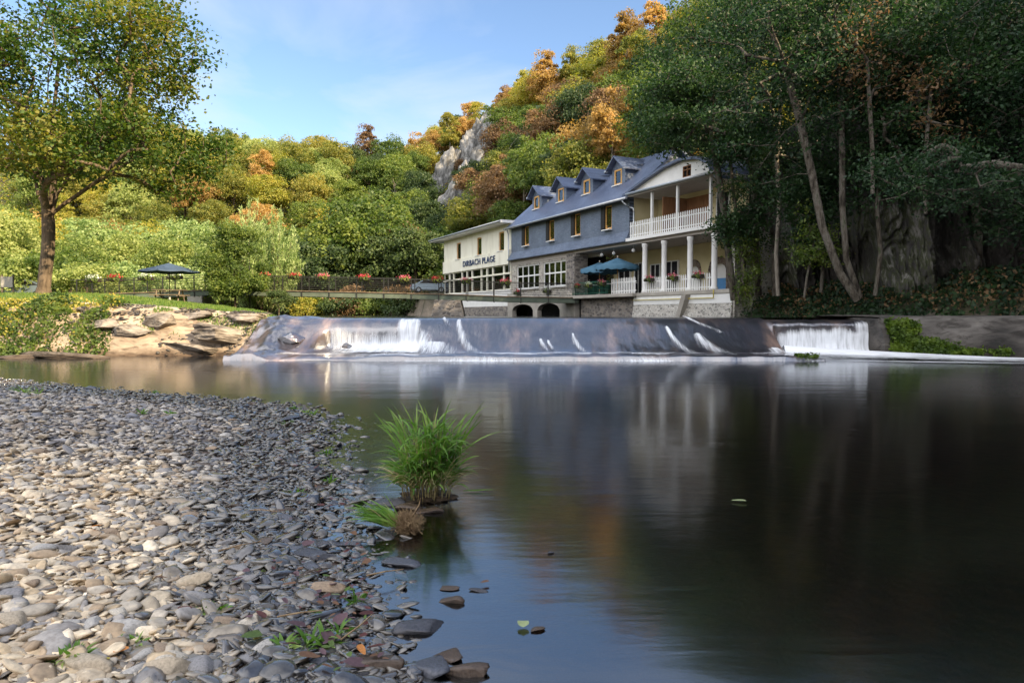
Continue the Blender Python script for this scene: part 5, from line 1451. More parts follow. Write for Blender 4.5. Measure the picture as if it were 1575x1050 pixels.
top = [(-.3, 8.72)] + gp + [(7.95, 8.45)]
for (a, b) in zip(top[:-1], top[1:]):
    mb.prism([(a[0], a[1]), (b[0], b[1]), (b[0], b[1] + .14), (a[0], a[1] + .14)], -.42, 7.0)
part(mb, 'gable_roof', 'slate_roof')
# ground floor of the porch: yellow wall with brick-edged arches
ax = [(1.75, 2.75), (3.75, 5.05), (5.85, 7.25)]
mb = MB(); arch_wall(mb, -6.4, 9.2, 2.70, 5.735, 3.2, 3.5, [(a, b, 4.05, .35) for a, b in ax]); part(mb, 'porch_back_wall', 'yellow_render')
for a, b in ax:
    mb = MB()
    seg = 12; x_ = []
    for i in range(seg):
        ta, tb = i / seg, (i + 1) / seg
        xa, xb = lerp(a, b, ta), lerp(a, b, tb); za = 4.05 + .35 * math.sqrt(max(0, 1 - (2 * ta - 1) ** 2)); zb = 4.05 + .35 * math.sqrt(max(0, 1 - (2 * tb - 1) ** 2))
        c_ = (a + b) / 2
        sc_ = 1.28
        mb.prism([(xa, za), (xb, zb), (c_ + (xb - c_) * sc_, 4.05 + (zb - 4.05) * 1.9 + .08), (c_ + (xa - c_) * sc_, 4.05 + (za - 4.05) * 1.9 + .08)], 3.12, 3.197)
    w_ = (b - a) * .14
    mb.box(a - w_, a, 3.12, 3.197, 2.72, 4.12); mb.box(b, b + w_, 3.12, 3.197, 2.72, 4.12)
    arch_o = part(mb, 'brick_arch', 'brick_arch')
    d_ = MB(); d_.box(a + .02, b - .02, 3.36, 3.42, 2.72, 4.4); part(d_, 'arch_panel', 'cream' if a > 5 else 'white', arch_o)
M['door_blue'] = flat('door_blue', (.10, .28, .55), .5, .1)
mb = MB(); mb.box(3.85, 4.95, 3.30, 3.355, 2.72, 3.55, .01); part(mb, 'blue_panel', 'door_blue')
for a, b, w_ in zip(cols_x[:-1], cols_x[1:], range(3)):
    mb = MB(); pickets(mb, a + .2, b - .2, -.02, 2.73, .92); part(mb, 'porch_railing', 'white')
mb = MB(); pickets(mb, -1.35, 1.27, -.48, 2.73, .98); part(mb, 'porch_railing', 'white')
mb = MB(); mb.box(1.0, 9.3, -.42, 3.2, 2.5, 2.712, .02); part(mb, 'porch_floor', 'concrete')
mb = MB(); mb.box(.9, 9.2, -.36, .3, 2.0, 2.498); part(mb, 'base_band', 'white')
mb = MB()
mb.prismx([(-.34, 2.0), (-.62, .6), (.3, .6), (.3, 2.0)], .9, 9.2); part(mb, 'base_wall', 'stone_pale')
mb = MB(); mb.prism([(5.0, .7), (5.35, .7), (6.1, 2.49), (5.75, 2.49)], -.70, -.37); part(mb, 'buttress', 'concrete')
M['yellow_pipe'] = flat('yellow_pipe', (.55, .45, .08), .5, .1)
mb = MB(); mb.path([(1.0, -.45, 2.28), (7.95, -.45, 2.28), (7.95, -.45, 2.7)], .025, 6); part(mb, 'pipe', 'yellow_pipe')
# terrace slab left of the porch
mb = MB(); mb.box(-5.85, 1.3, -.75, 3.2, 2.50, 2.715, .03); part(mb, 'terrace_slab', 'concrete')
mb = MB(); mb.box(-5.6, 1.0, -.1, .3, .5, 2.498); part(mb, 'terrace_base', 'stone_dark')
mb = MB()
mb.box(-5.8, -1.4, -.70, -.67, 3.55, 3.60); mb.box(-5.8, -1.4, -.70, -.67, 2.80, 2.84)
for i in range(30): 
    x = -5.78 + i * .151; mb.box(x, x + .018, -.695, -.675, 2.84, 3.55)
part(mb, 'terrace_railing', 'green_plastic')
# doors and windows of the terrace wall
for a, b, z0, z1 in ((-5.6, -4.3, 2.75, 4.9), (-3.7, -2.9, 2.75, 4.9), (-1.9, -1.0, 3.2, 4.7), (-.4, .8, 2.75, 4.8)):
    mb = MB(); mb.box(a, b, 3.11, 3.197, z0, z1); o = part(mb, 'terrace_door', 'dark_in')
    f = MB(); f.box(a - .07, a, 3.07, 3.197, z0, z1 + .07); f.box(b, b + .07, 3.07, 3.197, z0, z1 + .07); f.box(a, b, 3.07, 3.197, z1, z1 + .07); f.box((a + b) / 2 - .03, (a + b) / 2 + .03, 3.07, 3.109, z0, z1); part(f, 'door_frame', 'white', o)
# hanging porch lamps
for x in (-2.2, -.05, -3.6):
    mb = MB(); mb.tube((x, .3, 5.735), (x, .3, 5.5), .012, n=5); mb.lathe([(.03, .12), (.10, .08), (.12, 0), (.08, -.08), (.02, -.11)], (x, .3, 5.42), 10); part(mb, 'hanging_lamp', 'white')
mb = MB(); mb.box(9.0, 9.3, -.3, 3.4, .6, 5.7); part(mb, 'end_wall', 'stone_wall')

# ------------------------------------------------------------------ flower boxes
def flowers(n_, sx, sy, sz, size, seed, name, mat, flat_up=.6):
    rs = np.random.RandomState(seed)
    C = rs.normal(size=(n_, 3)) * np.array([sx, sy, sz]) * .5
    V, F = leaf_quads(C, size, np.tile(np.array([0, 0, flat_up]), (n_, 1)), seed, aspect=.9)
    return V, F, name, mat
fb_meshes = {}
for nm, mt in (('red', 'geranium'), ('pink', 'geranium_pink'), ('white', 'white_flower')):
    V, F, _, _ = flowers(110, .42, .24, .16, .085, 1, '', ''); V[:, 2] += .30
    fb_meshes[nm] = mesh_np('blossom', V, F, False, [M[mt]])
V, F, _, _ = flowers(170, .44, .26, .20, .10, 2, '', ''); V[:, 2] += .14
fb_leaf = mesh_np('leaves', V, F, False, [M['leaf_green']])
mb = MB(); mb.prismx([(-.11, 0), (.11, 0), (.14, .2), (-.14, .2)], -.45, .45); fbx = mb.build('box', M['planter']); fbox_me = fbx.data; bpy.data.objects.remove(fbx)
def flower_box(p, rz, colr, phrase, group, sc=1.0):
    root = empty('flower_box', p, rz, None, 'flower box', group); root.scale = (sc,) * 3
    for nm, me_ in (('box', fbox_me), ('leaves', fb_leaf), ('blossom', fb_meshes[colr])):
        o = bpy.data.objects.new(nm, me_); COL.objects.link(o); o.parent = root
    later(root, phrase, p)
for x in (2.25, 4.4, 6.5):
    flower_box(HP(x, -.22, 3.38), HX, 'pink', 'pink geraniums hanging on the white porch picket fence', 'pink flower boxes on the porch fence', .85)
flower_box(HP(-4.9, -.82, 3.25), HX, 'red', 'dark red flowers on the green terrace railing', 'flower boxes on the terrace railing', .7)
flower_box(HP(-3.5, -.82, 3.25), HX, 'white', 'white flowers on the green terrace railing', 'flower boxes on the terrace railing', .8)
flower_box(HP(-1.9, -.82, 3.30), HX, 'pink', 'pink flowers on the green terrace railing', 'flower boxes on the terrace railing', .85)
for x, c in ((-14.6, 'red'), (-9.6, 'white')):
    flower_box(HP(x, -.60, 3.05), HX, c, f'{c} flowers on the stone parapet under the large white windows', 'flower boxes on the stone parapet', 1.0)

# ------------------------------------------------------------------ umbrellas
def umbrella(name, p, r, zpole, rise, mat, label, group=None, n_=8, valance=.22, scallop=True):
    root = empty(name, p, R.uniform(0, .6), label, 'umbrella', group)
    mb = MB(); mb.tube((0, 0, 0), (0, 0, zpole + rise + .06), .028, n=8); mb.build('pole', M['wood_frame'] if scallop else M['steel'], root)
    mb = MB(); mb.lathe([(.28, 0), (.28, .06), (.06, .10), (.05, .3)], (0, 0, 0), 14); mb.build('base', M['concrete'], root)
    rings = 6; V = []; sub = 4; NN_ = n_ * sub
    for j in range(rings + 1):
        t = j / rings
        for i in range(NN_):
            a = 2 * PI * i / NN_; u = (i % sub) / sub; sag = .09 * math.sin(PI * u) * t
            rr = r * t * (1 - .04 * math.sin(PI * u))
            V.append((rr * math.cos(a), rr * math.sin(a), zpole + rise * (1 - t) ** 1.0 * (1 - .12 * t) - sag * .6))
    for i in range(NN_):
        a = 2 * PI * i / NN_; u = (i % sub) / sub
        rr = r * (1 - .04 * math.sin(PI * u)) + .015
        z = zpole - valance - (.05 * math.sin(PI * u * 2) ** 2 if scallop else 0) - .05 * math.sin(PI * u)
        V.append((rr * math.cos(a), rr * math.sin(a), z))
    F = []
    for j in range(rings + 1):
        for i in range(NN_): F.append((j * NN_ + i, j * NN_ + (i + 1) % NN_, (j + 1) * NN_ + (i + 1) % NN_, (j + 1) * NN_ + i))
    c = link('canopy', mesh_np('canopy', np.array(V), np.array(F), False, [M[mat]]), root)
    rb = MB()
    for i in range(n_):
        a = 2 * PI * i / n_; rb.tube((.02 * math.cos(a), .02 * math.sin(a), zpole + rise - .08), (r * .97 * math.cos(a), r * .97 * math.sin(a), zpole - .03), .009, n=4)
        rb.tube((.02 * math.cos(a), .02 * math.sin(a), zpole - .25), (r * .5 * math.cos(a), r * .5 * math.sin(a), zpole + rise * .42), .007, n=4)
    rb.build('ribs', M['steel'], root)
    mb = MB(); mb.lathe([(.02, 0), (.04, .03), (.02, .08)], (0, 0, zpole + rise + .03), 8); mb.build('finial', M['white'] if scallop else M['steel'], root)
    return root
umbrella('umbrella', HP(-3.95, .35, 2.72), 1.32, 1.75, .50, 'blue_cloth', 'blue-green terrace umbrella nearest the stone pillar', 'umbrellas on the hotel terrace')
umbrella('umbrella', HP(-1.25, -.05, 2.72), 1.42, 1.80, .54, 'blue_cloth', 'blue-green terrace umbrella nearest the porch columns', 'umbrellas on the hotel terrace')
pu = W(262, 458, 42); pu.z = hz(pu.x, pu.y)
umbrella('umbrella', pu, 1.78, 1.62 + (2.45 - pu.z), .50, 'navy_cloth', 'single navy umbrella on the meadow behind the railing', None, 8, .06, False)

# tables and chairs on the terrace
def chair(p, rz, phrase):
    root = empty('chair', p, rz, None, 'chair', 'green chairs on the terrace')
    mb = MB(); mb.box(-.22, .22, -.22, .22, .42, .45, .01); mb.build('seat', M['green_plastic'], root)
    mb = MB()
    for i in range(5): mb.box(-.2 + i * .09, -.15 + i * .09, .2, .225, .46, .86)
    mb.box(-.22, .24, .19, .235, .86, .92); mb.build('backrest', M['green_plastic'], root)
    for sx in (-1, 1):
        for sy in (-1, 1):
            mb = MB(); mb.tube((sx * .19, sy * .19, .42), (sx * .22, sy * .23, 0), .018, .015, 6); mb.build('leg', M['green_plastic'], root)
    for sx in (-1, 1):
        mb = MB(); mb.box(sx * .23 - .02, sx * .23 + .02, -.2, .2, .63, .655); mb.tube((sx * .23, -.18, .63), (sx * .22, -.2, .43), .014, n=5); mb.build('armrest', M['green_plastic'], root)
    later(root, phrase, p)
def table(p, phrase):
    root = empty('table', p, .3, None, 'table', 'tables on the terrace')
    mb = MB(); mb.lathe([(.42, 0), (.44, .015), (.42, .03)], (0, 0, .70), 20); mb.build('tabletop', M['white'], root)
    mb = MB(); mb.tube((0, 0, .70), (0, 0, .05), .03, n=8); mb.lathe([(.25, 0), (.25, .02), (.05, .05)], (0, 0, 0), 14); mb.build('pedestal', M['steel'], root)
    later(root, phrase, p)
for x, y in ((-4.4, .4), (-2.3, .3), (-.6, .5)):
    table(HP(x, y, 2.716), 'small round table behind the terrace railing')
for x, y, r_ in ((-5.1, .3, -1.5), (-3.7, .35, 1.4), (-3.0, .2, -1.4), (-1.6, .4, 1.6), (-4.4, 1.2, 0), (-2.3, 1.1, 0)):
    chair(HP(x, y, 2.716), HX + r_, 'green chair on the hotel terrace')

# ------------------------------------------------------------------ footbridge
BR = [(890, 465, 47.6), (790, 463.5, 47.0), (690, 460, 46.5), (600, 457.5, 46.2), (500, 455.5, 46.0), (395, 453.5, 46.0), (340, 452, 46.0), (280, 455, 46.0), (210, 457.5, 46.0), (150, 459.5, 46.0), (110, 461, 46.0)]
bp = [W(*b) for b in BR]
bridge = empty('footbridge', bp[5], 0, 'long low arched footbridge with dark railings leading to the hotel', 'footbridge')
def bl(p): return (p[0] - bp[5].x, p[1] - bp[5].y, p[2] - bp[5].z)
def on_bridge(px):
    X = [b[0] for b in BR][::-1]
    q = [np.interp(px, X, [v[i] for v in bp][::-1]) for i in range(3)]
    return Vector(q)
fine = [on_bridge(p) for p in np.linspace(890, 110, 80)]
def ribbon(mb, pts, y0, y1, z0, z1):
    for a, b in zip(pts[:-1], pts[1:]):
        va = [(a.x, a.y + y, a.z + z) for y, z in ((y0, z0), (y1, z0), (y1, z1), (y0, z1))]; vb = [(b.x, b.y + y, b.z + z) for y, z in ((y0, z0), (y1, z0), (y1, z1), (y0, z1))]
        A = [mb.bm.verts.new(bl(v)) for v in va]; B = [mb.bm.verts.new(bl(v)) for v in vb]
        for i in range(4): mb.bm.faces.new((A[i], A[(i + 1) % 4], B[(i + 1) % 4], B[i]))
for y0 in (0, 1.5):
    mb = MB(); ribbon(mb, fine, y0, y0 + .10, -.05, .28); mb.build('girder', M['girder'], bridge)
mb = MB(); ribbon(mb, fine, -.06, 1.66, .285, .35); mb.build('deck', M['plank'], bridge)
for y0 in (-.02, 1.62):
    mb = MB()
    for z in (.50, .65, .80, .95, 1.10): ribbon(mb, fine, y0, y0 + .022, z, z + .022)
    ribbon(mb, fine, y0 - .01, y0 + .035, 1.28, 1.325); mb.build('rail', M['steel'], bridge)
for px in list(range(885, 380, -42)) + [340, 300, 252, 208, 163, 120]:
    p = on_bridge(px)
    for y0 in (-.05, 1.63):
        mb = MB(); a = bl(p); mb.box(a[0] - .03, a[0] + .03, a[1] + y0, a[1] + y0 + .05, a[2] - .1, a[2] + 1.34); mb.build('railing_post', M['steel'], bridge)
# piers
p = on_bridge(689)
mb = MB(); mb.prism([(-1.2, -1.6), (1.2, -1.6), (.85, 0), (-.9, 0)], -.1, 1.8); o = mb.build('pier', M['stone_dark'], bridge, bl(Vector((p.x, p.y, p.z - .06)))); 
p = on_bridge(671)
mb = MB(); mb.prism([(-.45, -1.6), (.25, -1.6), (.45, 0), (-.1, 0)], .0, 1.6); mb.build('pier', M['concrete'], bridge, bl(Vector((p.x, p.y, p.z - .06))))
p = on_bridge(300)
mb = MB(); mb.box(-.5, .5, 0, 1.6, -1.0, -.055, .03); mb.build('pier', M['concrete'], bridge, bl(p))
# planters on the rail
for px, c in ((408, 'red'), (455, 'red'), (498, 'pink'), (560, 'red'), (622, 'pink'), (672, 'red'), (716, 'pink'), (776, 'pink')):
    p = on_bridge(px); flower_box(p + Vector((0, -.16, 1.12)), 0, c, f'{c} geraniums in a dark box on the footbridge rail', 'flower boxes on the footbridge rail', .92)
for px in (147, 180, 228, 272):
    p = on_bridge(px); flower_box(p + Vector((0, -.16, 1.12)), 0, 'red' if px == 180 else 'white', f'dark planter box on the railing over the meadow', 'flower boxes on the meadow railing', 1.1)

# ------------------------------------------------------------------ cars, lamp, board, picnic table
def car(p, rz, mat, label):
    root = empty('parked_car', p, rz, label, 'car', 'parked cars')
    side = [(-2.0, .28), (-2.05, .75), (-1.95, .92), (-1.35, 1.0), (-.75, 1.38), (.75, 1.42), (1.45, 1.0), (1.95, .92), (2.05, .6), (2.0, .28)]
    mb = MB(); mb.prism(side, -.82, .82)
    bmesh.ops.bevel(mb.bm, geom=mb.bm.edges[:], offset=.06, segments=2, affect='EDGES'); b = mb.build('body', M[mat], root)
    mb = MB(); mb.prism([(-1.2, 1.02), (-.72, 1.31), (.72, 1.34), (1.3, 1.02)], -.835, .835); mb.build('window', M['dark_in'], root)
    for sx in (-1.25, 1.25):
        for sy in (-1, 1):
            mb = MB(); mb.tube((sx, sy * .70, .32), (sx, sy * .86, .32), .32, n=18); w = mb.build('wheel', M['tyre'], root)
            mb = MB(); mb.tube((sx, sy * .861, .32), (sx, sy * .875, .32), .19, n=12); mb.build('rim', M['zinc'], w)
    for sy in (-1, 1):
        mb = MB(); mb.box(-2.07, -1.98, sy * .6 - .14, sy * .6 + .14, .68, .85, .01); mb.build('tail_light', M['tail_light'], root)
        mb = MB(); mb.box(1.96, 2.06, sy * .6 - .14, sy * .6 + .14, .62, .78, .01); mb.build('headlight', M['white'], root)
    return root
pc = W(660, 449, 76.5); pc.z = hz(pc.x, pc.y); car(Vector((pc.x, pc.y, pc.z)), .25, 'car_body', 'pale blue car seen through the footbridge railing beside the cream wing')
pc = W(38, 447, 50); car(Vector((pc.x, pc.y, hz(pc.x, pc.y))), .2, 'car_dark', 'grey car parked behind the maple trunk at the far left')
pc = W(385, 455, 47.6); root = empty('street_lamp', (pc.x, pc.y, 2.0), 0, 'white street lamp head poking out of the dark bush', 'lamp')
mb = MB(); mb.tube((0, 0, 0), (0, 0, 3.6), .05, .035, 8); mb.build('post', M['steel'], root)
mb = MB(); mb.lathe([(.20, 0), (.17, .08), (.10, .2), (.03, .3)], (0, 0, 3.6), 12); mb.build('lamp_shade', M['white'], root)
pn = W(14, 449, 36); root = empty('notice_board', (pn.x, pn.y, hz(pn.x, pn.y)), .1, 'small pale board on two posts at the far left of the meadow', 'sign')
mb = MB(); mb.box(-.35, .25, -.03, .03, .5, 1.05, .01); mb.build('panel', M['concrete'], root)
for sx in (-.32, .22):
    mb = MB(); mb.box(sx - .04, sx + .04, .031, .10, 0, 1.15); mb.build('post', M['plank'], root)
pn = W(262, 461, 38.5); root = empty('picnic_table', (pn.x, pn.y, hz(pn.x, pn.y)), .15, 'low wooden picnic table in front of the navy umbrella', 'table')
mb = MB()
for i in range(4): mb.box(-.85, .85, -.32 + i * .17, -.17 + i * .17, .68, .72)
mb.build('tabletop', M['plank'], root)
for sy in (-.72, .58):
    mb = MB(); mb.box(-.85, .85, sy, sy + .22, .40, .44); mb.build('bench_seat', M['plank'], root)
for sx in (-.6, .6):
    mb = MB(); mb.tube((sx, -.25, .68), (sx, -.6, 0), .04, n=4); mb.tube((sx, .25, .68), (sx, .6, 0), .04, n=4); mb.box(sx - .03, sx + .03, -.7, .7, .34, .40); mb.build('leg_frame', M['plank'], root)

# ------------------------------------------------------------------ bushes beside the bridge
def willow(p, r, h, seed, mat, label, n_=21000, size=.34, name='willow_bush'):
    rs = np.random.RandomState(seed); root = empty(name, p, 0, label, 'bush')
    C = []; U = []
    E = []
    for i in range(95):
        a = rs.uniform(0, 2 * PI); q = rs.uniform(0, 1) ** .5
        tip = np.array([math.cos(a) * r * q, math.sin(a) * r * q, h * (1 - .42 * q ** 2) * rs.uniform(.72, 1.05)])
        b = np.array([math.cos(a) * r * q * .25, math.sin(a) * r * q * .25, 0]); mid = lerp(b, tip, .5) + np.array([math.cos(a), math.sin(a), 0]) * r * .12
        E += [(b, mid, .04, .02), (mid, tip, .02, .006)]
        k_ = n_ // 95; t = rs.uniform(.12, 1.08, k_)[:, None]
        line = np.where(t < .5, b + (mid - b) * t * 2, mid + (tip - mid) * (t - .5) * 2)
        C.append(line + rs.normal(size=(k_, 3)) * .24 * (1.15 - t * .75)); U.append(np.tile((tip - mid) / np.linalg.norm(tip - mid), (k_, 1)))
    C = np.concatenate(C); U = np.concatenate(U)
    V, F = leaf_quads(C, size, None, seed, aspect=.20, up=U * 1.5)
    link('leaves', mesh_np('leaves', V, F, False, [M[mat]]), root); link('stem', wood_mesh('stem', E, M['bark'], 4), root)
pw = W(402, 458, 49.5); pw.z = 1.5; willow(pw, 3.0, 7.6, 3, 'leaf_willow', 'silvery feathery willow bush standing behind the near end of the footbridge')
cm, tm = protos['broad'][1]
pw = W(362, 462, 43.5)
root = empty('bush', (pw.x, pw.y, 1.9), .6, 'dense dark green bush hiding the middle of the footbridge', 'bush')
V, F = blob_crown(77, 2.2, 3.0, 44, 24000, .16, br=(.26, .42), aspect=.5); V[:, 2] -= .75; o = link('crown', mesh_np('crown', V, F, False, [M['leaf_green']]), root)
link('stem', wood_mesh('stem', simple_trunk(3, 2.4, .08, 1.4), M['bark'], 5), root)
pw = W(428, 478, 30)
root = empty('bush', (pw.x, pw.y, 1.55), 0, 'small round blue-green bush on the grassy point beside the weir', 'bush')
V, F = blob_crown(78, .62, .42, 14, 2600, .10, aspect=.3); link('crown', mesh_np('crown', V, F, False, [M['leaf_dark']]), root)
link('stem', wood_mesh('stem', simple_trunk(5, .4, .02, .3), M['bark'], 4), root)

# ------------------------------------------------------------------ left bank: boulders, ivy, grass
lb = [(345, 498, 23.7, 1.15, .7, .34, 'long flat grey boulder lowest on the left rock bank'), (252, 493, 23.9, .62, .5, .36, 'square-faced pale boulder in the middle of the left rock bank'), (200, 500, 23.7, .8, .5, .28, 'low dark rock under the gravel path'),
      (300, 508, 23.4, 1.2, .55, .16, 'thin dark ledge under the long flat boulder'), (165, 492, 23.9, .55, .4, .22, 'small brown rock right of the ivy'), (412, 502, 23.4, .60, .5, .30, 'rounded brown rock where the weir meets the left bank'), (375, 487, 24.3, .9, .5, .2, 'flat grey ledge below the grassy point'), (300, 484, 24.4, .8, .4, .16, 'flat ledge at the edge of the path'),
      (220, 515, 23.1, .5, .4, .14, 'small flat stone on the sandy slope'), (452, 520, 22.7, .45, .4, .22, 'brown wet rock left of the white water'), (532, 532, 22.5, .22, .2, .13, 'small brown rock in the foaming water'), (100, 548, 22.0, 1.5, .4, .12, 'long low stone at the foot of the ivy bank'), (30, 549, 22.1, 1.1, .4, .12, 'low stone in the lower left corner of the ivy bank')]
def chip_mesh(sx, sy, sz, seed):
    bm = bmesh.new(); bmesh.ops.create_icosphere(bm, subdivisions=5, radius=1)
    V = np.array([v.co[:] for v in bm.verts]); F = np.array([[v.index for v in f.verts] for f in bm.faces]); bm.free()
    rs = np.random.RandomState(seed)
    for _ in range(16):
        nrm = rs.normal(size=3); nrm /= np.linalg.norm(nrm); lim_ = rs.uniform(.45, .82); d_ = V @ nrm; over = d_ > lim_; V[over] -= np.outer((d_[over] - lim_) * .97, nrm)
    V *= 1.35
    V *= (1 + .22 * (fbm(V[:, 0] * 2 + 5, V[:, 2] * 5 + V[:, 1] * 2, 5, seed) - .5))[:, None]
    return mesh_np('boulder', V * np.array([sx, sy, sz]), F, False, [M['rock_bank']])
for i, (px, py, Y, sx, sy, sz, lab) in enumerate(lb):
    p = W(px, py, Y)
    p.z = hz(p.x, p.y) + sz * .25 if i < 9 else p.z
    sx *= .85; sy *= .8; sz *= .8
    o = link('boulder', chip_mesh(sx, sy, sz, 200 + i), None, p); o.rotation_euler = (0, R.uniform(-.12, .12), R.uniform(-.3, .3)); tag(o, lab, 'boulder', 'boulders on the left bank')
    if i in (9, 10): o.data.materials[0] = M['weir']
# rough ledges that break up the sandy face
def ledge_mat_mesh():
    xs2 = np.linspace(-20, -7.2, 150); k_ = np.linspace(0, 1, 26)
    X, K = np.meshgrid(xs2, k_, indexing='ij')
    Y = 22.15 + K * 3.2
    Z = H(X, Y) + .18 * (fbm(X * .8, Y * 1.6, 5, 90) - .46) + .10 * np.round(fbm(X * .7, Y * 3, 3, 91) * 5) / 5
    Z -= .12 * sstep(.8, 1, K) + .10 * sstep(.1, 0, K)
    Z -= .25 * sstep(-7.9, -7.2, X)
    ii = np.arange(X.size).reshape(X.shape)
    F = np.stack([ii[:-1, :-1], ii[1:, :-1], ii[1:, 1:], ii[:-1, 1:]], -1).reshape(-1, 4)
    return mesh_np('rock_bank', np.stack([X, Y, Z], -1).reshape(-1, 3), F, True, [M['bank_rock']])
M['bank_rock'] = surf('bank_rock', [(.28, (.12, .09, .065)), (.42, (.26, .20, .145)), (.6, (.38, .30, .22)), (.78, (.50, .43, .33))], scale=1.1, stretch=(.7, 1, 2), rough=.85, bump=.6, bdist=.05, detail=9)
def wet_foot(m, z0=.05, z1=.32, lo=(.28, .24, .21)):
    nt = m.node_tree; p = next(n for n in nt.nodes if n.type == 'BSDF_PRINCIPLED'); src = p.inputs['Base Color'].links[0].from_socket
    geo = N(nt, 'NewGeometry'); sp = N(nt, 'SeparateXYZ'); nt.links.new(geo.outputs['Position'], sp.inputs[0])
    nz_ = noise(nt, coords(nt), 2.5, 6); ad = N(nt, 'Math', operation='MULTIPLY_ADD'); ad.inputs[1].default_value = -.35; nt.links.new(nz_, ad.inputs[0]); nt.links.new(sp.outputs['Z'], ad.inputs[2])
    mr = N(nt, 'MapRange'); nt.links.new(ad.outputs[0], mr.inputs['Value']); mr.inputs['From Min'].default_value = z0 - .18; mr.inputs['From Max'].default_value = z1 - .18
    c = ramp(nt, mr.outputs[0], [(0, lo), (1, (1, 1, 1))]); mx = N(nt, 'MixRGB', blend_type='MULTIPLY'); mx.inputs[0].default_value = 1
    # darker stains and cracks, a property of the rock itself
    cr2 = ramp(nt, noise(nt, coords(nt, (.6, 1, 2.2)), 2.2, 10, .68, 1.2), [(.38, (.38, .36, .34)), (.50, (1, 1, 1))])
    m2 = N(nt, 'MixRGB', blend_type='MULTIPLY'); m2.inputs[0].default_value = .9
    nt.links.new(src, m2.inputs[1]); nt.links.new(cr2, m2.inputs[2]); nt.links.new(m2.outputs[0], mx.inputs[1]); nt.links.new(c, mx.inputs[2]); nt.links.new(mx.outputs[0], p.inputs['Base Color'])
wet_foot(M['bank_rock']); wet_foot(M['rock_bank']); wet_foot(M['concrete_ledge'], .2, .9, (.4, .38, .34))
tag(link('rock_bank', ledge_mat_mesh()), kind='structure')
# ivy and weeds over the left end
def mass(name, n_, x0, x1, y0, y1, h, size, mat, label, seed, cat='plants', shape=None, aspect=.8, up=None, nb=(-.2, -.7, .5)):
    rs = np.random.RandomState(seed); P = np.stack([rs.uniform(x0, x1, n_), rs.uniform(y0, y1, n_), np.zeros(n_)], -1)
    m_ = fbm(P[:, 0] * .9, P[:, 1] * .9, 3, seed)
    keep = m_ > .33; P = P[keep]; m_ = m_[keep]
    P[:, 2] = H(P[:, 0], P[:, 1]) + rs.uniform(0, 1, len(P)) * h * (m_ - .35) * 3.2
    if shape is not None: P = P[shape(P[:, 0], P[:, 1])]
    V, F = leaf_quads(P, size, np.tile(np.array(nb), (len(P), 1)), seed, aspect=aspect, up=None if up is None else np.tile(np.array(up), (len(P), 1)))
    return tag(link(name, mesh_np(name, V, F, False, [M[mat]])), label, cat, kind='stuff')
lim = lambda x, y: x < -14.1 + .5 * np.sin(y * 3)
mass('ivy', 26000, -24, -13.3, 22.1, 25.2, .55, .11, 'leaf_green', 'green ivy and brambles hanging over the left bank', 51, shape=lim)
mass('ivy', 8000, -24, -13.3, 22.1, 25.4, .40, .09, 'leaf_yellow', 'yellowing weeds on top of the left bank', 52, shape=lambda x, y: (x < -14.3) & (y > 23.3))
mass('ivy', 5000, -22, -15.8, 22.0, 23.2, .40, .13, 'leaf_lime', 'bright lime weeds at the water edge in the far left corner', 53)
# lawn blades
def blades(name, P, hmin, hmax, w, mat, label, seed, lean=.35, cat='grass', seg=2):
    rs = np.random.RandomState(seed); n_ = len(P)
    h = rs.uniform(hmin, hmax, n_); a = rs.uniform(0, 2 * PI, n_); b = rs.uniform(0, 2 * PI, n_)
    side = np.stack([np.cos(a), np.sin(a), 0 * a], -1) * w; ln = np.stack([np.cos(b), np.sin(b), 0 * b], -1) * (h * lean)[:, None] * rs.uniform(.2, 1.3, n_)[:, None]
    up = np.stack([0 * h, 0 * h, h], -1)
    V = np.stack([P - side, P + side, P + ln * .35 + up * .6 + side * .7, P + ln + up], 1).reshape(-1, 3)
    V = np.stack([P - side, P + side, P + ln * .9 + up + side * .15, P + ln * .35 + up * .6 - side * .7], 1).reshape(-1, 3)
    return tag(link(name, mesh_np(name, V, np.arange(4 * n_).reshape(n_, 4), False, [M[mat]])), label, cat, kind='stuff')
rs = np.random.RandomState(61); n_ = 60000
xx = rs.uniform(-30, -8, n_); yy = 25.6 + rs.uniform(0, 1, n_) ** 1.6 * 18
dd_, _ = dS(xx, yy); keep = (-dd_ > 21.6) & ~((yy < 27.2) & (xx < -11.5))
P = np.stack([xx, yy, H(xx, yy)], -1)[keep]
blades('grass', P, .05, .16, .012, 'grass', 'short meadow grass on top of the left bank', 62)
rs = np.random.RandomState(63); n_ = 5000
xx = rs.uniform(-13, -8.3, n_); yy = rs.uniform(23.6, 25.8, n_); keep = fbm(xx * 1.1, yy * 1.3, 3, 64) > .54
P = np.stack([xx, yy, H(xx, yy) + .03], -1)[keep]
blades('grass', P, .06, .16, .014, 'grass', 'tufts of grass in the cracks of the left rock bank', 65)
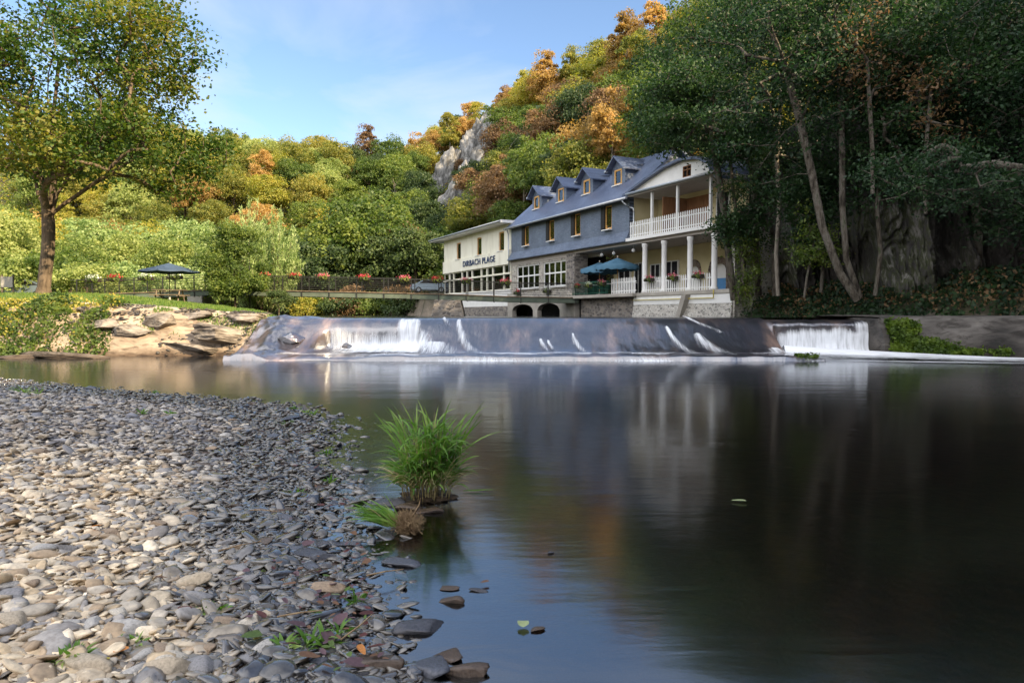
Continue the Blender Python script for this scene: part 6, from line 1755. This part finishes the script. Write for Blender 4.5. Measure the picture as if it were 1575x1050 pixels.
# moss on the wing wall and the sill
mossM = leafmat('moss', [(.03, .06, .01), (.07, .12, .015), (.12, .18, .02)], nscale=3); M['moss'] = mossM
def moss(n_, xa, xb, fy, fz, label, seed, h=.10):
    rs = np.random.RandomState(seed); x = rs.uniform(xa, xb, n_); t = rs.uniform(0, 1, n_)
    P = np.stack([x, fy(x, t), fz(x, t)], -1)
    P = P[fbm(x * 1.5, t * 3, 3, seed) > .42]; P += rs.normal(size=P.shape) * .035
    V, F = leaf_quads(P, .09, np.tile(np.array([0, -.7, .7]), (len(P), 1)), seed, aspect=.9)
    tag(link('moss', mesh_np('moss', V, F, False, [M['moss']])), label, 'moss', kind='stuff')
yfw = lambda x: 22.6 - 3.6 * (x - 12.25) / 11.75
moss(5200, 12.4, 15.6, lambda x, t: yfw(x) - .42 + .35 * t, lambda x, t: .16 + t * np.where(x < 13.0, 1.0, .55 - .12 * (x - 13)), 'green moss hanging on the face of the wing wall', 66)
moss(2600, 12.36, 13.3, lambda x, t: yfw(x) - .42 + .5 * t, lambda x, t: .2 + t * 1.05, 'green moss on the corner of the wing wall beside the fall', 68)
moss(500, 8.7, 9.4, lambda x, t: 20.62 + .4 * t, lambda x, t: .12 + .03 * t, 'patch of moss on the broken end of the weir sill', 67)

# ------------------------------------------------------------------ the gravel bank
def ico(sub):
    bm = bmesh.new(); bmesh.ops.create_icosphere(bm, subdivisions=sub, radius=1)
    V = np.array([v.co[:] for v in bm.verts]); F = np.array([[v.index for v in f.verts] for f in bm.faces]); bm.free(); return V, F
def pebble_shape(sub, seed):
    V, F = ico(sub); rs = np.random.RandomState(seed)
    # cut by random planes: worn slate chips
    for _ in range(9):
        nrm = rs.normal(size=3); nrm[2] *= .9; nrm /= np.linalg.norm(nrm); lim_ = rs.uniform(.38, .78)
        d_ = V @ nrm; over = d_ > lim_; V[over] -= np.outer((d_[over] - lim_) * .96, nrm)
    V += rs.normal(size=V.shape) * .018
    V[:, 0] *= 1.15; V[:, 1] *= rs.uniform(.6, .9); V[:, 2] *= rs.uniform(.15, .32)
    return V, F
def pebble_mat():
    m, nt, out = newmat('pebble')
    a = N(nt, 'Attribute', attribute_name='col'); w = N(nt, 'Attribute', attribute_name='wet')
    v = coords(nt); f = noise(nt, v, 28, 6, .65)
    c = ramp(nt, f, [(.3, (.62, .60, .58)), (.55, (1, 1, 1)), (.75, (1.35, 1.3, 1.2))])
    mx = N(nt, 'MixRGB', blend_type='MULTIPLY'); mx.inputs[0].default_value = 1; nt.links.new(a.outputs['Color'], mx.inputs[1]); nt.links.new(c, mx.inputs[2])
    p = N(nt, 'BsdfPrincipled'); nt.links.new(mx.outputs[0], p.inputs['Base Color'])
    rr = N(nt, 'MapRange'); nt.links.new(w.outputs['Fac'], rr.inputs['Value']); rr.inputs['To Min'].default_value = .72; rr.inputs['To Max'].default_value = .13
    cw = N(nt, 'Math', operation='MULTIPLY'); cw.inputs[1].default_value = .8; nt.links.new(w.outputs['Fac'], cw.inputs[0]); nt.links.new(cw.outputs[0], p.inputs['Coat Weight']); p.inputs['Coat Roughness'].default_value = .12; p.inputs['Coat IOR'].default_value = 1.6
    nt.links.new(rr.outputs[0], p.inputs['Roughness'])
    b = N(nt, 'Bump'); b.inputs['Strength'].default_value = .35; b.inputs['Distance'].default_value = .006; nt.links.new(noise(nt, v, 40, 6, .6), b.inputs['Height']); nt.links.new(b.outputs[0], p.inputs['Normal'])
    nt.links.new(p.outputs[0], out.inputs['Surface'])
    return m
M['pebble'] = pebble_mat()
PAL = np.array([(.50, .43, .33), (.36, .33, .29), (.56, .48, .37), (.26, .25, .25), (.40, .32, .22), (.60, .53, .43), (.20, .19, .19), (.48, .41, .32), (.31, .24, .17)])
def cloud_of_stones(N_, sub, size_fn, seed, region, zoff=0.0):
    rs = np.random.RandomState(seed)
    shapes = [pebble_shape(sub, 900 + i) for i in range(10)]
    X, Y = region(rs, N_)
    sd = shore_dist(X, Y); Z = H(X, Y)
    n_ = len(X); s = size_fn(rs, n_, Y)
    nv = len(shapes[0][0]); F0 = shapes[0][1]
    A = np.stack([sh[0] for sh in shapes])[rs.randint(0, 10, n_)]
    yaw = rs.normal(0, .7, n_); tlt = rs.normal(.05, .26, n_); tl2 = rs.normal(0, .26, n_)
    sz_ = rs.uniform(.75, 1.25, (n_, 3)); A = A * (s[:, None] * sz_)[:, None, :]
    def rot(A, ax, an):
        c = np.cos(an)[:, None]; q = np.sin(an)[:, None]; B = A.copy(); i, j = [(1, 2), (2, 0), (0, 1)][ax]
        B[..., i] = A[..., i] * c - A[..., j] * q; B[..., j] = A[..., i] * q + A[..., j] * c; return B
    A = rot(A, 0, tlt); A = rot(A, 1, tl2); A = rot(A, 2, yaw)
    A += np.stack([X, Y, Z + s * rs.uniform(.02, .30, n_) + zoff], -1)[:, None, :]
    F = (F0[None] + (np.arange(n_) * nv)[:, None, None]).reshape(-1, 3)
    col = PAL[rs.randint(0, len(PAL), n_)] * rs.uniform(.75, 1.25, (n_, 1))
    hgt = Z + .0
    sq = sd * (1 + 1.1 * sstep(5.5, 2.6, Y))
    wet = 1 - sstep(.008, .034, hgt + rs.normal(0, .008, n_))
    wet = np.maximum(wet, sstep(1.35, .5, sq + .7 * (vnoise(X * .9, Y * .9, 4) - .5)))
    sun_tint = sstep(.6, 1.5, sq) * sstep(8.0, 5.2, Y + 1.5 * (vnoise(X * .8, Y * .8, 14) - .5))
    col = col * (.80 + .55 * sun_tint[:, None]) * lerp(np.array([.93, .97, 1.08]), np.array([1.06, 1.0, .90]), sun_tint[:, None])  # warm sun on near stones and bluish shade farther off, put into their colour
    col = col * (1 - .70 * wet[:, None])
    c4 = np.concatenate([np.repeat(col, nv, 0), np.ones((n_ * nv, 1))], 1)
    return A.reshape(-1, 3), F, c4, np.repeat(wet, nv)
def reg(y0, y1, pw=1.0, sdmin=-.9, pxmin=-160):
    def f(rs, N_):
        Y = y0 + (y1 - y0) * rs.uniform(0, 1, N_) ** pw
        px = rs.uniform(pxmin, 640, N_); X = (px - 787.5) / FPX * Y
        sd = shore_dist(X, Y)
        k_ = (sd > sdmin * (.3 + rs.uniform(0, 1, N_))) 
        # sparser in the shallows
        k_ &= ~((sd < .05) & (rs.uniform(0, 1, N_) < .55))
        return X[k_], Y[k_]
    return f
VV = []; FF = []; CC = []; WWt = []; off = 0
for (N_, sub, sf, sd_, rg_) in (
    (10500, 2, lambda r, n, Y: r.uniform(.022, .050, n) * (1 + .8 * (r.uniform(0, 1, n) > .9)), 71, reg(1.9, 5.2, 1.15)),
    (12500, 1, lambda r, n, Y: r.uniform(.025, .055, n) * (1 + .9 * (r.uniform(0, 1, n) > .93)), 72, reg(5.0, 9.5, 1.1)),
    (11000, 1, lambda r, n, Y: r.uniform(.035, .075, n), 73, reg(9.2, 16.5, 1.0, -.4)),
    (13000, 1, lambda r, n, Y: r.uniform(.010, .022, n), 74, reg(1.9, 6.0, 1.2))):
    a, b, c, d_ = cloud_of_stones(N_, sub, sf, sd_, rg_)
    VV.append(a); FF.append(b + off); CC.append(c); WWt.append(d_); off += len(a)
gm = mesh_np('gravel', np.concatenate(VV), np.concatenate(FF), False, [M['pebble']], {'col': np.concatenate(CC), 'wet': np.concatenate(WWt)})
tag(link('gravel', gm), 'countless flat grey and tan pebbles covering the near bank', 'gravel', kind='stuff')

def bank_region(rs, N_):
    X = rs.uniform(-15.5, -7.6, N_); Y = 22.4 + rs.uniform(0, 1, N_) * 3.2; k_ = fbm(X * 1.0, Y * 1.4, 3, 15) > .5
    return X[k_], Y[k_]
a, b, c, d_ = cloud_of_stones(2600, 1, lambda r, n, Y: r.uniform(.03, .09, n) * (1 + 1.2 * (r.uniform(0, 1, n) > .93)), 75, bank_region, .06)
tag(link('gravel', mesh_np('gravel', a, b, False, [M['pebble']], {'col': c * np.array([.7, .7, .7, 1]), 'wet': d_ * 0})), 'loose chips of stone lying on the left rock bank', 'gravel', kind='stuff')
# the larger stones, each on its own
def stone_solid(name, base, wet):
    m, nt, out = newmat(name)
    v = coords(nt); oi = N(nt, 'ObjectInfo'); ad = N(nt, 'VectorMath', operation='ADD'); nt.links.new(v, ad.inputs[0]); nt.links.new(oi.outputs['Location'], ad.inputs[1])
    f = noise(nt, ad.outputs[0], 9, 8, .65)
    lo = tuple(x * .6 for x in base); hi = tuple(min(1, x * 1.3) for x in base)
    c = ramp(nt, f, [(.3, lo), (.5, base), (.72, hi)])
    p = N(nt, 'BsdfPrincipled'); nt.links.new(c, p.inputs['Base Color']); p.inputs['Roughness'].default_value = .2 if wet else .75
    b = N(nt, 'Bump'); b.inputs['Strength'].default_value = .5; b.inputs['Distance'].default_value = .008; nt.links.new(noise(nt, ad.outputs[0], 30, 7, .6), b.inputs['Height']); nt.links.new(b.outputs[0], p.inputs['Normal'])
    nt.links.new(p.outputs[0], out.inputs['Surface']); return m
SC = {'pale grey': (.44, .41, .37), 'tan': (.44, .36, .26), 'cream': (.55, .49, .40), 'slate grey': (.25, .24, .24), 'brown': (.30, .22, .15)}
for k_, c in SC.items(): M['st_' + k_] = stone_solid('stone_' + k_.replace(' ', '_'), c, False)
WC = {'wet dark grey': (.05, .05, .06), 'wet brown': (.08, .055, .04), 'wet slate': (.075, .08, .10)}
for k_, c in WC.items(): M['st_' + k_] = stone_solid('stone_' + k_.replace(' ', '_'), c, True)
stone_me = []
for i in range(9):
    V, F = pebble_shape(3, 950 + i)
    V[:, 2] += .04 * (fbm(V[:, 0] * 3, V[:, 1] * 3, 3, i) - .5)
    stone_me.append(mesh_np('stone', V, F, True, [M['pebble']]))
def put_stone(p, s, sz, rz, colr, name='stone', tilt=(0, 0), k=None):
    o = bpy.data.objects.new(name, stone_me[R.randrange(9) if k is None else k]); COL.objects.link(o)
    o.location = p; o.scale = (s, s * R.uniform(.8, 1.1), s * sz); o.rotation_euler = (tilt[0], tilt[1], rz)
    o.material_slots[0].link = 'OBJECT'; o.material_slots[0].material = M['st_' + colr]; return o
rs = np.random.RandomState(91); cnt = 0; used = []
while cnt < 230:
    py = 590 + 470 * rs.uniform(0, 1) ** .8; px = rs.uniform(-10, 600)
    Y = EYE * FPX / (py - HOR) * .93; X = (px - 787.5) / FPX * Y; sd = float(shore_dist(np.array([X]), np.array([Y]))[0])
    if sd < .02: continue
    s = rs.uniform(.038, .072) * (1 + .07 * (Y - 3)) * (1 + .6 * (rs.uniform() > .93))
    if any((X - a) ** 2 + (Y - b) ** 2 < ((s + c) * .62) ** 2 for a, b, c in used): continue
    used.append((X, Y, s)); z = hz(X, Y)
    wetk = sd * (1 + 1.1 * float(sstep(5.5, 2.6, Y))) < .75
    colr = R.choice(list(WC)) if wetk else R.choice(list(SC))
    o = put_stone((X, Y, z + s * .16), s, R.uniform(1.1, 1.8), rs.normal(0, .6), colr, 'stone', (rs.normal(0, .12), rs.normal(0, .12)))
    band = 'in the nearest gravel' if py > 900 else ('halfway up the gravel' if py > 740 else 'on the far gravel')
    if wetk: band = band + ' by the water'
    size = 'large' if s > .095 else 'flat'
    tag(o, None, 'stone', 'larger stones on the gravel bank'); later(o, f'{size} {colr} stone {band}', (X, Y, z)); cnt += 1
# stones standing in the shallows
ws = [(615, 872, .105, .9, 'wet slate', 'flat slate-blue stone in the shallows below the root ball'), (648, 976, .125, .9, 'wet dark grey', 'flat dark stone with a leaf on it in the shallows'), (692, 932, .062, 1.6, 'wet brown', 'angular upright brown stone standing in the shallows'),
      (660, 1036, .125, 1.3, 'wet slate', 'large rounded stone at the bottom edge, left of the brown one'), (718, 1046, .105, 1.5, 'wet brown', 'rounded brown stone at the bottom edge of the water'), (826, 977, .036, 1.0, 'wet brown', 'small brown stone beside the pale floating leaf'), (688, 911, .055, .7, 'wet brown', 'low stone just behind the angular upright stone'),
      (735, 915, .045, .7, 'wet dark grey', 'low dark stone right of the angular upright stone'), (532, 842, .075, .9, 'wet slate', 'flat wet stone left of the root ball'), (847, 855, .022, 1.0, 'wet dark grey', 'tiny dark stone alone far out in the pool'), (625, 785, .10, 1.4, 'wet brown', 'brown stone at the foot of the grass clump'),
      (592, 778, .13, 1.2, 'wet dark grey', 'dark stone left of the grass clump foot'), (660, 790, .09, 1.2, 'wet brown', 'brown stone under the right of the grass clump'), (495, 918, .10, 1.8, 'brown', 'tall brown stone with a green leaf against it'), (580, 1036, .13, 1.2, 'wet brown', 'wet brown stone among red leaves at the bottom edge'),
      (549, 722, .055, .9, 'wet slate', 'blue-grey stone in the shallows left of the grass clump'), (534, 723, .045, 1.2, 'wet dark grey', 'small black stone left of the grass clump'), (690, 1018, .08, .7, 'wet brown', 'reddish stone under the surface near the bottom edge'), (470, 860, .11, 1.0, 'wet dark grey', 'dark stone at the water edge left of the root ball')]
for px, py, s, sz, colr, lab in ws:
    p = W(px, py, EYE * FPX / (py - HOR)); p.z = 0.004
    if shore_dist(np.array([p.x]), np.array([p.y]))[0] > 0: p.z = hz(p.x, p.y) + .02
    o = put_stone(p, s, sz, R.uniform(-.3, .3), colr, 'stone', (0, R.uniform(-.1, .1))); tag(o, lab, 'stone', 'stones in the shallows')

# ------------------------------------------------------------------ the grass clump, the bent clump and its root ball
def blade_mesh(name, bases, dirs, L, w, bend, seed, mat, nseg=7):
    rs = np.random.RandomState(seed); V = []; F = []; off = 0
    for b, d_, l, w_, bd in zip(bases, dirs, L, w, bend):
        d_ = np.array(d_) / np.linalg.norm(d_); h = np.array([d_[0], d_[1], 0]); hn = np.linalg.norm(h) + 1e-6; h /= hn
        side = np.cross(d_, [0, 0, 1]); side = side / (np.linalg.norm(side) + 1e-6); tw = rs.uniform(-1.2, 1.2)
        side = side * math.cos(tw) + np.cross(d_, side) * math.sin(tw)
        p = np.array(b, float); dd = d_.copy(); st = l / nseg
        for i in range(nseg + 1):
            t = i / nseg; ww_ = w_ * (1 - t ** 2.2) * (.55 + .9 * t if t < .5 else 1) 
            V += [p - side * ww_, p + side * ww_]
            dd = dd + (h * .10 * bd - np.array([0, 0, .22]) * bd * t); dd /= np.linalg.norm(dd); p = p + dd * st
        for i in range(nseg): F.append((off + 2 * i, off + 2 * i + 1, off + 2 * i + 3, off + 2 * i + 2))
        off += 2 * (nseg + 1)
    return mesh_np(name, np.array(V), np.array(F), True, [M[mat]])
def clump(c, r, n_, L0, L1, w0, w1, seed, tilt=.45, mat='reed', bend=(.3, 1.6), bias=(0, 0)):
    rs = np.random.RandomState(seed); B = []; D = []
    for i in range(n_):
        a = rs.uniform(0, 2 * PI); q = rs.uniform(0, 1) ** .6; B.append((c[0] + math.cos(a) * r[0] * q, c[1] + math.sin(a) * r[1] * q, c[2]))
        k_ = tilt * q * rs.uniform(.3, 1.5); D.append((math.cos(a) * k_ + bias[0] + rs.normal(0, .1), math.sin(a) * k_ + bias[1] + rs.normal(0, .1), 1))
    L = rs.uniform(L0, L1, n_) ; 
    return blade_mesh('blades', B, D, L, rs.uniform(w0, w1, n_), rs.uniform(bend[0], bend[1], n_), seed, mat)
M['straw'] = leafmat('straw', [(.25, .20, .09), (.42, .35, .17), (.55, .48, .28)], nscale=5)
M['wet_earth'] = surf('wet_earth', [(.3, (.02, .014, .010)), (.7, (.075, .05, .03))], scale=14, rough=.5, bump=.8)
gc = W(655, 768, EYE * FPX / (768 - HOR)); gc.z = 0
g = empty('grass_clump', gc, 0, 'tall bright green clump of reed grass growing at the water edge', 'grass')
def reeds(n_, seed, r, h0, h1, leaves, L0, L1, w0, w1, lean=.16):
    rs = np.random.RandomState(seed); B = []; D = []; L = []; Wd = []; Bd = []; E = []
    for i in range(n_):
        a = rs.uniform(0, 2 * PI); q = rs.uniform(0, 1) ** .6; b = np.array([math.cos(a) * r[0] * q, math.sin(a) * r[1] * q, 0])
        h = rs.uniform(h0, h1) * (1 - .35 * q); ln = np.array([math.cos(a) * lean * q * 1.4 + rs.normal(0, .07), math.sin(a) * lean * q + rs.normal(0, .07), 1]); ln /= np.linalg.norm(ln)
        t = b + ln * h; E.append((b, t, .0028, .0016))
        for k_ in range(leaves):
            f = rs.uniform(.25, 1.0); p = lerp(b, t, f); a2 = rs.uniform(0, 2 * PI) if rs.uniform() < .55 else a + rs.normal(0, .7)
            up = rs.uniform(.5, 2.2); B.append(p); D.append((math.cos(a2), math.sin(a2), up)); L.append(rs.uniform(L0, L1)); Wd.append(rs.uniform(w0, w1)); Bd.append(rs.uniform(.4, 2.6))
    return blade_mesh('blades', B, D, L, Wd, Bd, seed, 'reed'), E
bm1, E1 = reeds(88, 1, (.20, .13), .34, .74, 6, .16, .34, .0065, .0115, .12)
link('blades', bm1, g); link('stalks', wood_mesh('stalks', E1, M['straw'], 4), g)
link('tall_blades', clump((0, 0, .30), (.14, .08), 14, .42, .58, .008, .013, 2, .35, bend=(.2, .9)), g)
link('side_blades', clump((-.17, 0, .36), (.05, .06), 7, .32, .46, .008, .013, 22, .3, bias=(-.5, 0), bend=(.1, .7)), g)
link('side_blades', clump((.18, 0, .30), (.04, .06), 8, .36, .54, .008, .013, 23, .3, bias=(.45, 0), bend=(.1, .7)), g)
link('dry_blades', clump((0, 0, .10), (.24, .15), 240, .12, .38, .003, .006, 3, .6, 'straw', bend=(.8, 2.4)), g)
mb = MB(); 
bmesh.ops.create_icosphere(mb.bm, subdivisions=3, radius=1)
for v in mb.bm.verts: v.co = Vector((v.co.x * .21, v.co.y * .14, v.co.z * .045)) * (1 + .25 * math.sin(v.co.x * 9 + v.co.y * 7))
mb.build('root_mat', M['wet_earth'], g)
g2p = W(588, 822, EYE * FPX / (822 - HOR)); g2p.z = .02
g = empty('grass_clump', g2p, 0, 'flattened green clump of grass lying left of its root ball', 'grass')
link('blades', clump((.06, 0, .03), (.07, .05), 80, .16, .34, .005, .010, 5, .5, bias=(-1.2, .1), bend=(.3, 1.5)), g)
link('dry_blades', clump((.05, 0, .03), (.05, .05), 12, .12, .24, .003, .006, 6, .5, 'straw', bias=(-.6, 0)), g)
# root ball: fine hair-like roots
rs = np.random.RandomState(8); E = []
rp = W(625, 820, g2p.y)
for i in range(820):
    a = rs.normal(size=3); a /= np.linalg.norm(a); p = a * np.array([.088, .06, .058]) * rs.uniform(.3, 1.12); q = p.copy()
    d_ = np.cross(a, rs.normal(size=3)); d_ /= np.linalg.norm(d_) + 1e-6
    for k_ in range(3):
        nq = q + (d_ + a * rs.uniform(-.3, .5)) * .022 + rs.normal(size=3) * .006; E.append((q, nq, .0013, .0011)); q = nq; d_ = d_ + rs.normal(size=3) * .35; d_ /= np.linalg.norm(d_)
E.append((np.array([.03, 0, .05]), np.array([.075, 0, .12]), .006, .005)); E.append((np.array([.075, 0, .12]), np.array([.085, 0, .17]), .005, .002))
rb = link('root_ball', wood_mesh('root_ball', E, M['root'], 3), None, (rp.x, rp.y, .055)); tag(rb, 'tangled straw-coloured root ball at the water edge', 'root')
# a blade lying on the water, to the right of the clump
V = []; p0_ = W(712, 762, 5.35)
bm_ = blade_mesh('floating_blade', [(0, 0, .012)] * 3, [(1, .02, .04), (1, -.25, .05), (1, .12, .02)], [.26, .14, .20], [.006, .006, .005], [.05, .1, .1], 4, 'reed'); fo = link('floating_blade', bm_, None, (p0_.x, p0_.y, .0)); tag(fo, 'green blades lying on the water right of the grass clump', 'grass')

# ------------------------------------------------------------------ fallen leaves and little weeds
def leaf_shape(w=.55, lob=0.0, seed=0):
    rs = np.random.RandomState(seed); n_ = 18; V = [(0, 0, 0)]
    for i in range(n_):
        a = 2 * PI * i / n_; r_ = 1 - .0 * math.cos(a); r_ = 1 + lob * math.sin(a * 5 + 1)
        x = math.cos(a) * r_; y = math.sin(a) * w * r_ * (1 - .35 * math.cos(a)); V.append((x, y, .14 * (y / w) ** 2 + .08 * x * x * rs.uniform(.3, 1.2)))
    F = [(0, 1 + i, 1 + (i + 1) % n_) for i in range(n_)]
    return np.array(V), np.array(F)
LC = {'dark red': (.10, .035, .03), 'brown': (.17, .09, .05), 'green': (.09, .14, .03), 'orange': (.50, .20, .05), 'yellow': (.45, .38, .06), 'purple-brown': (.12, .07, .08), 'pale green': (.28, .33, .16)}
for k_, c in LC.items(): M['lf_' + k_] = leafmat('fallen_leaf', [tuple(x * .7 for x in c), c, tuple(min(1, x * 1.3) for x in c)], nscale=20, trans=.2)
leaf_me = []
for i in range(5):
    V, F = leaf_shape([.5, .65, .4, .8, .55][i], [0, .04, 0, .07, .1][i], i); m_ = mesh_np('fallen_leaf', V, F, False, [M['lf_brown']]); leaf_me.append(m_)
def put_leaf(px, py, s, colr, lab=None, k=None, z=None):
    Y = EYE * FPX / (py - HOR) * (.97 if px < 560 else 1); X = (px - 787.5) / FPX * Y
    zz = max(hz(X, Y) + .045, .012) if z is None else z
    o = bpy.data.objects.new('fallen_leaf', leaf_me[R.randrange(5) if k is None else k]); COL.objects.link(o); o.location = (X, Y, zz); o.scale = (s * .72,) * 3
    o.rotation_euler = (R.uniform(-.35, .35) * (zz > .02), R.uniform(-.35, .35) * (zz > .02), R.uniform(0, 6.28)); o.material_slots[0].link = 'OBJECT'; o.material_slots[0].material = M['lf_' + colr]
    tag(o, lab, 'leaf', 'fallen leaves')
    if not lab: later(o, f'{colr} fallen leaf among the pebbles', (X, Y, zz))
for px, py, s, c, lab in ((512, 922, .042, 'pale green', 'green leaf leaning on the tall brown stone'), (805, 973, .045, 'pale green', 'pale green leaf floating beside a small brown stone'), (1140, 775, .075, 'pale green', 'dim green leaf floating far out on the dark pool'), (380, 990, .060, 'green', 'bright green leaf near the bottom edge of the gravel'),
                          (440, 825, .045, 'brown', None), (575, 1020, .06, 'dark red', 'dark red leaf at the water edge near the bottom'), (560, 965, .05, 'dark red', None), (552, 1010, .05, 'orange', 'orange leaf at the water edge'), (275, 950, .05, 'dark red', None), (140, 830, .05, 'orange', None), (175, 1020, .04, 'orange', None),
                          (430, 790, .05, 'brown', None), (470, 840, .05, 'purple-brown', None), (410, 870, .05, 'purple-brown', None), (520, 960, .055, 'purple-brown', None), (450, 970, .06, 'purple-brown', None), (500, 990, .06, 'purple-brown', None), (360, 900, .04, 'purple-brown', None), (470, 1020, .06, 'brown', None), (540, 1030, .06, 'purple-brown', None),
                          (300, 920, .03, 'yellow', None), (150, 1035, .03, 'yellow', None), (530, 900, .05, 'dark red', None), (440, 1000, .045, 'dark red', None), (395, 955, .05, 'dark red', None), (240, 900, .04, 'brown', None), (480, 950, .045, 'green', None), (745, 905, .035, 'brown', 'brown leaf caught on the low stones in the shallows'), (440, 905, .05, 'brown', None), (490, 780, .045, 'dark red', None), (420, 750, .045, 'dark red', None), (390, 720, .05, 'brown', None), (350, 760, .045, 'brown', None), (560, 880, .04, 'brown', None)):
    put_leaf(px, py, s, c, lab)
rs = np.random.RandomState(404); k_ = 0
while k_ < 130:
    py = rs.uniform(700, 1045); lim0 = np.interp(py, [690, 760, 850, 950, 1050], [500, 535, 560, 575, 600]); px = lim0 - abs(rs.normal(0, 75)) - 5
    put_leaf(px, py, rs.uniform(.016, .034), R.choice(['purple-brown', 'purple-brown', 'brown', 'dark red', 'purple-brown', 'brown', 'green'])); k_ += 1
def weed(px, py, s, seed, phrase, n_=16, mat='reed', w=.012):
    Y = EYE * FPX / (py - HOR); X = (px - 787.5) / FPX * Y; z = hz(X, Y)
    o = link('weed', clump((0, 0, 0), (.03, .03), n_, s * .6, s, w * .6, w, seed, 1.0, mat, bend=(.5, 2.0)), None, (X, Y, max(z, 0)))
    tag(o, None, 'weed', 'small weeds in the gravel'); later(o, phrase, (X, Y, z))
for i, (px, py, s) in enumerate(((35, 612, .30), (55, 615, .22), (505, 745, .10), (455, 765, .09), (330, 950, .07), (305, 955, .06), (200, 1010, .07), (165, 1012, .07), (430, 1010, .10), (470, 1000, .12), (520, 985, .10), (100, 1045, .10), (85, 1048, .08), (215, 650, .12), (260, 648, .12), (440, 655, .10), (482, 640, .16), (500, 700, .12), (410, 885, .05), (545, 935, .08), (495, 1005, .12), (238, 605, .10), (455, 632, .14), (470, 636, .12))):
    weed(px, py, s, 500 + i, 'small green weed growing in the ' + ('far' if py < 700 else 'near') + ' gravel')
# a few twigs
for i, (px, py, L_, a) in enumerate(((160, 790, .35, .1), (330, 870, .25, .6), (420, 975, .2, .2), (380, 800, .2, -.3), (520, 1010, .25, 1.1), (560, 905, .2, .3))):
    Y = EYE * FPX / (py - HOR); X = (px - 787.5) / FPX * Y; z = max(hz(X, Y), 0) + .05
    mb = MB(); mb.tube((0, 0, 0), (L_ * .5 * math.cos(a), L_ * .5 * math.sin(a), .01), .004, n=5); mb.tube((L_ * .5 * math.cos(a), L_ * .5 * math.sin(a), .01), (L_ * math.cos(a + .15), L_ * math.sin(a + .15), .0), .004, .002, n=5); o = mb.build('twig', M['root'], None, (X, Y, z))
    tag(o, None, 'twig', 'twigs on the gravel'); later(o, 'thin brown twig lying on the gravel', (X, Y, z))

settle_labels()
